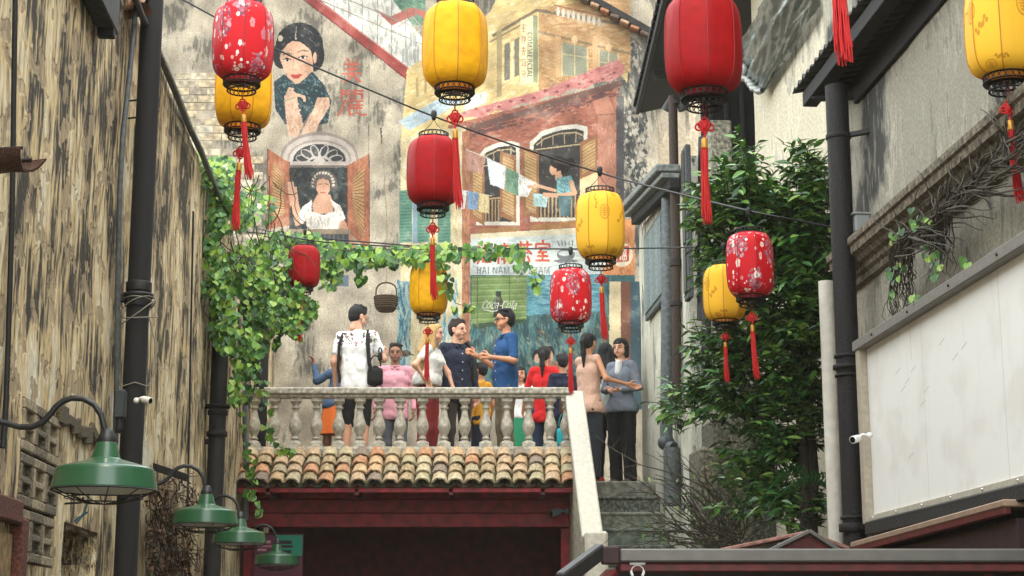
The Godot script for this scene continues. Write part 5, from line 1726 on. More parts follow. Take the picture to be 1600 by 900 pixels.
	for i in steps + 1:
		var s := 3.3 * i / steps
		var ph := fposmod(s / 0.105, 1.0)
		var h := 0.035 * pow(maxf(0.0, 1.0 - absf(ph - 0.5) * 5.0), 1.0)
		var r0 := PackedVector3Array()
		var r1 := PackedVector3Array()
		for j in 5:
			var t := j / 4.0
			var base := fo.lerp(fi, t) + zz * s
			r0.append(base + Vector3.UP * (h + 0.004))
			r1.append(base + Vector3.UP * (h - 0.004))
		top.append(r0); bot.append(r1)
	b = M.new()
	b.grid(top, false, Vector2.ONE, false)
	b.grid(bot, false, Vector2.ONE, true)
	for i in steps: b.face([bot[i][0], top[i][0], top[i + 1][0], bot[i + 1][0]])
	for j in 4: b.face([bot[0][j + 1], top[0][j + 1], top[0][j], bot[0][j]])
	put(b, "corrugated_sheet", gm("sheet_dark", Color(0.075, 0.078, 0.082), 0.6, 0.2, 2.0, 0.2), aw)
	b = M.new()
	var m0 := fo.lerp(fi, 0.30) + Vector3(0, -0.05, 0.02)
	bar(b, m0 - zz * 0.06, m0 + zz * 3.2, 0.09, 0.09)
	put(b, "purlin", gm("awning_wood", Color(0.06, 0.053, 0.05), 0.8, 0.0, 3.0, 0.3), aw)
	b = M.new()
	bar(b, m0 + Vector3(0.0, -0.02, 0.12), Vector3(0.10, -0.04, 0.12), 0.09, 0.08)
	put(b, "cross_beam", gm("awning_wood", Color.WHITE), aw)
	b = M.new()
	bar(b, Vector3(0.03, -0.02, 0.05), Vector3(0.03, -0.02, 0.05) + zz * 3.2, 0.10, 0.16)
	put(b, "wall_plate", gm("awning_wood", Color.WHITE), aw)
	# far house: dark tiled eave
	var ev := thing("dark_eave", "black tiled eave overhanging the narrow pale house", "roof", P(992, 172, 17.9))
	var ep := ev.position
	var L0 := 0.0
	b = M.new()
	for s in 1:
		var x0 := 0.0
		bx(b, Vector3(1.1, 0.24, 2.2), Vector3(2.15, 0.06, 4.5), Basis(Vector3.BACK, 0.22), 0.01)
	put(b, "roof_deck", gm("eave_black", Color(0.032, 0.032, 0.035), 0.8, 0.0, 2.0, 0.2), ev)
	b = M.new()
	for i in 20:
		var rows := []
		for j in 2:
			var r := PackedVector3Array()
			for k in 7: r.append(Vector3(-0.02 + j * 0.34, 0.03 + j * 0.075 + sin(PI * k / 6.0) * 0.06, 0.02 + i * 0.22 + (1.0 - cos(PI * k / 6.0)) * 0.1))
			rows.append(r)
		b.grid(rows, false, Vector2.ONE, false)
		var e := []
		for k in 7: e.append(rows[0][k])
		b.face(e)
	put(b, "tile_row", gm("tile_black", Color(0.04, 0.04, 0.043), 0.9, 0.0, 3.0, 0.2), ev)
	b = M.new()
	bar(b, Vector3(0.10, -0.08, 1.4), Vector3(0.75, 0.0, 1.4), 0.05, 0.10)
	bar(b, Vector3(0.03, 0.0, -0.01), Vector3(0.03, 0.0, 4.3), 0.04, 0.10)
	put(b, "bracket", gm("eave_beam", Color(0.20, 0.21, 0.21), 0.8, 0.0, 3.0, 0.2), ev)
	# far house: hood, shutter, pipes
	var hd0 := RP(984, 326, 0.14)
	var hd1 := RP(1044, 262, 0.14)
	var hd := thing("window_hood", "pale stepped hood over the shuttered window of the narrow house", "hood", hd0)
	b = M.new()
	bar(b, Vector3.ZERO, hd1 - hd0, 0.24, 0.07, 0.01)
	bar(b, Vector3(0.02, -0.075, 0), hd1 - hd0 + Vector3(0.02, -0.075, 0), 0.18, 0.05, 0.008)
	put(b, "slab", gm("hood_grey", Color(0.58, 0.60, 0.58), 0.8, 0.0, 2.0, 0.3), hd)
	b = M.new()
	bar(b, Vector3(0.06, -0.15, 0.05), hd1 - hd0 + Vector3(0.06, -0.15, 0), 0.10, 0.10, 0.008)
	put(b, "soffit", gm("hood_dark", Color(0.16, 0.17, 0.17), 0.9, 0.0, 2.0, 0.2), hd)
	var sh0 := RP(1012, 492, 0.03)
	var sh1 := RP(1036, 320, 0.03)
	var sh := thing("shutter", "tall pale blue grey boarded shutter on the narrow house", "shutter", Vector3(sh0.x, sh0.y, sh0.z))
	var sw := absf(sh1.z - sh0.z)
	var shh := sh1.y - sh0.y - 0.1
	b = M.new()
	b.box(Transform3D(BR, BR * Vector3(0.0, shh * 0.5, sw * 0.5)), Vector3(0.04, shh + 0.12, sw + 0.12), 0.006)
	put(b, "frame", gm("shutter_frame", Color(0.42, 0.46, 0.46), 0.7, 0.0, 2.0, 0.2), sh)
	for k in 6:
		b = M.new()
		b.box(Transform3D(BR, BR * Vector3(-0.025, shh * 0.5, sw * (k + 0.5) / 6.0)), Vector3(0.02, shh, sw / 6.0 - 0.012), 0.004)
		put(b, "board", gm("shutter_blue_%d" % (k % 2), [Color(0.56, 0.62, 0.61), Color(0.50, 0.57, 0.57)][k % 2], 0.7, 0.0, 3.0, 0.3), sh)
	var gp := thing("grey_downpipe", "grey downpipe with a fat elbow at its foot on the narrow house", "pipe", Vector3(0, 0, 0))
	b = M.new()
	b.tube([P(1043, 270, 16.0), P(1043, 480, 16.0), P(1041, 680, 16.0), P(1043, 696, 15.95), P(1052, 700, 15.9)], 0.062, 0.062, 12)
	put(b, "pipe", grey, gp)
	b = M.new()
	b.ball(P(1041, 692, 15.97), Vector3(0.085, 0.075, 0.085), 14)
	put(b, "elbow", gm("elbow_grey", Color(0.30, 0.33, 0.33), 0.6, 0.0, 3.0, 0.1), gp)
	b = M.new()
	b.tube([P(1050, 700, 15.9), P(1051, 790, 15.9)], 0.085, 0.09, 10)
	put(b, "lower_pipe", gm("lower_grey", Color(0.42, 0.44, 0.43), 0.7, 0.0, 3.0, 0.2), gp)
	var rp := thing("rusty_downpipe", "rusty downpipe with joints between the grey pipe and the tree", "pipe", Vector3(0, 0, 0))
	b = M.new()
	b.tube([P(1051, 150, 15.6), P(1056, 400, 15.6), P(1058, 640, 15.6)], 0.045, 0.045, 12)
	put(b, "pipe", gm("rust_pipe", Color(0.34, 0.26, 0.21), 0.8, 0.0, 4.0, 0.3, "rust"), rp)
	b = M.new()
	for y in [405, 410, 472, 158]: b.tube([P(1056, y, 15.6), P(1056, y + 6, 15.6)], 0.06, 0.06, 12)
	put(b, "joint", gm("rust_joint", Color(0.24, 0.19, 0.16), 0.8, 0.0, 4.0, 0.3, "rust"), rp)
	b = M.new()
	b.tube([P(1042, 172, 15.7), P(1048, 160, 15.65), P(1064, 162, 15.6), P(1068, 172, 15.6)], 0.055, 0.05, 10)
	put(b, "hopper", gm("hopper", Color(0.28, 0.29, 0.27), 0.7, 0.0, 3.0, 0.2), rp)
	var nw := thing("narrow_window", "narrow weathered window strip between the rusty pipe and the dark post", "window", RP(1074, 340, 0.05))
	b = M.new()
	bx(b, Vector3(0, -0.05, 0), Vector3(0.05, 1.45, 0.22), BR, 0.008)
	put(b, "frame", gm("strip_frame", Color(0.40, 0.43, 0.43), 0.8, 0.0, 3.0, 0.3, "rust"), nw)
	for k in 3:
		b = M.new()
		bx(b, Vector3(-0.03, -0.5 + k * 0.46, 0), Vector3(0.02, 0.42, 0.12), BR, 0.004)
		put(b, "pane", gm("strip_pane", Color(0.10, 0.12, 0.13), 0.3, 0.0, 1.0, 0.0, ""), nw)
	# recess between the houses: dark posts, hanging pipe and a pale jamb
	var rc := [[1100, 215, 500, 14.9, 0.055, "black", "thick black post in the recess behind the tassel of the big red lantern"], [1116, 240, 430, 15.6, 0.035, "grey", "thin grey post in the recess left of the tree"], [1106, 380, 600, 14.6, 0.05, "black", "black drain pipe dropping behind the yellow lantern by the tree"]]
	for q in rc:
		b = M.new()
		b.tube([P(q[0], q[1], q[3]), P(q[0] - 2, q[2], q[3])], q[4], q[4], 10)
		tag(put(b, "recess_post", black if q[5] == "black" else grey), q[6], "post")
	var jm := thing("pale_jamb", "pale plaster jamb standing in the recess behind the tree", "jamb", P(1128, 560, 14.3))
	b = M.new()
	bx(b, Vector3(0.05, 0.4, -0.2), Vector3(0.20, 3.6, 0.2), BR, 0.01)
	put(b, "jamb", gm("jamb", Color(0.74, 0.72, 0.64), 0.9, 0.0, 1.3, 0.6, "rust"), jm)
	var dk := thing("shade_panel", "black slatted panel added for the shaded opening between the big red lantern and the silver tarpaulin", "opening", P(1146, 165, 15.2))  # black panel added where the shade under the eaves falls
	b = M.new()
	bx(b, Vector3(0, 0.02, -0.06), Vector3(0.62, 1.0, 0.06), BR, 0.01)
	put(b, "dark_back", gm("opening_shade", Color(0.025, 0.027, 0.028), 0.95, 0.0, 1.0, 0.0, ""), dk)  # near-black colour stands in for the shade inside the opening
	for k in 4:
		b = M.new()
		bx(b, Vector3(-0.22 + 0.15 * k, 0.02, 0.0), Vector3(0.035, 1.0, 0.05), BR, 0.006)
		put(b, "slat", gm("panel_slat", Color(0.10, 0.11, 0.11), 0.9, 0.0, 3.0, 0.2), dk)
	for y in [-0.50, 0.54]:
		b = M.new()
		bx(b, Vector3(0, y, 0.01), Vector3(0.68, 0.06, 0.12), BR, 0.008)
		put(b, "rail", gm("panel_slat", Color.WHITE), dk)
	# low mossy wall under the tree
	var lw := thing("mossy_wall", "low broken mossy wall beside the stair under the tree", "wall", P(1120, 860, 13.0))
	for k in 4:
		b = M.new()
		var pt := P([1088, 1108, 1130, 1155][k], [700, 655, 625, 600][k], 13.9)
		var ht: float = pt.y
		bx(b, Vector3(pt.x, ht * 0.5, -14.0) - lw.position + Vector3(0.12, 0, 0), Vector3(0.26, ht, 0.5), Basis(Vector3.UP, 0.1), 0.03)
		put(b, "block", gm("mossy_%d" % (k % 2), [Color(0.60, 0.58, 0.49), Color(0.50, 0.50, 0.43)][k % 2], 0.95, 0.0, 1.4, 1.2, "rust"), lw)
	# crumpled silver sheet under the roof
	var tp := thing("silver_tarpaulin", "crumpled silver tarpaulin hanging under the roof at the top right", "tarpaulin", P(1200, 60, 12.8))
	var cA := RP(1150, 74, -0.22)
	var cB := RP(1191, 146, -0.34)
	var cC := RP(1288, -10, -0.33)
	var cD := RP(1220, -60, -0.10)
	var nz := FastNoiseLite.new()
	nz.seed = 4
	nz.frequency = 1.3
	nz.noise_type = FastNoiseLite.TYPE_CELLULAR
	nz.cellular_return_type = FastNoiseLite.RETURN_DISTANCE2_SUB
	var n2 := FastNoiseLite.new()
	n2.seed = 5
	n2.frequency = 2.2
	n2.fractal_octaves = 4
	n2.fractal_type = FastNoiseLite.FRACTAL_RIDGED
	var rows := []
	var tn := (cB - cA).cross(cD - cA).normalized()
	for j in 45:
		var r := PackedVector3Array()
		for i in 40:
			var u := i / 39.0
			var v := j / 44.0
			var pt := cA.lerp(cB, u).lerp(cD.lerp(cC, u), v)
			pt += tn * (0.05 * nz.get_noise_2d(u * 3.0 + v * 1.2, v * 0.8) + 0.055 * n2.get_noise_2d(u * 1.1 + v * 0.3, v * 0.35) + 0.02 * n2.get_noise_2d(u * 3.0, v * 2.0)) + Vector3(0, -0.12 * sin(u * PI) * (1.0 - v), 0)
			r.append(pt - tp.position)
		rows.append(r)
	b = M.new()
	b.grid(rows)
	put(b, "sheet", gm("silver_sheet", Color(0.50, 0.53, 0.52), 0.27, 0.75, 1.0, 0.0, ""), tp)
	var db := []
	for i in 40: db.append(rows[0][i] + Vector3(-0.03, 0.01, 0.02))
	b = M.new()
	b.tube(db, 0.03, 0.03, 6)
	put(b, "rolled_edge", gm("silver_edge", Color(0.56, 0.57, 0.55), 0.4, 0.4, 1.0, 0.0, ""), tp)
	# dead roots and creepers over the cornice
	var rt := thing("dead_creeper", "mat of dead grey roots hanging over the right cornice", "plant", RP(1420, 380, 0.1))
	b = M.new()
	for k in 130:
		var px := rng.randf_range(1395, 1610)
		var t := (px - 1395) / 215.0
		var py := lerpf(395, 215, t) + rng.randf_range(-30, 26) * (0.5 + 0.6 * t)
		var pts3 := []
		var a := -0.7 + rng.randf_range(-0.8, 0.8)
		var offw := rng.randf_range(0.10, 0.22)
		for i in 8:
			pts3.append(RP(px, py, offw + 0.02 * sin(i + k)) - rt.position)
			a += rng.randf_range(-0.5, 0.5)
			px += cos(a) * 11; py += sin(a) * 9
		b.tube(pts3, rng.randf_range(0.003, 0.008), 0.002, 4, false)
	for k in 70:
		var px := rng.randf_range(1388, 1425) if k < 46 else rng.randf_range(1430, 1490)
		var py := rng.randf_range(375, 400) - (px - 1395) * 0.7
		var dn := rng.randf_range(60, 135) if k < 46 else rng.randf_range(50, 110)
		var pts3 := []
		for i in 8:
			pts3.append(RP(px + rng.randf_range(-3, 3) * i * 0.6, py + dn * i / 7.0, 0.16 - 0.015 * i + rng.randf() * 0.02) - rt.position)
		b.tube(pts3, 0.004, 0.0015, 4, false)
	put(b, "roots", gm("root_grey", Color(0.36, 0.33, 0.28), 0.95, 0.0, 3.0, 0.0), rt).set_meta("kind", "stuff")

# ------------------------------------------------------------------ stall canopies at the lower right
func canopies() -> void:
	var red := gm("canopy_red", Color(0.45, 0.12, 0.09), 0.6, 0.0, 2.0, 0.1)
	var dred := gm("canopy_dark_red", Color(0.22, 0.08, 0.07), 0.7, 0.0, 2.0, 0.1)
	var gut := gm("gutter_grey", Color(0.38, 0.37, 0.345), 0.45, 0.2, 1.0, 0.0, "faint")
	var tan := gm("tan_sheet", Color(0.62, 0.52, 0.43), 0.6, 0.1, 1.0, 0.0, "faint")
	var c := thing("stall_canopy", "dark red stall canopy with a long grey gutter at the bottom right", "canopy", P(968, 868, 6.4))
	var o := c.position
	var e0 := Vector3.ZERO
	var e1 := P(1660, 865, 6.4) - o
	e1.y = 0.0
	var b := M.new()
	bx(b, (e0 + e1) * 0.5, Vector3(e1.x - e0.x, 0.05, 0.05), Basis(), 0.006)
	put(b, "gutter", gut, c)
	b = M.new()
	bx(b, (e0 + e1) * 0.5 + Vector3(0, -0.045, -0.02), Vector3(e1.x - e0.x, 0.03, 0.05), Basis(), 0.004)
	put(b, "gutter_lip", red, c)
	b = M.new()
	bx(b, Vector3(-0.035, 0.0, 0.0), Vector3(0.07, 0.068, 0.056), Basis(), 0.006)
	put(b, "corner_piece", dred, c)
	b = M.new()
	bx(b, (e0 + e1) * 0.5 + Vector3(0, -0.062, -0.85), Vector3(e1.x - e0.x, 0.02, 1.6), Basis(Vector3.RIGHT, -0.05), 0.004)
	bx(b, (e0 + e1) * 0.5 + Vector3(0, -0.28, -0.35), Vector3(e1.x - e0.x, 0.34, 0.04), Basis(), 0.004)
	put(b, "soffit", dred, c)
	b = M.new()
	var s0 := Vector3(-0.075, 0.015, 0.0)
	var s1 := P(876, 908, 6.0) - o
	bar(b, s0, s1, 0.04, 0.06, 0.006)
	put(b, "side_gutter", gm("side_gutter", Color(0.20, 0.20, 0.20), 0.5, 0.2, 1.4, 0.1), c)
	b = M.new()
	bar(b, s0 + Vector3(0.05, -0.09, -0.03), s1 + Vector3(0.06, -0.10, -0.03), 0.05, 0.06, 0.006)
	bar(b, Vector3(0.08, -0.09, -0.06), Vector3(-0.15, -0.30, -0.04), 0.03, 0.04, 0.004)
	put(b, "frame", red, c)
	for k in 4:
		b = M.new()
		var x := 0.30 + k * 0.55
		bar(b, Vector3(x, -0.085, -0.03), Vector3(x + 0.25, -0.30, -0.32), 0.04, 0.04)
		put(b, "strut", red, c)
	var hk := thing("gutter_clip", "small white U shaped clip hanging under the canopy gutter", "clip", P(996, 889, 6.4))
	b = M.new()
	var w := []
	for i in 11:
		var a := PI * 1.45 * i / 10.0 - PI * 0.225
		w.append(Vector3(cos(a) * 0.024, sin(a) * 0.024 - 0.01, 0.0))
	b.tube(w, 0.006, 0.006, 6)
	b.box(Transform3D(Basis(), Vector3(0, 0.02, 0)), Vector3(0.06, 0.01, 0.02), 0.003)
	put(b, "clip", gm("clip_white", Color(0.82, 0.82, 0.80), 0.4, 0.0, 1.0, 0.0, ""), hk)
	# small gabled stall roof behind the gutter
	var g := thing("stall_gable", "small red gabled stall roof peeping over the grey gutter", "roof", P(1263, 834, 9.0))
	o = g.position
	var pk := Vector3.ZERO
	var l := P(1196, 858, 9.0) - o + Vector3(0, -0.03, 0)
	var r := P(1314, 858, 9.0) - o + Vector3(0, -0.03, 0)
	b = M.new()
	b.face([l, r, pk])
	b.face([l + Vector3(0, 0, -0.05), pk + Vector3(0, 0, -0.05), r + Vector3(0, 0, -0.05)])
	put(b, "gable_board", red, g)
	b = M.new()
	bar(b, l + Vector3(0, 0.012, 0.02), pk + Vector3(0, 0.012, 0.02), 0.06, 0.022, 0.004)
	bar(b, r + Vector3(0, 0.012, 0.02), pk + Vector3(0, 0.012, 0.02), 0.06, 0.022, 0.004)
	put(b, "verge", gut, g)
	b = M.new()
	b.box(Transform3D(Basis(Vector3.BACK, 0.20), Vector3(-0.22, -0.035, -0.32)), Vector3(0.50, 0.02, 0.62), 0.004)
	b.box(Transform3D(Basis(Vector3.BACK, -0.36), Vector3(0.11, -0.035, -0.32)), Vector3(0.24, 0.02, 0.62), 0.004)
	put(b, "roof_sheet", gm("pink_sheet", Color(0.70, 0.50, 0.44), 0.7, 0.1, 2.0, 0.2), g)
	b = M.new()
	b.box(Transform3D(Basis(), Vector3(0.0, -0.6, -0.3)), Vector3(0.40, 1.0, 0.5), 0.01)
	put(b, "stall_body", dred, g)
	# long tan roof edge along the wall under the board
	var t := thing("tan_canopy", "tan metal canopy edge running along the wall under the white board", "canopy", P(1372, 852, 8.9))
	o = t.position
	var t1 := P(1625, 786, 6.7) - o
	b = M.new()
	bar(b, Vector3.ZERO, t1, 0.30, 0.03, 0.005)
	put(b, "sheet", tan, t)
	b = M.new()
	bar(b, Vector3(-0.13, -0.025, 0.02), t1 + Vector3(-0.13, -0.025, 0), 0.03, 0.04, 0.005)
	put(b, "edge_strip", red, t)
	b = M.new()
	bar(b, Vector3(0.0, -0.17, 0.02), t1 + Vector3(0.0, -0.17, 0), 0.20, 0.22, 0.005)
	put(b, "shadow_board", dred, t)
	var t2 := thing("lower_tan_canopy", "second tan canopy strip lower down at the right edge", "canopy", P(1500, 858, 7.6))
	b = M.new()
	bar(b, Vector3.ZERO, P(1640, 828, 6.7) - t2.position, 0.14, 0.03, 0.005)
	put(b, "sheet", tan, t2)
	b = M.new()
	bar(b, Vector3(-0.02, -0.05, 0), P(1640, 828, 6.7) - t2.position + Vector3(-0.02, -0.05, 0), 0.12, 0.06, 0.005)
	put(b, "edge_strip", red, t2)

# ------------------------------------------------------------------ lanterns
func blossom_texture(sd: int) -> ImageTexture:
	var im := Image.create(1024, 512, false, Image.FORMAT_RGB8)
	im.fill(Color8(196, 24, 34))
	rng.seed = sd
	var disc := func(x: float, y: float, r: float, col: Color):
		for j in range(int(-r), int(r) + 1):
			var w := int(sqrt(maxf(r * r - j * j, 0.0)))
			var yy := int(y) + j
			if yy >= 0 and yy < 512: im.fill_rect(Rect2i(int(x) - w, yy, 2 * w + 1, 1), col)
	var pinks := [Color8(238, 214, 200), Color8(226, 176, 170), Color8(206, 130, 136), Color8(240, 226, 214), Color8(186, 108, 122)]
	var mauve := [Color8(150, 92, 110), Color8(118, 70, 92), Color8(170, 112, 122), Color8(196, 150, 150)]
	for k in 9:
		var cx := 60 + k * 114 + rng.randf_range(-20, 20)
		var cy = [330.0, 150.0, 300.0][k % 3] + rng.randf_range(-50, 50)
		for i in 60:
			var a := rng.randf() * TAU
			var d := sqrt(rng.randf()) * 70
			disc.call(cx + cos(a) * d * 0.75, cy + sin(a) * d, rng.randf_range(4, 11), mauve[rng.randi() % 4])
		for i in 8:
			im.fill_rect(Rect2i(int(cx - 60 + rng.randf() * 60), int(cy + rng.randf_range(-60, 60)), int(rng.randf_range(30, 70)), 3), mauve[2])
	for k in 210:
		var x := rng.randf_range(10, 1014)
		var y := rng.randf_range(10, 502)
		var r := rng.randf_range(3, 9) if k < 150 else rng.randf_range(9, 15)
		var col: Color = pinks[rng.randi() % 5]
		var a0 := rng.randf() * TAU
		for i in 5: disc.call(x + cos(a0 + TAU * i / 5) * r * 0.7, y + sin(a0 + TAU * i / 5) * r * 0.7, r * 0.62, col)
		disc.call(x, y, r * 0.25, Color8(190, 90, 80))
	return itex(im)

func brocade_texture() -> ImageTexture:
	var im := Image.create(1024, 512, false, Image.FORMAT_RGB8)
	im.fill(Color8(240, 186, 52))
	rng.seed = 77
	var dk := Color8(196, 138, 36)
	var dot := func(x: float, y: float, r: float, c: Color):
		for j in range(int(-r), int(r) + 1):
			var w := int(sqrt(maxf(r * r - j * j, 0.0)))
			var yy := int(y) + j
			if yy >= 0 and yy < 512: im.fill_rect(Rect2i(int(x) - w, yy, 2 * w + 1, 1), c)
	for k in 8:
		for j in 3:
			var cx := 64.0 + k * 128 + (0 if j % 2 == 0 else 44)
			var cy := 90.0 + j * 165 + (k % 2) * 30
			if (k + j) % 2 == 0:
				dot.call(cx, cy, 33, dk)
				dot.call(cx, cy, 28, Color8(232, 176, 48))
				for i in 5: im.fill_rect(Rect2i(int(cx - 20 + absf(i - 2) * 4), int(cy - 18 + i * 8), int(40 - absf(i - 2) * 8), 4), dk)
				im.fill_rect(Rect2i(int(cx - 2), int(cy - 22), 4, 44), dk)
			else:
				var a := rng.randf() * TAU
				var p := Vector2(cx - 34, cy)
				for i in 46:
					a += 0.28 * sin(i * 0.35 + k)
					p += Vector2(cos(a) * 3 + 1.2, sin(a) * 4)
					dot.call(p.x, clampf(p.y, 6, 505), 4.2 + 2.5 * sin(i * 0.9), dk)
	return itex(im)

const LPROF := [[0.56, -1.0], [0.64, -0.985], [0.76, -0.94], [0.87, -0.85], [0.94, -0.72], [0.98, -0.52], [1.0, -0.25], [1.0, 0.05], [0.99, 0.35], [0.97, 0.56], [0.93, 0.73], [0.86, 0.85], [0.76, 0.935], [0.64, 0.98], [0.54, 1.0]]

func lattice(b: M, r: float, y0: float, y1: float, k: int, w: float) -> void:   # an openwork band of loops between two rims
	b.ring(Transform3D(Basis(), Vector3(0, y0, 0)), r, w * 1.5, 36, 5)
	b.ring(Transform3D(Basis(), Vector3(0, y1, 0)), r, w * 1.5, 36, 5)
	var h := (y1 - y0) * 0.5
	for i in k:
		var a := TAU * i / k
		var x := Transform3D(Basis(Vector3.UP, a) * Basis(Vector3.RIGHT, PI / 2), Vector3(sin(a) * r, (y0 + y1) * 0.5, cos(a) * r))
		b.ring(x, h * 0.86, w, 8, 3)

func make_lantern(kind: String, cloth: StandardMaterial3D, rib: Material) -> Node3D:   # radius 1 is 0.175 m
	var o := Node3D.new()
	var R := 0.175
	var H := 0.228
	var iron := gm("lantern_lattice", Color(0.075, 0.07, 0.06), 0.5, 0.3, 1.0, 0.0, "")
	var redm := gm("tassel_red", Color(0.74, 0.06, 0.06), 0.65, 0.0, 1.0, 0.0, "")
	var gold := gm("tassel_gold", Color(0.72, 0.52, 0.18), 0.4, 0.4, 1.0, 0.0, "")
	var cord := gm("tassel_cord", Color(0.50, 0.05, 0.05), 0.7, 0.0, 1.0, 0.0, "")
	var b := M.new()
	var pf := []
	for q in LPROF: pf.append(Vector2(q[0] * R, q[1] * H))
	b.lathe(Transform3D(), pf, 64, 0.045, 8)
	put(b, "body", cloth, o)
	for k in 8:
		b = M.new()
		var a := TAU * k / 8.0
		var w := []
		for q in pf: w.append(Vector3(cos(a) * (q.x + 0.0008), q.y, -sin(a) * (q.x + 0.0008)))
		b.tube(w, 0.0028, 0.0028, 5, false)
		put(b, "rib", rib, o)
	b = M.new()
	lattice(b, R * 0.60, -H - 0.034, -H - 0.002, 22, 0.0028)
	b.lathe(Transform3D(), [Vector2(R * 0.60, -H - 0.040), Vector2(R * 0.48, -H - 0.042)], 32)
	b.lathe(Transform3D(), [Vector2(R * 0.53, -H - 0.002), Vector2(R * 0.53, -H + 0.008)], 32)
	lattice(b, R * 0.47, -H - 0.072, -H - 0.044, 18, 0.0028)
	put(b, "bottom_lattice", iron, o)
	b = M.new()
	lattice(b, R * 0.56, H + 0.002, H + 0.034, 22, 0.0028)
	b.tube([Vector3(-R * 0.55, H + 0.03, 0), Vector3(R * 0.55, H + 0.03, 0)], 0.003, 0.003, 4)
	put(b, "top_lattice", iron, o)
	b = M.new()
	for s in [-1, 1]: b.tube([Vector3(s * R * 0.5, H + 0.03, 0), Vector3(s * R * 0.12, H + 0.10, 0), Vector3(0, H + 0.135, 0)], 0.0022, 0.0022, 4)
	b.tube([Vector3(0, H + 0.13, 0), Vector3(0, H + 0.20, 0)], 0.0022, 0.0022, 4)
	put(b, "hanger", gm("black_cable", Color.BLACK), o)
	b = M.new()
	b.lathe(Transform3D(Basis(), Vector3(0, H + 0.13, 0)), [Vector2(0.001, 0.0), Vector2(0.012, 0.002), Vector2(0.017, 0.02), Vector2(0.021, 0.045), Vector2(0.018, 0.062), Vector2(0.008, 0.07), Vector2(0.001, 0.07)], 12)
	put(b, "socket", gm("black_cable", Color.BLACK), o)
	# knot and tassel: one swinging piece
	b = M.new()
	var top := -H - 0.04
	var kn := -0.115
	for s in [-1, 1]: b.tube([Vector3(s * 0.01, 0, 0), Vector3(s * 0.003, kn * 0.5, 0), Vector3(0, kn + 0.03, 0)], 0.002, 0.002, 4)
	var t := put(b, "tassel_cord", cord, o)
	t.position = Vector3(0, top, 0)
	b = M.new()
	for q in [[0.0, 0.0, 0.022, 0.3], [0.0, 0.0, 0.022, -0.6], [0.017, 0.006, 0.015, 0.9], [-0.017, 0.006, 0.015, -0.9], [0.026, -0.006, 0.016, 0.2], [-0.026, -0.006, 0.016, -0.2], [0.0, 0.022, 0.015, 0.0], [0.0, -0.022, 0.014, 0.5]]:
		b.ring(Transform3D(Basis(Vector3.UP, q[3]) * Basis(Vector3.RIGHT, PI / 2), Vector3(q[0], kn + q[1], 0)), q[2], 0.0048, 12, 5)
	b.ball(Vector3(0, kn, 0), Vector3(0.021, 0.023, 0.016), 10)
	b.tube([Vector3(0, kn - 0.02, 0), Vector3(0, kn - 0.065, 0)], 0.004, 0.006, 5)
	put(b, "knot", redm, t)
	b = M.new()
	b.lathe(Transform3D(Basis(), Vector3(0, kn - 0.105, 0)), [Vector2(0.014, 0), Vector2(0.016, 0.006), Vector2(0.0145, 0.02), Vector2(0.015, 0.04), Vector2(0.009, 0.048)], 14)
	put(b, "gold_band", gold, t)
	b = M.new()
	rng.seed = 5
	for k in 60:
		var a := rng.randf() * TAU
		var r := sqrt(rng.randf())
		var len := 0.35 * rng.randf_range(0.86, 1.0)
		var w := []
		for i in 6:
			var s := i / 5.0
			var rr := r * lerpf(0.012, 0.023, s * s)
			w.append(Vector3(cos(a) * rr + 0.016 * s * s + 0.004 * sin(s * 5.0 + k), kn - 0.10 - len * s, sin(a) * rr))
		b.tube(w, 0.0022, 0.0017, 4, false)
	put(b, "strands", redm, t)
	return o

func hang(proto: Node3D, kind: String, px: float, py: float, d: float, w: float, label: String, group: String, lean := 0.0, long := 1.0, turn := 0.0) -> Node3D:   # px, py: middle of the body; w: its width, all in photograph pixels
	var o: Node3D = proto.duplicate()
	o.name = numbered(kind + "_lantern")
	add_child(o)
	var p := P(px, py, d)
	o.position = p
	var axial := d * cos(PITCH) + (p.y - EYE) * sin(PITCH)
	o.scale = Vector3.ONE * (w / F * axial / 0.35)
	o.rotation.y = turn
	var t: Node3D = o.get_node("tassel_cord")
	t.basis = Basis(Vector3.UP, -turn) * Basis(Vector3.BACK, lean) * Basis.from_scale(Vector3(1, long, 1))
	tag(o, label, "lantern", group)
	return o

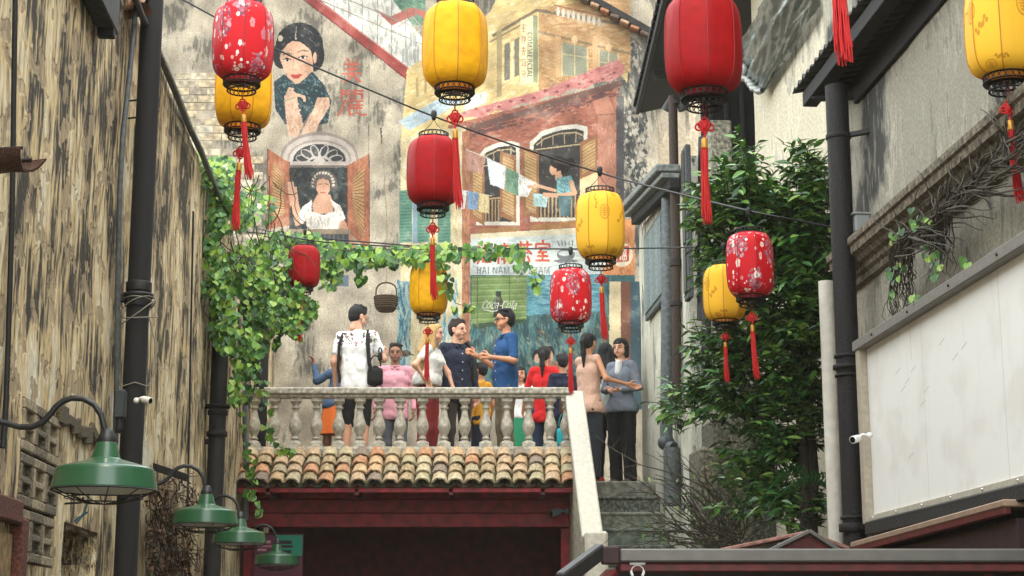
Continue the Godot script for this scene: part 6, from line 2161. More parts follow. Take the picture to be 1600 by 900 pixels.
func lanterns() -> void:
	var cloth := func(name: String, col: Color, t: Texture2D) -> StandardMaterial3D:
		var m := StandardMaterial3D.new()
		m.resource_name = name
		m.albedo_color = col
		m.albedo_texture = t
		m.roughness = 0.55
		m.backlight_enabled = true
		m.backlight = Color(0.5, 0.5, 0.5)
		m.metallic_specular = 0.3
		m.heightmap_enabled = true
		m.heightmap_texture = tex["streak"]
		m.heightmap_scale = 0.25
		return m
	var seam_r := gm("rib_red", Color(0.52, 0.025, 0.04), 0.6, 0.0, 1.0, 0.0, "")
	var seam_y := gm("rib_yellow", Color(0.72, 0.47, 0.05), 0.6, 0.0, 1.0, 0.0, "")
	var red := make_lantern("red", cloth.call("red_silk", Color(0.64, 0.022, 0.045), tex["faint"]), seam_r)
	var yel := make_lantern("yellow", cloth.call("yellow_silk", Color(0.97, 0.71, 0.06), tex["faint"]), seam_y)
	var flo := make_lantern("blossom", cloth.call("blossom_silk", Color.WHITE, blossom_texture(31)), seam_r)
	var bro := make_lantern("brocade", cloth.call("brocade_silk", Color.WHITE, brocade_texture()), seam_y)
	rng.seed = 99
	var R := "plain red silk lanterns"
	var Y := "plain yellow silk lanterns"
	var FL := "red lanterns printed with blossom"
	var BR2 := "yellow brocade lanterns"
	hang(flo, "red", 380, 66, 9.7, 94, "red lantern with white blossom at the upper left, in front of a yellow one", FL, 0.09, 1.0, 0.2)
	hang(yel, "yellow", 381, 140, 10.6, 92, "plain yellow lantern at the upper left, hanging behind the red blossom one", Y, -0.06, 1.06, 0.5)
	hang(yel, "yellow", 711, 73, 8.9, 102, "plain yellow lantern at the top in the middle, before the painted yellow house", Y, 0.02, 1.12, 0.13)
	hang(red, "red", 677, 268, 11.2, 82, "plain red lantern in the middle, just below and left of the top yellow one", R, 0.0, 1.08, 0.1)
	hang(yel, "yellow", 670, 452, 14.9, 61, "plain yellow lantern hanging right above the blonde woman", Y, -0.04, 1.0, 0.3)
	hang(red, "red", 1099, 70, 7.7, 120, "largest plain red lantern, at the top right of the mural", R, -0.03, 1.02, 0.0)
	hang(bro, "yellow", 938, 353, 11.5, 79, "yellow brocade lantern hanging in front of the painted cafe sign", BR2, 0.02, 0.95, 0.25)
	hang(flo, "red", 892, 463, 14.0, 65, "red blossom lantern hanging lowest, right of the green painted blind", FL, -0.03, 1.0, 0.9)
	hang(flo, "red", 1172, 414, 9.75, 76, "red blossom lantern hanging in front of the leafy tree", FL, 0.02, 1.0, 1.7)
	hang(bro, "yellow", 1132, 458, 10.3, 66, "yellow brocade lantern half behind the red one by the tree", BR2, -0.02, 0.85, 0.6)
	hang(bro, "yellow", 1568, 46, 6.7, 118, "yellow brocade lantern cut by the top right corner", BR2, 0.02, 1.0, 0.4)
	hang(red, "red", 475, 417, 14.9, 50, "small plain red lantern half buried in the vine", R, -0.08, 1.0, 0.2)
	hang(red, "red", 1297, -394, 4.2, 205, "red lantern above the awning of which only the tassel shows", R, -0.02, 1.1, 0.2)
	for q in [red, yel, flo, bro]: q.free()
	# the cables that carry them
	var ca := gm("black_cable", Color.BLACK)
	var lines := [["long black cable crossing the alley from the upper left to the electric box", [[250, -20, 10.9], [430, 76, 11.0], [600, 150, 11.1], [681, 183, 11.2], [800, 226, 11.35], [944, 272, 11.5], [1050, 300, 10.8], [1172, 330, 9.75], [1260, 347, 9.7], [1346, 364, 9.7]], 0.0065], ["nearly level cable strung behind, carrying the vine", [[380, 362, 15.5], [520, 374, 15.2], [620, 382, 15.0], [670, 386, 14.9], [780, 388, 14.4], [893, 389, 14.0], [1000, 388, 13.9], [1132, 385, 13.4], [1195, 380, 13.9]], 0.007], ["thin cable from the lower left pole to the vine", [[384, 352, 16.6], [475, 374, 14.95], [560, 382, 15.6], [640, 386, 15.9]], 0.007], ["highest cable above the picture carrying the near lanterns", [[120, -60, 9.2], [380, -40, 9.7], [711, -50, 8.9], [1099, -48, 7.7], [1400, -110, 7.2], [1568, -70, 6.7]], 0.008]]
	for l in lines:
		var b := M.new()
		var w := []
		var k: int = l[1].size()
		for i in k - 1:
			for j in 6:
				var t := j / 6.0
				var a0: Array = l[1][maxi(i - 1, 0)]
				var a1: Array = l[1][i]
				var a2: Array = l[1][i + 1]
				var a3: Array = l[1][mini(i + 2, k - 1)]
				w.append(P(a1[0], a1[1], a1[2]).cubic_interpolate(P(a2[0], a2[1], a2[2]), P(a0[0], a0[1], a0[2]), P(a3[0], a3[1], a3[2]), t))
		w.append(P(l[1][k - 1][0], l[1][k - 1][1], l[1][k - 1][2]))
		b.tube(w, l[2], l[2], 6)
		tag(put(b, "cable", ca), l[0], "cable")
	# basket on its rope in front of the back wall
	var bk := thing("wicker_basket", "brown wicker basket hanging on a rope beside the painted teal pillar", "basket", P(603, 487, 20.3))
	var b := M.new()
	var pf := [Vector2(0.001, 0.0), Vector2(0.09, 0.004), Vector2(0.125, 0.04), Vector2(0.142, 0.10), Vector2(0.148, 0.16), Vector2(0.150, 0.19)]
	b.lathe(Transform3D(), pf, 24)
	put(b, "bowl", gm("wicker", Color(0.42, 0.33, 0.23), 0.9, 0.0, 6.0, 1.0, "rust"), bk)
	for k in 9:
		b = M.new()
		var t := (k + 0.5) / 9.0
		var q: Vector2 = pf[mini(int(t * 4.0) + 1, 4)].lerp(pf[mini(int(t * 4.0) + 2, 5)], fposmod(t * 4.0, 1.0))
		b.ring(Transform3D(Basis(Vector3.RIGHT, 0.03 * (k % 2)), Vector3(0, q.y, 0)), q.x, 0.009, 28, 5)
		put(b, "cane_hoop", gm("cane_%d" % (k % 2), [Color(0.50, 0.40, 0.28), Color(0.36, 0.28, 0.19)][k % 2], 0.9, 0.0, 6.0, 0.4, "rust"), bk)
	b = M.new()
	var hw := []
	for i in 13: hw.append(Vector3(cos(PI * i / 12.0) * 0.13, 0.19 + pow(sin(PI * i / 12.0), 0.5) * 0.18, 0))
	b.tube(hw, 0.011, 0.011, 6)
	put(b, "handle", gm("cane_1", Color.WHITE), bk)
	b = M.new()
	b.tube([Vector3(0, 0.37, 0), Vector3(-0.02, 1.2, -0.2), P(597, 214, 20.75) - bk.position], 0.006, 0.006, 5)
	put(b, "rope", gm("rope", Color(0.62, 0.55, 0.42), 0.9, 0.0, 3.0, 0.0), bk)

# ------------------------------------------------------------------ people
func limb(a: Vector3, b: Vector3, ra: float, rb: float) -> Array: return [a, b, ra, rb]

func hand_caps(w: Vector3, dir: Vector3, side: Vector3, s: float, curl: float) -> Array:
	# w: wrist, dir: along the hand, side: towards the thumb
	var out := []
	var pn := dir.cross(side).normalized()
	out.append(limb(w + side * 0.012 * s, w + (dir * 0.075 + side * 0.020) * s, 0.016 * s, 0.017 * s))
	out.append(limb(w - side * 0.012 * s, w + (dir * 0.070 - side * 0.020) * s, 0.016 * s, 0.015 * s))
	for k in 4:
		var x := (1.5 - k) * 0.0185
		var base := w + (dir * (0.082 - 0.006 * absf(k - 1)) + side * x) * s
		var l: float = [0.036, 0.042, 0.039, 0.030][k] * s
		var c := curl + 0.12 * k
		var d1 := (dir * cos(c * 0.5) + pn * sin(c * 0.5)).normalized()
		var d2 := (dir * cos(c * 1.1) + pn * sin(c * 1.1)).normalized()
		var d3 := (dir * cos(c * 1.6) + pn * sin(c * 1.6)).normalized()
		var k1 := base + d1 * l
		var k2 := k1 + d2 * l * 0.75
		out.append(limb(base, k1, 0.0092 * s, 0.0086 * s))
		out.append(limb(k1, k2, 0.0086 * s, 0.008 * s))
		out.append(limb(k2, k2 + d3 * l * 0.55, 0.008 * s, 0.007 * s))
	var tb := w + (dir * 0.022 + side * 0.024) * s
	var t1 := tb + (dir * 0.55 + side * 0.75 + pn * 0.3).normalized() * 0.038 * s
	out.append(limb(tb, t1, 0.0125 * s, 0.0105 * s))
	out.append(limb(t1, t1 + (dir * 0.85 + side * 0.3 + pn * 0.4).normalized() * 0.032 * s, 0.0105 * s, 0.0085 * s))
	return out

func person(label: String, px: float, py: float, d: float, floor_y: float, H: float, yaw: float, o: Dictionary) -> Node3D:
	var at := P(px, py, d)
	at.y = floor_y
	var n := thing("person", label, "person", at, "", yaw)
	var s := H / 1.75
	var f: float = o.get("female", 0.0)
	var skin: Color = o.get("skin", Color(0.62, 0.40, 0.28))
	var lean: Vector3 = o.get("lean", Vector3.ZERO)      # how far the shoulders move from above the hips
	var hip := Vector3(0, 0.93, 0) * s
	var chest := Vector3(0, 1.28, 0.0) * s + lean
	var sh_y := 1.425
	var sw := lerpf(0.178, 0.155, f)
	var shl := Vector3(sw, sh_y, -0.01) * s + lean
	var shr := Vector3(-sw, sh_y, -0.01) * s + lean
	var nk := Vector3(0, 1.475, -0.015) * s + lean
	var le: Vector3 = shl + o.get("le", Vector3(0.06, -0.27, -0.03)) * s
	var lh: Vector3 = le + o.get("lh", Vector3(0.0, -0.23, 0.07)) * s
	var re: Vector3 = shr + o.get("re", Vector3(-0.06, -0.27, -0.03)) * s
	var rh: Vector3 = re + o.get("rh", Vector3(0.0, -0.23, 0.07)) * s
	var kw := lerpf(1.0, 0.88, f)
	var ft: float = o.get("stance", 0.10)
	var hl := Vector3(0.085, 0.90, 0) * s
	var hr := Vector3(-0.085, 0.90, 0) * s
	var kl := Vector3(ft * 0.95, 0.50, 0.02) * s
	var kr := Vector3(-ft * 0.95, 0.50, 0.01) * s
	var al := Vector3(ft, 0.085, -0.02) * s
	var ar := Vector3(-ft, 0.085, -0.03) * s
	var body := [limb(hip + Vector3(-0.06, 0, 0) * s, hip + Vector3(0.06, 0, 0) * s, 0.092 * s, 0.092 * s), limb(hip + Vector3(0, 0.05, 0) * s, chest, 0.098 * s * kw, 0.105 * s * kw), limb(chest + Vector3(-0.055, 0.03, 0) * s, chest + Vector3(0.055, 0.03, 0) * s, 0.095 * s * kw, 0.095 * s * kw), limb(shr * 0.8 + nk * 0.2, shl * 0.8 + nk * 0.2, 0.048 * s, 0.048 * s), limb(nk - Vector3(0, 0.06, 0) * s, nk + Vector3(0, 0.09, 0.012) * s, 0.058 * s * kw, 0.050 * s * kw)]
	for q in [[shl, le, lh], [shr, re, rh]]:
		body.append(limb(q[0], q[1], 0.044 * s * kw, 0.037 * s * kw))
		body.append(limb(q[1], q[2], 0.036 * s * kw, 0.025 * s * kw))
	for q in [[hl, kl, al], [hr, kr, ar]]:
		body.append(limb(q[0], q[1], 0.080 * s, 0.052 * s))
		body.append(limb(q[1], q[2], 0.052 * s, 0.035 * s))
		body.append(limb(q[2] - Vector3(0, 0.03, 0.02) * s, q[2] + Vector3(0, -0.05, 0.14) * s, 0.038 * s, 0.028 * s))
	var b := M.new()
	var sl := skin.srgb_to_linear()
	net(b, body, 0.019, 0.035 * s, [], func(_p): return sl)
	# hands
	var curl: float = o.get("curl", 0.6)
	for q in [[le, lh, -1.0], [re, rh, 1.0]]:
		var dir: Vector3 = (q[1] - q[0]).normalized()
		var side := Vector3(0, 0, 1) if absf(dir.z) < 0.75 else Vector3(0, 1, 0)
		side = (side - dir * side.dot(dir)).normalized()
		var caps := [limb(q[1] - dir * 0.03 * s, q[1] + dir * 0.01 * s, 0.0255 * s, 0.021 * s)]
		caps.append_array(hand_caps(q[1], dir, side * (1.0 if q[2] > 0 else 1.0), s, curl))
		net(b, caps, 0.0065, 0.008, [], func(_p): return sl)
	# head
	var hb := Basis(Vector3.UP, o.get("head_yaw", 0.0)) * Basis(Vector3.RIGHT, o.get("head_pitch", 0.0))
	var hc := Vector3(0, 1.635, 0.012) * s + lean * 1.15
	var T3 := Transform3D(hb * Basis.from_scale(Vector3.ONE * s), hc)
	var hcaps := []
	for q in [[0, 0.035, -0.030, 0, 0.035, 0.012, 0.077, 0.075], [0, -0.02, 0.025, 0, -0.072, 0.044, 0.060, 0.034], [-0.03, -0.035, 0.03, 0.03, -0.035, 0.03, 0.04, 0.04], [0, 0.008, 0.088, 0, -0.024, 0.102, 0.009, 0.0125], [-0.028, 0.03, 0.070, 0.028, 0.03, 0.070, 0.018, 0.018], [0.074, 0.012, -0.008, 0.076, -0.02, -0.004, 0.015, 0.011], [-0.074, 0.012, -0.008, -0.076, -0.02, -0.004, 0.015, 0.011], [0, -0.13, -0.02, 0, -0.03, -0.012, 0.048, 0.05], [-0.016, -0.048, 0.076, 0.016, -0.048, 0.076, 0.010, 0.010]]:
		hcaps.append(limb(T3 * Vector3(q[0], q[1], q[2]), T3 * Vector3(q[3], q[4], q[5]), q[6] * s, q[7] * s))
	var inv := T3.affine_inverse()
	var beard: float = o.get("stubble", 0.0)
	net(b, hcaps, 0.0078, 0.016 * s, [], func(p):
		var l: Vector3 = inv * p
		var c := sl
		if l.z > 0.04:
			var ex := absf(l.x) - 0.031
			if absf(l.y + 0.049) < 0.009 and absf(l.x) < 0.024: c = sl.lerp(Color(0.30, 0.06, 0.05), 0.7)
			elif ex * ex / 0.00022 + (l.y - 0.010) * (l.y - 0.010) / 0.00006 < 1.0: c = Color(0.025, 0.018, 0.015)
			elif absf(l.y - 0.031) < 0.0065 and absf(ex) < 0.019: c = sl.lerp(Color(0.03, 0.02, 0.015), 0.8)
			elif l.y < -0.028 and beard > 0.0: c = sl.lerp(Color(0.10, 0.07, 0.06), beard)
		return c)
	var bm := mcache.get("skin", null) as StandardMaterial3D
	if bm == null:
		bm = StandardMaterial3D.new()
		bm.resource_name = "skin"
		bm.vertex_color_use_as_albedo = true
		bm.roughness = 0.55
		bm.subsurf_scatter_enabled = true
		bm.subsurf_scatter_strength = 0.08
		mcache["skin"] = bm
	put(b, "body", bm, n)
	# hair
	var hair: Color = o.get("hair", Color(0.05, 0.045, 0.04))
	b = M.new()
	var style: String = o.get("style", "short")
	var L3 := func(a: Array) -> Array: return limb(T3 * Vector3(a[0], a[1], a[2]), T3 * Vector3(a[3], a[4], a[5]), a[6] * s, a[7] * s)
	var cap := [L3.call([0, 0.048, -0.034, 0, 0.052, 0.012, 0.084, 0.080]), L3.call([0, 0.0, -0.045, 0, 0.03, -0.045, 0.070, 0.074])]
	if style == "short":
		for k in 16:
			var a := TAU * k / 16.0
			cap.append(L3.call([cos(a) * 0.045, 0.095, sin(a) * 0.05 - 0.01, cos(a) * 0.06, 0.118 + 0.008 * sin(k * 2.3), sin(a) * 0.062 - 0.008, 0.034, 0.016]))
		for k in 22:
			var a := TAU * k * 0.381
			var e := 0.02 + 0.055 * fposmod(k * 0.618, 1.0)
			cap.append(L3.call([cos(a) * e, 0.105, sin(a) * e - 0.012, cos(a) * e * 1.35, 0.132 - e * 0.3, sin(a) * e * 1.35 - 0.006, 0.016, 0.006]))
	var pl := Plane((hb * Vector3(0, -0.55, 0.83)).normalized(), 0.0)
	pl.d = pl.normal.dot(hc) + (0.012 if style == "short" else 0.016) * s
	if o.get("recede", false): pl.d -= 0.002 * s
	net(b, cap, 0.010, 0.014, [pl])
	var extra := []
	match style:
		"bob":
			for e in [-1, 1]: extra.append_array([L3.call([e * 0.072, 0.02, 0.012, e * 0.076, -0.085, 0.012, 0.022, 0.018]), L3.call([e * 0.062, 0.02, -0.035, e * 0.066, -0.09, -0.03, 0.036, 0.026])])
			extra.append(L3.call([0, 0.0, -0.07, 0, -0.085, -0.065, 0.050, 0.042]))
			extra.append(L3.call([-0.04, 0.062, 0.078, 0.04, 0.062, 0.078, 0.016, 0.016]))
		"long":
			for e in [-1, 0, 1]: extra.append_array([L3.call([e * 0.048, 0.02, -0.058, e * 0.062, -0.16, -0.075, 0.045, 0.046]), L3.call([e * 0.062, -0.16, -0.075, e * 0.055 + 0.006, -0.36, -0.085, 0.046, 0.022])])
			for e in [-1, 1]: extra.append(L3.call([e * 0.076, 0.03, 0.005, e * 0.090, -0.17, 0.0, 0.028, 0.030]))
			if o.has("bulk"):
				for k in 9: extra.append_array([L3.call([(k - 4) * 0.020, 0.05, -0.075, (k - 4) * 0.034, -0.22, -0.13, 0.034, 0.042]), L3.call([(k - 4) * 0.034, -0.22, -0.13, (k - 4) * 0.040 + 0.02 * sin(k * 2.0), -0.50 + 0.04 * (k % 3), -0.13 + 0.02 * cos(k * 3.0), 0.042, 0.012])])
			for k in 5: extra.append(L3.call([(k - 2) * 0.036, -0.20, -0.085, (k - 2) * 0.045 + 0.01 * sin(k * 2.0), -0.42 + 0.03 * (k % 2), -0.10, 0.032, 0.012]))
		"ponytail":
			extra.append_array([L3.call([0, 0.05, -0.11, 0, 0.0, -0.145, 0.026, 0.034]), L3.call([0, 0.0, -0.145, 0, -0.14, -0.135, 0.036, 0.030]), L3.call([0, -0.14, -0.135, 0.008, -0.30, -0.115, 0.030, 0.010])])
	if extra.size(): net(b, extra, 0.011, 0.022)
	put(b, "hair", gm("hair_%s" % hair.to_html(), hair, 0.8, 0.0, 8.0, 0.3, "streak"), n)
	# clothes
	var top: Color = o.get("top", Color(0.7, 0.7, 0.7))
	var g := 0.016 * s
	var hem: float = o.get("hem", 0.86)
	var gh: float = g * 1.5 + maxf(0.0, o.get("leg_width", 0.014) - 0.014) * 2.4
	var tp := [limb(Vector3(-0.055, hem + 0.06, 0) * s, Vector3(0.055, hem + 0.06, 0) * s, 0.092 * s + gh, 0.092 * s + gh), limb(Vector3(-0.058, hem + 0.05, 0) * s, Vector3(lerpf(-0.062, -0.05, f), 1.06, 0) * s + lean * 0.4, 0.092 * s + gh, lerpf(0.094, 0.076, f) * s + g), limb(Vector3(0.058, hem + 0.05, 0) * s, Vector3(lerpf(0.062, 0.05, f), 1.06, 0) * s + lean * 0.4, 0.092 * s + gh, lerpf(0.094, 0.076, f) * s + g), limb(Vector3(-0.06, 1.06, 0) * s + lean * 0.4, chest + Vector3(-0.06, 0.03, 0) * s, lerpf(0.094, 0.076, f) * s + g, 0.095 * s * kw + g), limb(Vector3(0.06, 1.06, 0) * s + lean * 0.4, chest + Vector3(0.06, 0.03, 0) * s, lerpf(0.094, 0.076, f) * s + g, 0.095 * s * kw + g), limb(Vector3(0, 0.98, 0) * s, chest, 0.098 * s * kw + g, 0.105 * s * kw + g), limb(chest + Vector3(-0.06, 0.03, 0) * s, chest + Vector3(0.06, 0.03, 0) * s, 0.095 * s * kw + g, 0.095 * s * kw + g), limb(shr * 0.85 + nk * 0.15, shl * 0.85 + nk * 0.15, 0.050 * s + g * 0.7, 0.050 * s + g * 0.7), limb(nk - Vector3(0, 0.07, 0) * s, nk - Vector3(0, 0.005, 0) * s, 0.066 * s, 0.058 * s)]
	var sleeve: float = o.get("sleeve", 0.6)     # 0 none, below 1 short, 2 to the wrist
	for q in [[shl, le, lh], [shr, re, rh]]:
		if sleeve > 0.0: tp.append(limb(q[0], q[0].lerp(q[1], minf(sleeve, 1.0)), 0.044 * s * kw + g, 0.039 * s * kw + g * 1.1))
		if sleeve > 1.0: tp.append(limb(q[1], q[1].lerp(q[2], minf(sleeve - 1.0, 0.97)), 0.037 * s * kw + g, 0.028 * s * kw + g * 0.8))
	b = M.new()
	net(b, tp, 0.018, 0.03 * s, [Plane(Vector3.DOWN, -hem * s)], null, 0.011)
	var tm: Material = o.get("top_mat", null)
	put(b, o.get("top_name", "shirt"), tm if tm else cloth_mat(top), n)
	if o.get("collar", false):
		b = M.new()
		b.ring(Transform3D(Basis(Vector3.RIGHT, 0.25), nk + Vector3(0, 0.012, 0.006) * s), 0.060 * s, 0.014 * s, 20, 6)
		for e in [-1, 1]: b.box(Transform3D(Basis(Vector3.BACK, e * 0.5) * Basis(Vector3.RIGHT, -0.5), nk + Vector3(e * 0.026, -0.018, 0.068) * s), Vector3(0.035, 0.055, 0.010) * s, 0.004)
		put(b, "collar", cloth_mat(top.darkened(0.12)), n)
		for k in 6:
			b = M.new()
			b.ball(Vector3(0, lerpf(1.36, hem + 0.06, k / 5.0) * s, (0.126 - 0.004 * absf(k - 1)) * s) + lean, Vector3(0.008, 0.008, 0.005), 8)
			put(b, "button", cloth_mat(Color(0.86, 0.85, 0.82)), n)
	if o.has("bottom"):
		var bc: Color = o["bottom"]
		var lw: float = o.get("leg_width", 0.014)
		b = M.new()
		if o.has("skirt"):
			var sk: float = o["skirt"]
			var rows := []
			for j in 6:
				var t := j / 5.0
				var r := PackedVector3Array()
				for i in 28:
					var a := TAU * i / 28.0
					var rr := (lerpf(0.135, 0.19, t) + 0.012 * sin(i * 1.4) * t * 1.5) * s
					r.append(Vector3(cos(a) * rr * 1.1, lerpf(sk, 1.0, 1.0 - t) * s, -sin(a) * rr * 0.85))
				rows.append(r)
			rows.reverse()
			b.grid(rows, true)
		else:
			var to: float = o.get("leg", 1.0)
			var lg := [limb(Vector3(-0.06, 0.93, 0) * s, Vector3(0.06, 0.93, 0) * s, 0.092 * s + g * 0.4, 0.092 * s + g * 0.4)]
			for q in [[hl, kl, al], [hr, kr, ar]]:
				lg.append(limb(q[0], q[1], 0.080 * s + lw, 0.054 * s + lw))
				if to > 0.5: lg.append(limb(q[1], q[1].lerp(q[2], to), 0.054 * s + lw, 0.040 * s + lw * 1.3))
			net(b, lg, 0.019, 0.03 * s, [], null, 0.009)
		put(b, "skirt" if o.has("skirt") else "trousers", cloth_mat(bc), n)
	b = M.new()
	var shoe: Color = o.get("shoe", Color(0.08, 0.075, 0.07))
	for q in [al, ar]:
		net(b, [limb(q + Vector3(0, -0.045, -0.03) * s, q + Vector3(0, -0.052, 0.135) * s, 0.044 * s, 0.036 * s)], 0.014, 0.01, [])
	put(b, "shoes", cloth_mat(shoe), n)
	n.set_meta("joints", [le, lh, re, rh, hc, shl, shr])
	return n

func cloth_mat(c: Color) -> StandardMaterial3D: return gm("cloth_%s" % c.to_html(), c, 0.9, 0.0, 4.0, 0.12, "faint")

func strap(n: Node3D, name: String, col: Color, a: Array, w := 0.02) -> void:
	var b := M.new()
	var rows := []
	var pts3 := []
	for q in a: pts3.append(Vector3(q[0], q[1], q[2]))
	b.tube(pts3, w, w, 6)
	put(b, name, cloth_mat(col), n)

func glasses(n: Node3D, col: Color, yaw: float, pitch: float, s: float, lean := Vector3.ZERO) -> void:
	var hc := Vector3(0, 1.635, 0.012) * s + lean * 1.15
	var T3 := Transform3D(Basis(Vector3.UP, yaw) * Basis(Vector3.RIGHT, pitch) * Basis.from_scale(Vector3.ONE * s), hc)
	var b := M.new()
	for e in [-1, 1]:
		b.ball(T3 * Vector3(e * 0.031, 0.010, 0.098), Vector3(0.022, 0.016, 0.005) * s, 10, Basis(Vector3.UP, yaw))
		b.tube([T3 * Vector3(e * 0.05, 0.014, 0.094), T3 * Vector3(e * 0.082, 0.014, 0.0)], 0.003, 0.003, 4)
	b.tube([T3 * Vector3(-0.012, 0.014, 0.104), T3 * Vector3(0.012, 0.014, 0.104)], 0.003, 0.003, 4)
	put(b, "glasses", gm("glasses_%s" % col.to_html(), col, 0.15, 0.0, 1.0, 0.0, ""), n)

func bag(label: String, called: String, at: Vector3, size: Vector3, col: Color, yaw := 0.0) -> void:
	var o := thing(called, label, "bag", at, "", yaw)
	var b := M.new()
	var rows := []
	for j in 7:
		var t := j / 6.0
		var r := PackedVector3Array()
		for i in 20:
			var a := TAU * i / 20.0
			var e := pow(absf(cos(a)), 0.6) * signf(cos(a))
			var f2 := pow(absf(sin(a)), 0.6) * signf(sin(a))
			var w := 1.0 - 0.25 * pow(absf(t - 0.4) * 1.5, 3.0) - (0.9 if j == 0 else 0.0) - (0.85 if j == 6 else 0.0)
			r.append(Vector3(e * size.x * 0.5 * w, (t - 0.5) * size.y, -f2 * size.z * 0.5 * w))
		rows.append(r)
	b.grid(rows, true)
	put(b, "sack", cloth_mat(col), o)
	b = M.new()
	var hw := []
	for i in 9: hw.append(Vector3(cos(PI * i / 8.0) * size.x * 0.35, size.y * 0.45 + sin(PI * i / 8.0) * size.y * 0.5, 0))
	b.tube(hw, 0.008, 0.008, 6)
	put(b, "handle", cloth_mat(col.darkened(0.3)), o)

func people() -> void:
	var tan := Color(0.72, 0.50, 0.37)
	var fair := Color(0.80, 0.60, 0.49)
	var brown := Color(0.45, 0.29, 0.20)
	# floral print of the white tee shirt
	var fl := Image.create(128, 128, false, Image.FORMAT_RGB8)
	fl.fill(Color8(228, 226, 222))
	rng.seed = 12
	for k in 26:
		var x := rng.randi_range(6, 120)
		var y := rng.randi_range(6, 44)
		var c: Color = [Color8(70, 56, 60), Color8(150, 96, 92), Color8(96, 104, 84), Color8(120, 84, 90)][rng.randi() % 4]
		for i in 5: fl.fill_rect(Rect2i(x + rng.randi_range(-4, 4), y + rng.randi_range(-4, 4), 4, 3), c)
	var fm := StandardMaterial3D.new()
	fm.resource_name = "floral_cloth"
	fm.albedo_texture = itex(fl)
	fm.roughness = 0.9
	fm.uv1_scale = Vector3(2.0, -1.55, 1)
	fm.uv1_offset = Vector3(0.5, 2.42, 0)
	var p := person("young person with black hair seen from behind in a white floral tee shirt", 557, 600, 17.85, FLOOR, 1.79, PI - 0.15, {"skin": fair, "style": "short", "hair": Color(0.045, 0.045, 0.05), "top_mat": fm, "sleeve": 0.62, "bottom": Color(0.055, 0.055, 0.06), "leg": 0.35, "head_yaw": -0.75, "head_pitch": 0.25, "re": Vector3(-0.10, -0.24, 0.04), "rh": Vector3(0.06, 0.10, 0.22), "hem": 0.84})
	strap(p, "bag_strap", Color(0.06, 0.06, 0.065), [[-0.11, 1.51, 0.06], [-0.125, 1.515, -0.03], [-0.145, 1.40, -0.12], [-0.17, 1.15, -0.14], [-0.21, 0.98, -0.10]], 0.022)
	strap(p, "other_strap", Color(0.06, 0.06, 0.065), [[0.13, 1.50, 0.06], [0.15, 1.49, -0.05], [0.175, 1.36, -0.10], [0.185, 1.1, -0.09], [0.17, 0.95, -0.05]], 0.018)
	bag("black shoulder bag hanging at the hip of the person in the floral tee", "shoulder_bag", P(586, 588, 17.75), Vector3(0.17, 0.24, 0.12), Color(0.05, 0.05, 0.055), 0.2)
	bag("small black phone pouch held up by the person in the floral tee", "phone_pouch", P(594, 557, 17.7), Vector3(0.05, 0.10, 0.03), Color(0.06, 0.06, 0.06))
	person("person in a blue denim jacket reaching up to the wall, behind the floral tee shirt", 525, 600, 18.9, FLOOR, 1.56, PI + 0.35, {"skin": brown, "top": Color(0.24, 0.33, 0.44), "sleeve": 2.0, "bottom": Color(0.86, 0.42, 0.14), "skirt": 0.58, "le": Vector3(0.16, -0.10, 0.06), "lh": Vector3(0.02, 0.22, 0.08), "top_name": "jacket", "hem": 0.90, "lean": Vector3(-0.10, -0.04, 0.06), "head_pitch": 0.35})
	person("grey haired man in a pink buttoned shirt facing the camera", 617, 600, 19.5, FLOOR, 1.66, 0.05, {"skin": Color(0.50, 0.33, 0.24), "hair": Color(0.10, 0.09, 0.085), "recede": true, "top": Color(0.80, 0.56, 0.60), "sleeve": 1.9, "bottom": Color(0.30, 0.31, 0.33), "stubble": 0.25, "collar": true, "hem": 0.80})
	var q := person("blonde woman with sunglasses and hands on hips in a white top and red trousers", 668, 600, 18.0, FLOOR, 1.64, 1.25, {"female": 1.0, "skin": fair, "hair": Color(0.90, 0.73, 0.45), "bulk": 1.0, "lean": Vector3(0.0, -0.02, 0.06), "style": "long", "top": Color(0.88, 0.87, 0.84), "sleeve": 0.5, "bottom": Color(0.50, 0.10, 0.09), "leg_width": 0.03, "le": Vector3(0.06, -0.22, 0.12), "lh": Vector3(-0.03, -0.20, 0.08), "re": Vector3(-0.19, -0.20, -0.08), "rh": Vector3(0.10, -0.14, 0.08), "hem": 1.0, "head_yaw": 0.15})
	glasses(q, Color(0.12, 0.09, 0.06), 0.15, 0.0, 1.64 / 1.75)
	q = person("man in a dark navy shirt listening beside the blonde woman", 714, 600, 18.5, FLOOR, 1.76, 0.55, {"skin": fair, "hair": Color(0.20, 0.13, 0.085), "top": Color(0.085, 0.12, 0.21), "sleeve": 1.9, "bottom": Color(0.20, 0.165, 0.14), "stubble": 0.15, "collar": true, "head_yaw": 0.45, "hem": 0.82})
	strap(q, "backpack_strap", Color(0.16, 0.17, 0.13), [[0.12, 1.50, -0.05], [0.13, 1.52, 0.02], [0.14, 1.42, 0.12], [0.15, 1.25, 0.14], [0.17, 1.08, 0.10]], 0.024)
	q = person("man with glasses in a bright blue polo shirt talking with raised hands", 790, 600, 18.05, FLOOR, 1.79, -1.2, {"skin": tan, "hair": Color(0.045, 0.042, 0.042), "top": Color(0.04, 0.27, 0.46), "sleeve": 0.85, "bottom": Color(0.42, 0.36, 0.27), "le": Vector3(0.09, -0.26, 0.02), "lh": Vector3(-0.06, 0.03, 0.25), "re": Vector3(-0.06, -0.26, 0.04), "rh": Vector3(0.0, 0.12, 0.23), "curl": 1.5, "collar": true, "hem": 0.84, "head_yaw": -0.15})
	glasses(q, Color(0.10, 0.09, 0.09), -0.15, 0.0, 1.79 / 1.75)
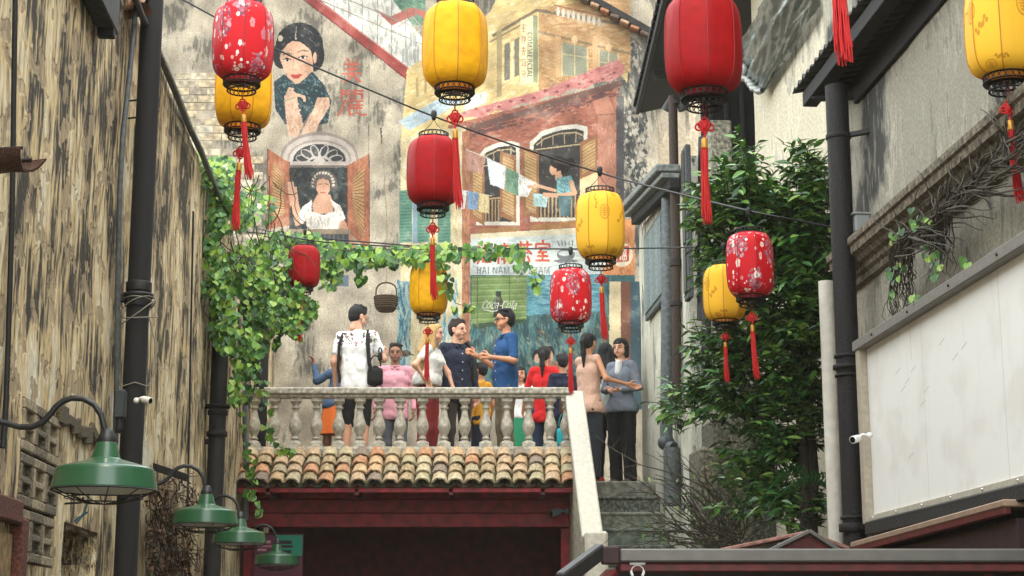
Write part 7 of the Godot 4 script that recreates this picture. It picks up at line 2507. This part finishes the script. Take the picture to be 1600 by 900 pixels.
	person("small child in a yellow tee shirt seen between the navy and the blue shirts", 752, 600, 18.95, FLOOR, 1.34, -2.3, {"skin": tan, "top": Color(0.85, 0.60, 0.12), "sleeve": 0.6, "bottom": Color(0.06, 0.08, 0.17), "female": 0.6, "hem": 0.80})
	person("smiling woman with short dark hair in a green dress behind the blue polo", 813, 600, 19.9, FLOOR, 1.46, -0.1, {"female": 1.0, "skin": tan, "style": "bob", "top": Color(0.86, 0.86, 0.84), "sleeve": 0.6, "bottom": Color(0.10, 0.50, 0.34), "skirt": 0.52, "hem": 0.98})
	person("woman with a black ponytail in a bright red top, seen from behind", 851, 600, 19.2, FLOOR, 1.58, PI - 0.25, {"female": 1.0, "skin": tan, "style": "ponytail", "hair": Color(0.035, 0.032, 0.032), "top": Color(0.80, 0.06, 0.07), "sleeve": 0.7, "bottom": Color(0.12, 0.19, 0.29), "hem": 0.76, "le": Vector3(0.10, -0.24, 0.02), "lh": Vector3(0.05, -0.20, 0.08)})
	person("person in dark navy standing behind the brown bag at the balcony's right end", 879, 600, 18.6, FLOOR, 1.38, PI + 0.3, {"female": 0.8, "skin": tan, "top": Color(0.07, 0.10, 0.20), "sleeve": 1.9, "bottom": Color(0.07, 0.12, 0.22), "hem": 0.82})
	bag("brown leather shoulder bag beside the woman in red", "leather_bag", P(884, 637, 18.2), Vector3(0.14, 0.26, 0.10), Color(0.33, 0.21, 0.14), 0.3)
	bag("bright turquoise shopping bag behind the last baluster", "shopping_bag", P(881, 684, 18.1), Vector3(0.16, 0.28, 0.08), Color(0.12, 0.66, 0.68), 0.2)
	person("woman in a sleeveless pale pink blouse reaching out her arm, seen from behind", 921, 740, 17.62, LANDING, 1.60, PI - 0.75, {"female": 1.0, "skin": tan, "style": "ponytail", "hair": Color(0.04, 0.036, 0.036), "top": Color(0.80, 0.64, 0.55), "sleeve": 0.0, "bottom": Color(0.17, 0.19, 0.22), "leg_width": 0.026, "hem": 0.80, "re": Vector3(-0.14, -0.24, -0.02), "rh": Vector3(-0.14, -0.06, 0.22), "le": Vector3(0.05, -0.22, 0.16), "lh": Vector3(0.0, 0.10, 0.20), "curl": 0.3, "head_yaw": 0.2, "shoe": Color(0.66, 0.12, 0.12)})
	person("woman with long dark hair in white and green, half hidden behind the pink blouse", 949, 740, 18.25, LANDING, 1.60, PI - 0.3, {"female": 1.0, "skin": tan, "style": "long", "hair": Color(0.05, 0.045, 0.045), "top": Color(0.76, 0.80, 0.76), "sleeve": 0.7, "bottom": Color(0.05, 0.05, 0.06), "hem": 0.95})
	q = person("girl with bobbed hair in a grey zip jacket facing the woman in pink", 973, 740, 17.95, LANDING, 1.60, -0.6, {"female": 1.0, "skin": fair, "style": "bob", "hair": Color(0.035, 0.033, 0.035), "top": Color(0.46, 0.49, 0.53), "top_name": "jacket", "sleeve": 1.95, "bottom": Color(0.035, 0.037, 0.045), "leg_width": 0.028, "hem": 0.86, "le": Vector3(0.08, -0.27, -0.01), "lh": Vector3(-0.16, -0.04, 0.18), "re": Vector3(-0.07, -0.27, 0.02), "rh": Vector3(0.16, -0.02, 0.18), "head_yaw": 0.05, "head_pitch": 0.08, "shoe": Color(0.40, 0.28, 0.22)})
	var b := M.new()
	net(b, [limb(Vector3(0.0, 1.33, 0.050), Vector3(0.0, 1.22, 0.070), 0.040, 0.038)], 0.014, 0.02)
	put(b, "white_tee", cloth_mat(Color(0.85, 0.85, 0.83)), q)
	for n in get_children():
		if n.has_meta("joints"): n.remove_meta("joints")

# ------------------------------------------------------------------ plants
func heart_leaf() -> ArrayMesh:     # about 1 long, pointing down -y from the stalk, facing +z
	var b := M.new()
	var out := [[0.0, 0.0], [0.22, 0.10], [0.44, 0.02], [0.54, -0.20], [0.50, -0.42], [0.36, -0.66], [0.18, -0.84], [0.0, -1.0]]
	var mid := [Vector3(0, 0, 0), Vector3(0, -0.35, -0.06), Vector3(0, -0.7, -0.05), Vector3(0, -1.0, -0.13)]
	for s in [-1.0, 1.0]:
		var idm := []
		var e := []
		for p in mid: idm.append(b.add(p, Vector3(-0.25 * s, 0, 1).normalized()))
		for q in out: e.append(b.add(Vector3(q[0] * s, q[1], 0.10 * q[0] + 0.05 * sin(q[1] * 9.0) * q[0] - 0.12 * q[1] * q[1]), Vector3(-0.25 * s, 0.1, 1).normalized()))
		var tr := [[idm[0], e[2], e[1]], [idm[0], e[3], e[2]], [idm[0], idm[1], e[3]], [idm[1], e[4], e[3]], [idm[1], idm[2], e[4]], [idm[2], e[5], e[4]], [idm[2], e[6], e[5]], [idm[2], idm[3], e[6]]]
		for t in tr:
			if s > 0: b.tri(t[0], t[1], t[2])
			else: b.tri(t[0], t[2], t[1])
	return b.mesh()

func blade_leaf(w: float) -> ArrayMesh:     # a pointed oval leaf, 1 long along -y
	var b := M.new()
	var ys := [0.0, -0.18, -0.42, -0.68, -0.88, -1.0]
	var ws := [0.06, 0.72, 1.0, 0.74, 0.28, 0.0]
	for s in [-1.0, 1.0]:
		var a := []
		var c := []
		for i in 6:
			a.append(b.add(Vector3(0, ys[i], -0.16 * ys[i] * ys[i]), Vector3(-0.35 * s, 0, 1).normalized()))
			c.append(b.add(Vector3(ws[i] * w * s, ys[i], 0.25 * ws[i] * w - 0.16 * ys[i] * ys[i]), Vector3(-0.35 * s, 0, 1).normalized()))
		for i in 5:
			if s > 0:
				b.tri(a[i], a[i + 1], c[i]); b.tri(c[i], a[i + 1], c[i + 1])
			else:
				b.tri(a[i], c[i], a[i + 1]); b.tri(c[i], c[i + 1], a[i + 1])
	return b.mesh()

func scatter(parent: Node3D, me: Mesh, mats: Array, cols: Array, m: Material, xfs: Array, most: int) -> void:   # the nearest leaves as parts, the rest joined
	var cam := Vector3(0, EYE, 0) - parent.position
	xfs.sort_custom(func(a, c): return a.origin.distance_squared_to(cam) / a.basis.get_scale().x < c.origin.distance_squared_to(cam) / c.basis.get_scale().x)
	var k := mini(most, xfs.size())
	for i in k: piece(me, "leaf", i, mats[rng.randi() % mats.size()], parent, xfs[i])
	if xfs.size() > k:
		var mm := MultiMesh.new()
		mm.transform_format = MultiMesh.TRANSFORM_3D
		mm.use_colors = true
		mm.mesh = me
		mm.instance_count = xfs.size() - k
		for i in xfs.size() - k:
			mm.set_instance_transform(i, xfs[k + i])
			mm.set_instance_color(i, cols[rng.randi() % cols.size()])
		var o := MultiMeshInstance3D.new()
		o.name = "foliage"
		o.multimesh = mm
		o.material_override = m
		o.set_meta("kind", "stuff")
		parent.add_child(o, true)

func leaf_set(key: String, cols: Array, rough: float, back: float) -> Array:   # materials for single leaves and the shared one
	var ms := []
	var lin := []
	for i in cols.size():
		ms.append(leaf_mat("%s_%d" % [key, i], cols[i], rough, back))
		lin.append((cols[i] as Color).srgb_to_linear())
	return [ms, lin, leaf_mat(key + "_mass", Color.WHITE, rough, back)]

func greenery() -> void:
	rng.seed = 4242
	var hl := heart_leaf()
	var vs := leaf_set("vine", [Color(0.36, 0.53, 0.16), Color(0.27, 0.45, 0.14), Color(0.19, 0.36, 0.13), Color(0.47, 0.62, 0.21), Color(0.15, 0.30, 0.11), Color(0.56, 0.66, 0.27), Color(0.23, 0.41, 0.16)], 0.5, 0.7)
	var bark := gm("vine_stem", Color(0.30, 0.25, 0.16), 0.9, 0.0, 4.0, 0.1)
	# each hank of vine: pixel, depth, spread in pixels, number of leaves
	var vine := thing("climbing_vine", "bright green heart leaved vine spilling over the left wall and the iron poles", "vine", P(340, 420, 14.5))
	var xf := []
	var leafat := func(px: float, py: float, d: float, size: float) -> Transform3D:
		var p := P(px, py, d)
		var face := Basis(Vector3.UP, rng.randf_range(-1.0, 1.0)) * Basis(Vector3.RIGHT, rng.randf_range(-0.9, 0.25)) * Basis(Vector3.BACK, rng.randf_range(-0.7, 0.7))
		return Transform3D(face * Basis.from_scale(Vector3.ONE * size), p)
	for q in [[300, 255, 13.2, 14, 18, 70], [345, 262, 14.0, 30, 18, 80], [308, 275, 13.4, 22, 24, 150], [335, 290, 13.8, 30, 30, 210], [325, 345, 13.6, 24, 34, 190], [362, 330, 14.2, 34, 32, 200], [400, 320, 15.0, 28, 30, 60], [330, 420, 13.6, 24, 46, 240], [350, 500, 13.7, 20, 50, 200], [385, 420, 14.3, 34, 40, 260], [422, 410, 14.8, 30, 30, 160], [405, 470, 14.4, 34, 34, 220], [385, 545, 14.2, 24, 44, 190], [420, 520, 14.8, 20, 26, 70], [370, 610, 14.0, 12, 24, 50], [450, 455, 15.0, 24, 24, 130], [470, 480, 15.2, 26, 22, 130], [512, 428, 15.4, 20, 24, 80], [440, 490, 14.8, 26, 22, 110], [462, 505, 15.0, 16, 24, 70], [395, 590, 14.6, 8, 20, 18]]:
		for k in int(q[5] * 1.25):
			var a := rng.randf() * TAU
			var r := sqrt(rng.randf())
			xf.append(leafat.call(q[0] + cos(a) * r * q[3] * 1.05, q[1] + sin(a) * r * q[4] * 1.05, q[2] + rng.randf_range(-0.35, 0.35), rng.randf_range(0.036, 0.066)))
	for t in xf: t.origin -= vine.position
	var moved := []
	for t in xf: moved.append(Transform3D(t.basis, t.origin - vine.position))
	scatter(vine, hl, vs[0], vs[1], vs[2], moved, 280)
	var b := M.new()
	for k in 46:
		var pts3 := []
		var px := rng.randf_range(300, 470)
		var py := rng.randf_range(250, 480)
		var d := 13.5 + (px - 300) / 110.0
		var a := rng.randf_range(0.6, 2.4)
		for i in 9:
			pts3.append(P(px, py, d) - vine.position)
			a += rng.randf_range(-0.5, 0.5)
			px += cos(a) * 9; py += sin(a) * 12
			d += rng.randf_range(-0.04, 0.04)
		b.tube(pts3, 0.006, 0.003, 5, false)
	put(b, "stems", bark, vine).set_meta("kind", "stuff")
	# garland on the level cable
	var gar := thing("vine_garland", "thinner garland of vine leaves trailing along the level cable to the cafe sign", "vine", P(620, 390, 15.0))
	xf = []
	for q in [[440, 375, 15.4, 50, 16, 90], [520, 400, 15.3, 46, 24, 150], [575, 400, 15.1, 40, 18, 100], [620, 398, 15.0, 40, 16, 110], [665, 398, 14.8, 36, 18, 110], [710, 392, 14.6, 34, 15, 70], [690, 420, 14.7, 14, 20, 26], [700, 450, 14.7, 10, 24, 16], [725, 480, 14.6, 22, 8, 14], [755, 390, 14.5, 30, 14, 50], [795, 392, 14.4, 24, 12, 26], [815, 410, 14.3, 16, 18, 18], [838, 440, 14.2, 10, 24, 13], [560, 430, 15.2, 10, 10, 12], [480, 372, 15.3, 30, 12, 50]]:
		for k in int(q[5] * 0.8):
			var a := rng.randf() * TAU
			var r := sqrt(rng.randf())
			xf.append(leafat.call(q[0] + cos(a) * r * q[3], q[1] + sin(a) * r * q[4], q[2] + rng.randf_range(-0.2, 0.2), rng.randf_range(0.046, 0.08)))
	moved = []
	for t in xf: moved.append(Transform3D(t.basis, t.origin - gar.position))
	scatter(gar, hl, vs[0], vs[1], vs[2], moved, 280)
	b = M.new()
	for q in [[[400, 366], [470, 382], [540, 392], [610, 390], [680, 390], [750, 389], [830, 396]], [[680, 395], [692, 420], [700, 450], [712, 474], [742, 482]], [[800, 394], [820, 408], [836, 432], [842, 462]], [[450, 372], [500, 408], [560, 412], [640, 404]]]:
		var pts3 := []
		for k in q: pts3.append(P(k[0], k[1], 15.5 - (k[0] - 400) * 0.003) - gar.position)
		b.tube(pts3, 0.005, 0.003, 5, false)
	put(b, "stems", bark, gar)
	# one string of leaves hanging before the balcony's left end
	var tr := thing("hanging_tendril", "single string of vine leaves hanging past the left end of the balustrade", "vine", P(420, 700, 15.8))
	xf = []
	b = M.new()
	var pts4 := []
	for q in [[402, 560], [412, 600], [414, 630], [418, 660], [428, 690], [446, 705]]: pts4.append(P(q[0], q[1], 15.8) - tr.position)
	b.tube(pts4, 0.004, 0.003, 5, false)
	var pts5 := []
	for q in [[372, 600], [376, 660], [384, 720], [393, 760], [406, 800]]: pts5.append(P(q[0], q[1], 15.2) - tr.position)
	b.tube(pts5, 0.004, 0.003, 5, false)
	put(b, "stems", bark, tr)
	for q in [[403, 570], [413, 592], [410, 606], [417, 618], [414, 634], [421, 645], [416, 660], [424, 672], [420, 684], [431, 690], [436, 699], [448, 704], [457, 706], [385, 690], [389, 704], [395, 716], [386, 728], [392, 742], [399, 752], [390, 762], [398, 776], [404, 788], [401, 800], [410, 804], [378, 650], [381, 668], [388, 735], [394, 768], [376, 620], [380, 600], [372, 570], [386, 622]]:
		for e in 2: xf.append(leafat.call(q[0] + rng.randf_range(-5, 5), q[1] + rng.randf_range(-6, 6), 15.75 if q[0] > 400 and q[1] < 720 else 15.2, rng.randf_range(0.05, 0.08)))
	moved = []
	for t in xf: moved.append(Transform3D(t.basis, t.origin - tr.position))
	scatter(tr, hl, vs[0], vs[1], vs[2], moved, 280)
	# the tree at the right
	var tree := thing("leafy_tree", "glossy dark green small tree growing against the cream wall at the right", "tree", Vector3(P(1262, 860, 10.6).x, 0, -10.6))
	var ts := leaf_set("tree", [Color(0.25, 0.42, 0.17), Color(0.20, 0.37, 0.16), Color(0.33, 0.50, 0.20), Color(0.37, 0.52, 0.22), Color(0.13, 0.26, 0.13), Color(0.50, 0.62, 0.30), Color(0.20, 0.35, 0.17)], 0.32, 0.4)
	var bl := blade_leaf(0.20)
	xf = []
	var tb := M.new()
	var blobs := [[1112, 300, 18, 16, 11.2, 14], [1108, 345, 22, 20, 11.3, 18], [1130, 390, 30, 26, 11.3, 24], [1290, 340, 14, 60, 10.6, 24], [1160, 262, 22, 36, 11.2, 20], [1140, 310, 34, 36, 11.2, 38], [1180, 330, 40, 44, 11.2, 50], [1260, 280, 24, 44, 10.8, 36], [1240, 340, 48, 46, 10.9, 66], [1200, 400, 60, 44, 11.0, 70], [1265, 410, 36, 50, 10.8, 60], [1150, 430, 44, 40, 11.4, 40], [1230, 480, 56, 50, 10.9, 80], [1165, 520, 46, 44, 11.4, 42], [1115, 545, 34, 32, 11.6, 26], [1250, 570, 44, 56, 10.8, 70], [1180, 600, 56, 44, 11.3, 66], [1115, 620, 38, 36, 11.8, 24], [1062, 630, 32, 34, 12.2, 14], [1240, 660, 48, 50, 10.9, 56], [1180, 680, 50, 44, 11.3, 32], [1215, 750, 60, 50, 11.1, 44], [1165, 760, 38, 50, 11.6, 18], [1275, 500, 20, 60, 10.6, 40], [1250, 800, 40, 40, 10.9, 20]]
	for q in blobs:
		for k in int(q[5] * 1.5):
			var a := rng.randf() * TAU
			var r := sqrt(rng.randf())
			var c := P(q[0] + cos(a) * r * q[2], q[1] + sin(a) * r * q[3], q[4] + rng.randf_range(-0.5, 0.45))
			var dir := Vector3(cos(a) * 0.6 + rng.randf_range(-0.6, 0.4) - 0.2, 0.55 + rng.randf_range(-0.5, 0.6) - 0.4 * sin(a), rng.randf_range(-0.3, 0.9)).normalized()
			var L4 := rng.randf_range(0.16, 0.30)
			var pts3 := []
			var pos := c - dir * L4 * 0.5
			var dd := dir
			for i in 5:
				pts3.append(pos - tree.position)
				pos += dd * L4 / 4.0
				dd = (dd + Vector3(0, -0.10, 0)).normalized()
			tb.tube(pts3, 0.004, 0.002, 4, false)
			var nl := rng.randi_range(7, 11)
			for i in nl:
				var t := (i + 0.4) / nl
				var e := Vector3(pts3[mini(int(t * 4), 3)]).lerp(pts3[mini(int(t * 4) + 1, 4)], fposmod(t * 4, 1.0))
				var sd := dir.cross(Vector3.UP).normalized() * (1.0 if i % 2 else -1.0)
				var ld := (dir * 0.55 + sd * rng.randf_range(0.5, 1.0) + Vector3(0, rng.randf_range(-0.7, 0.1), 0)).normalized()
				var y := -ld
				var z := (Vector3(rng.randf_range(-0.5, 0.5), 1.0, rng.randf_range(-0.2, 0.8))).normalized()
				var x := y.cross(z).normalized()
				z = x.cross(y)
				xf.append(Transform3D(Basis(x, y, z) * Basis.from_scale(Vector3.ONE * rng.randf_range(0.074, 0.118)), e))
	scatter(tree, bl, ts[0], ts[1], ts[2], xf, 290)
	put(tb, "twigs", gm("twig", Color(0.22, 0.19, 0.13), 0.9, 0.0, 3.0, 0.0), tree).set_meta("kind", "stuff")
	var trunkm := gm("bark", Color(0.26, 0.22, 0.17), 0.95, 0.0, 3.0, 1.0, "streak")
	b = M.new()
	var tk := [[1266, 905, 10.6], [1264, 820, 10.6], [1268, 740, 10.65], [1262, 660, 10.7], [1252, 580, 10.8], [1240, 480, 10.9], [1236, 400, 10.95], [1250, 300, 10.9]]
	var tp := [Vector3(0, 0, 0)]
	for q in tk: tp.append(P(q[0], q[1], q[2]) - tree.position)
	b.tube(tp, 0.07, 0.015, 10)
	b.tube([tp[1] + Vector3(-0.06, -0.3, 0.05), tp[3] + Vector3(-0.05, 0, 0.06), tp[5] + Vector3(-0.02, 0, 0.02)], 0.035, 0.02, 8)
	put(b, "trunk", trunkm, tree)
	for q in [[[1262, 660, 10.7], [1220, 600, 10.9], [1170, 550, 11.2], [1130, 520, 11.4]], [[1250, 570, 10.8], [1210, 480, 11.0], [1180, 380, 11.1], [1160, 270, 11.2]], [[1264, 720, 10.65], [1210, 680, 11.1], [1140, 640, 11.5], [1080, 620, 12.0]], [[1240, 480, 10.9], [1262, 400, 10.8], [1270, 300, 10.8]], [[1236, 440, 10.95], [1190, 370, 11.1], [1140, 320, 11.2]]]:
		b = M.new()
		var w := []
		for k in q: w.append(P(k[0], k[1], k[2]) - tree.position)
		b.tube(w, 0.022, 0.006, 7)
		put(b, "branch", trunkm, tree)
	# ferns at its foot
	for q in [[1200, 690, 10.7, -0.5, 0.35, "upper fern frond arching left under the tree"], [1230, 740, 10.6, -0.75, 0.30, "middle fern frond drooping under the tree"], [1270, 752, 10.4, -0.9, 0.34, "lower fern frond in the dark foot of the tree"]]:
		var fn := thing("fern", q[5], "fern", P(q[0] + 40, q[1], q[2]))
		b = M.new()
		var w := []
		for i in 10:
			var t := i / 9.0
			w.append(Vector3(q[3] * q[4] * t * 1.4, 0.05 * sin(t * PI) - 0.13 * t * t, 0.12 * t))
		b.tube(w, 0.003, 0.0015, 4)
		for i in range(1, 10):
			for h in 2:
				var p0: Vector3 = w[i - 1].lerp(w[i], 0.5 * h)
				for sgn in [-1, 1]:
					var l := 0.075 * sin(PI * (0.15 + 0.8 * i / 10.0))
					var tip := p0 + Vector3(-0.025, sgn * l * 0.75 - 0.01, l * 0.5 * sgn)
					b.face([p0 + Vector3(0.008, 0, 0), p0 - Vector3(0.010, 0, 0), tip])
		put(b, "frond", leaf_mat("fern_green", Color(0.16, 0.36, 0.15), 0.5, 0.6), fn)
	# bare twiggy shrub in front of the stair
	var sb := thing("bare_shrub", "twiggy half bare shrub in front of the grey green stair", "shrub", P(1120, 870, 12.2))
	b = M.new()
	xf = []
	for k in 75:
		var px := rng.randf_range(1105, 1165)
		var py := rng.randf_range(820, 880)
		var a := rng.randf_range(-2.9, -0.9)
		if k % 3 == 0: a = rng.randf_range(-3.2, -2.6)
		var d := 12.2 + rng.randf_range(-0.4, 0.4)
		var pts3 := []
		var n := rng.randi_range(6, 11)
		for i in n:
			pts3.append(P(px, py, d) - sb.position)
			a += rng.randf_range(-0.28, 0.28)
			px += cos(a) * 16; py += sin(a) * 15
			if i > 2 and rng.randf() < 0.5:
				var p3: Vector3 = pts3[i]
				xf.append(Transform3D(Basis(Vector3(rng.randf() - 0.5, rng.randf() - 0.5, rng.randf() - 0.5).normalized(), rng.randf() * TAU) * Basis.from_scale(Vector3.ONE * rng.randf_range(0.03, 0.06)), p3))
			if i > 2 and rng.randf() < 0.35:
				var b2 := a + rng.randf_range(-1.0, 1.0)
				b.tube([pts3[i], P(px + cos(b2) * 18, py + sin(b2) * 16, d + 0.05) - sb.position, P(px + cos(b2) * 34, py + sin(b2) * 30, d + 0.05) - sb.position], 0.003, 0.0015, 4, false)
		b.tube(pts3, 0.006, 0.002, 4, false)
	b.tube([P(1120, 770, 12.0) - sb.position, P(1060, 742, 12.3) - sb.position, P(1000, 726, 12.6) - sb.position, P(955, 700, 12.8) - sb.position, P(930, 680, 12.9) - sb.position], 0.007, 0.002, 5)
	for q in [[960, 704, 958, 690], [975, 716, 980, 690], [1000, 726, 975, 730], [955, 700, 970, 684]]: b.tube([P(q[0], q[1], 12.75) - sb.position, P(q[2], q[3], 12.7) - sb.position], 0.004, 0.002, 4)
	put(b, "twigs", gm("dry_twig", Color(0.34, 0.31, 0.25), 0.95, 0.0, 3.0, 0.0), sb).set_meta("kind", "stuff")
	scatter(sb, bl, ts[0], ts[1], ts[2], xf, 120)
	# the few living leaves among the dead roots
	var lf := thing("wall_creeper", "sparse green creeper leaves among the dead roots on the right wall", "vine", RP(1430, 400, 0.16))
	xf = []
	for q in [[1425, 340, 18, 8], [1445, 345, 12, 8], [1400, 425, 14, 10], [1455, 390, 14, 8], [1465, 420, 12, 10], [1388, 460, 8, 4], [1430, 470, 10, 5], [1508, 408, 6, 4], [1400, 366, 10, 6]]:
		for k in q[3]:
			var p3 := RP(q[0] + rng.randf_range(-1, 1) * q[2], q[1] + rng.randf_range(-1, 1) * q[2], 0.2) - lf.position
			var fb := Basis(Vector3.UP, -1.0 + rng.randf_range(-0.6, 0.6)) * Basis(Vector3.RIGHT, rng.randf_range(-0.6, 0.2)) * Basis(Vector3.BACK, rng.randf_range(-0.6, 0.6))
			xf.append(Transform3D(fb * Basis.from_scale(Vector3.ONE * rng.randf_range(0.025, 0.042)), p3))
	scatter(lf, hl, vs[0], vs[1], vs[2], xf, 200)
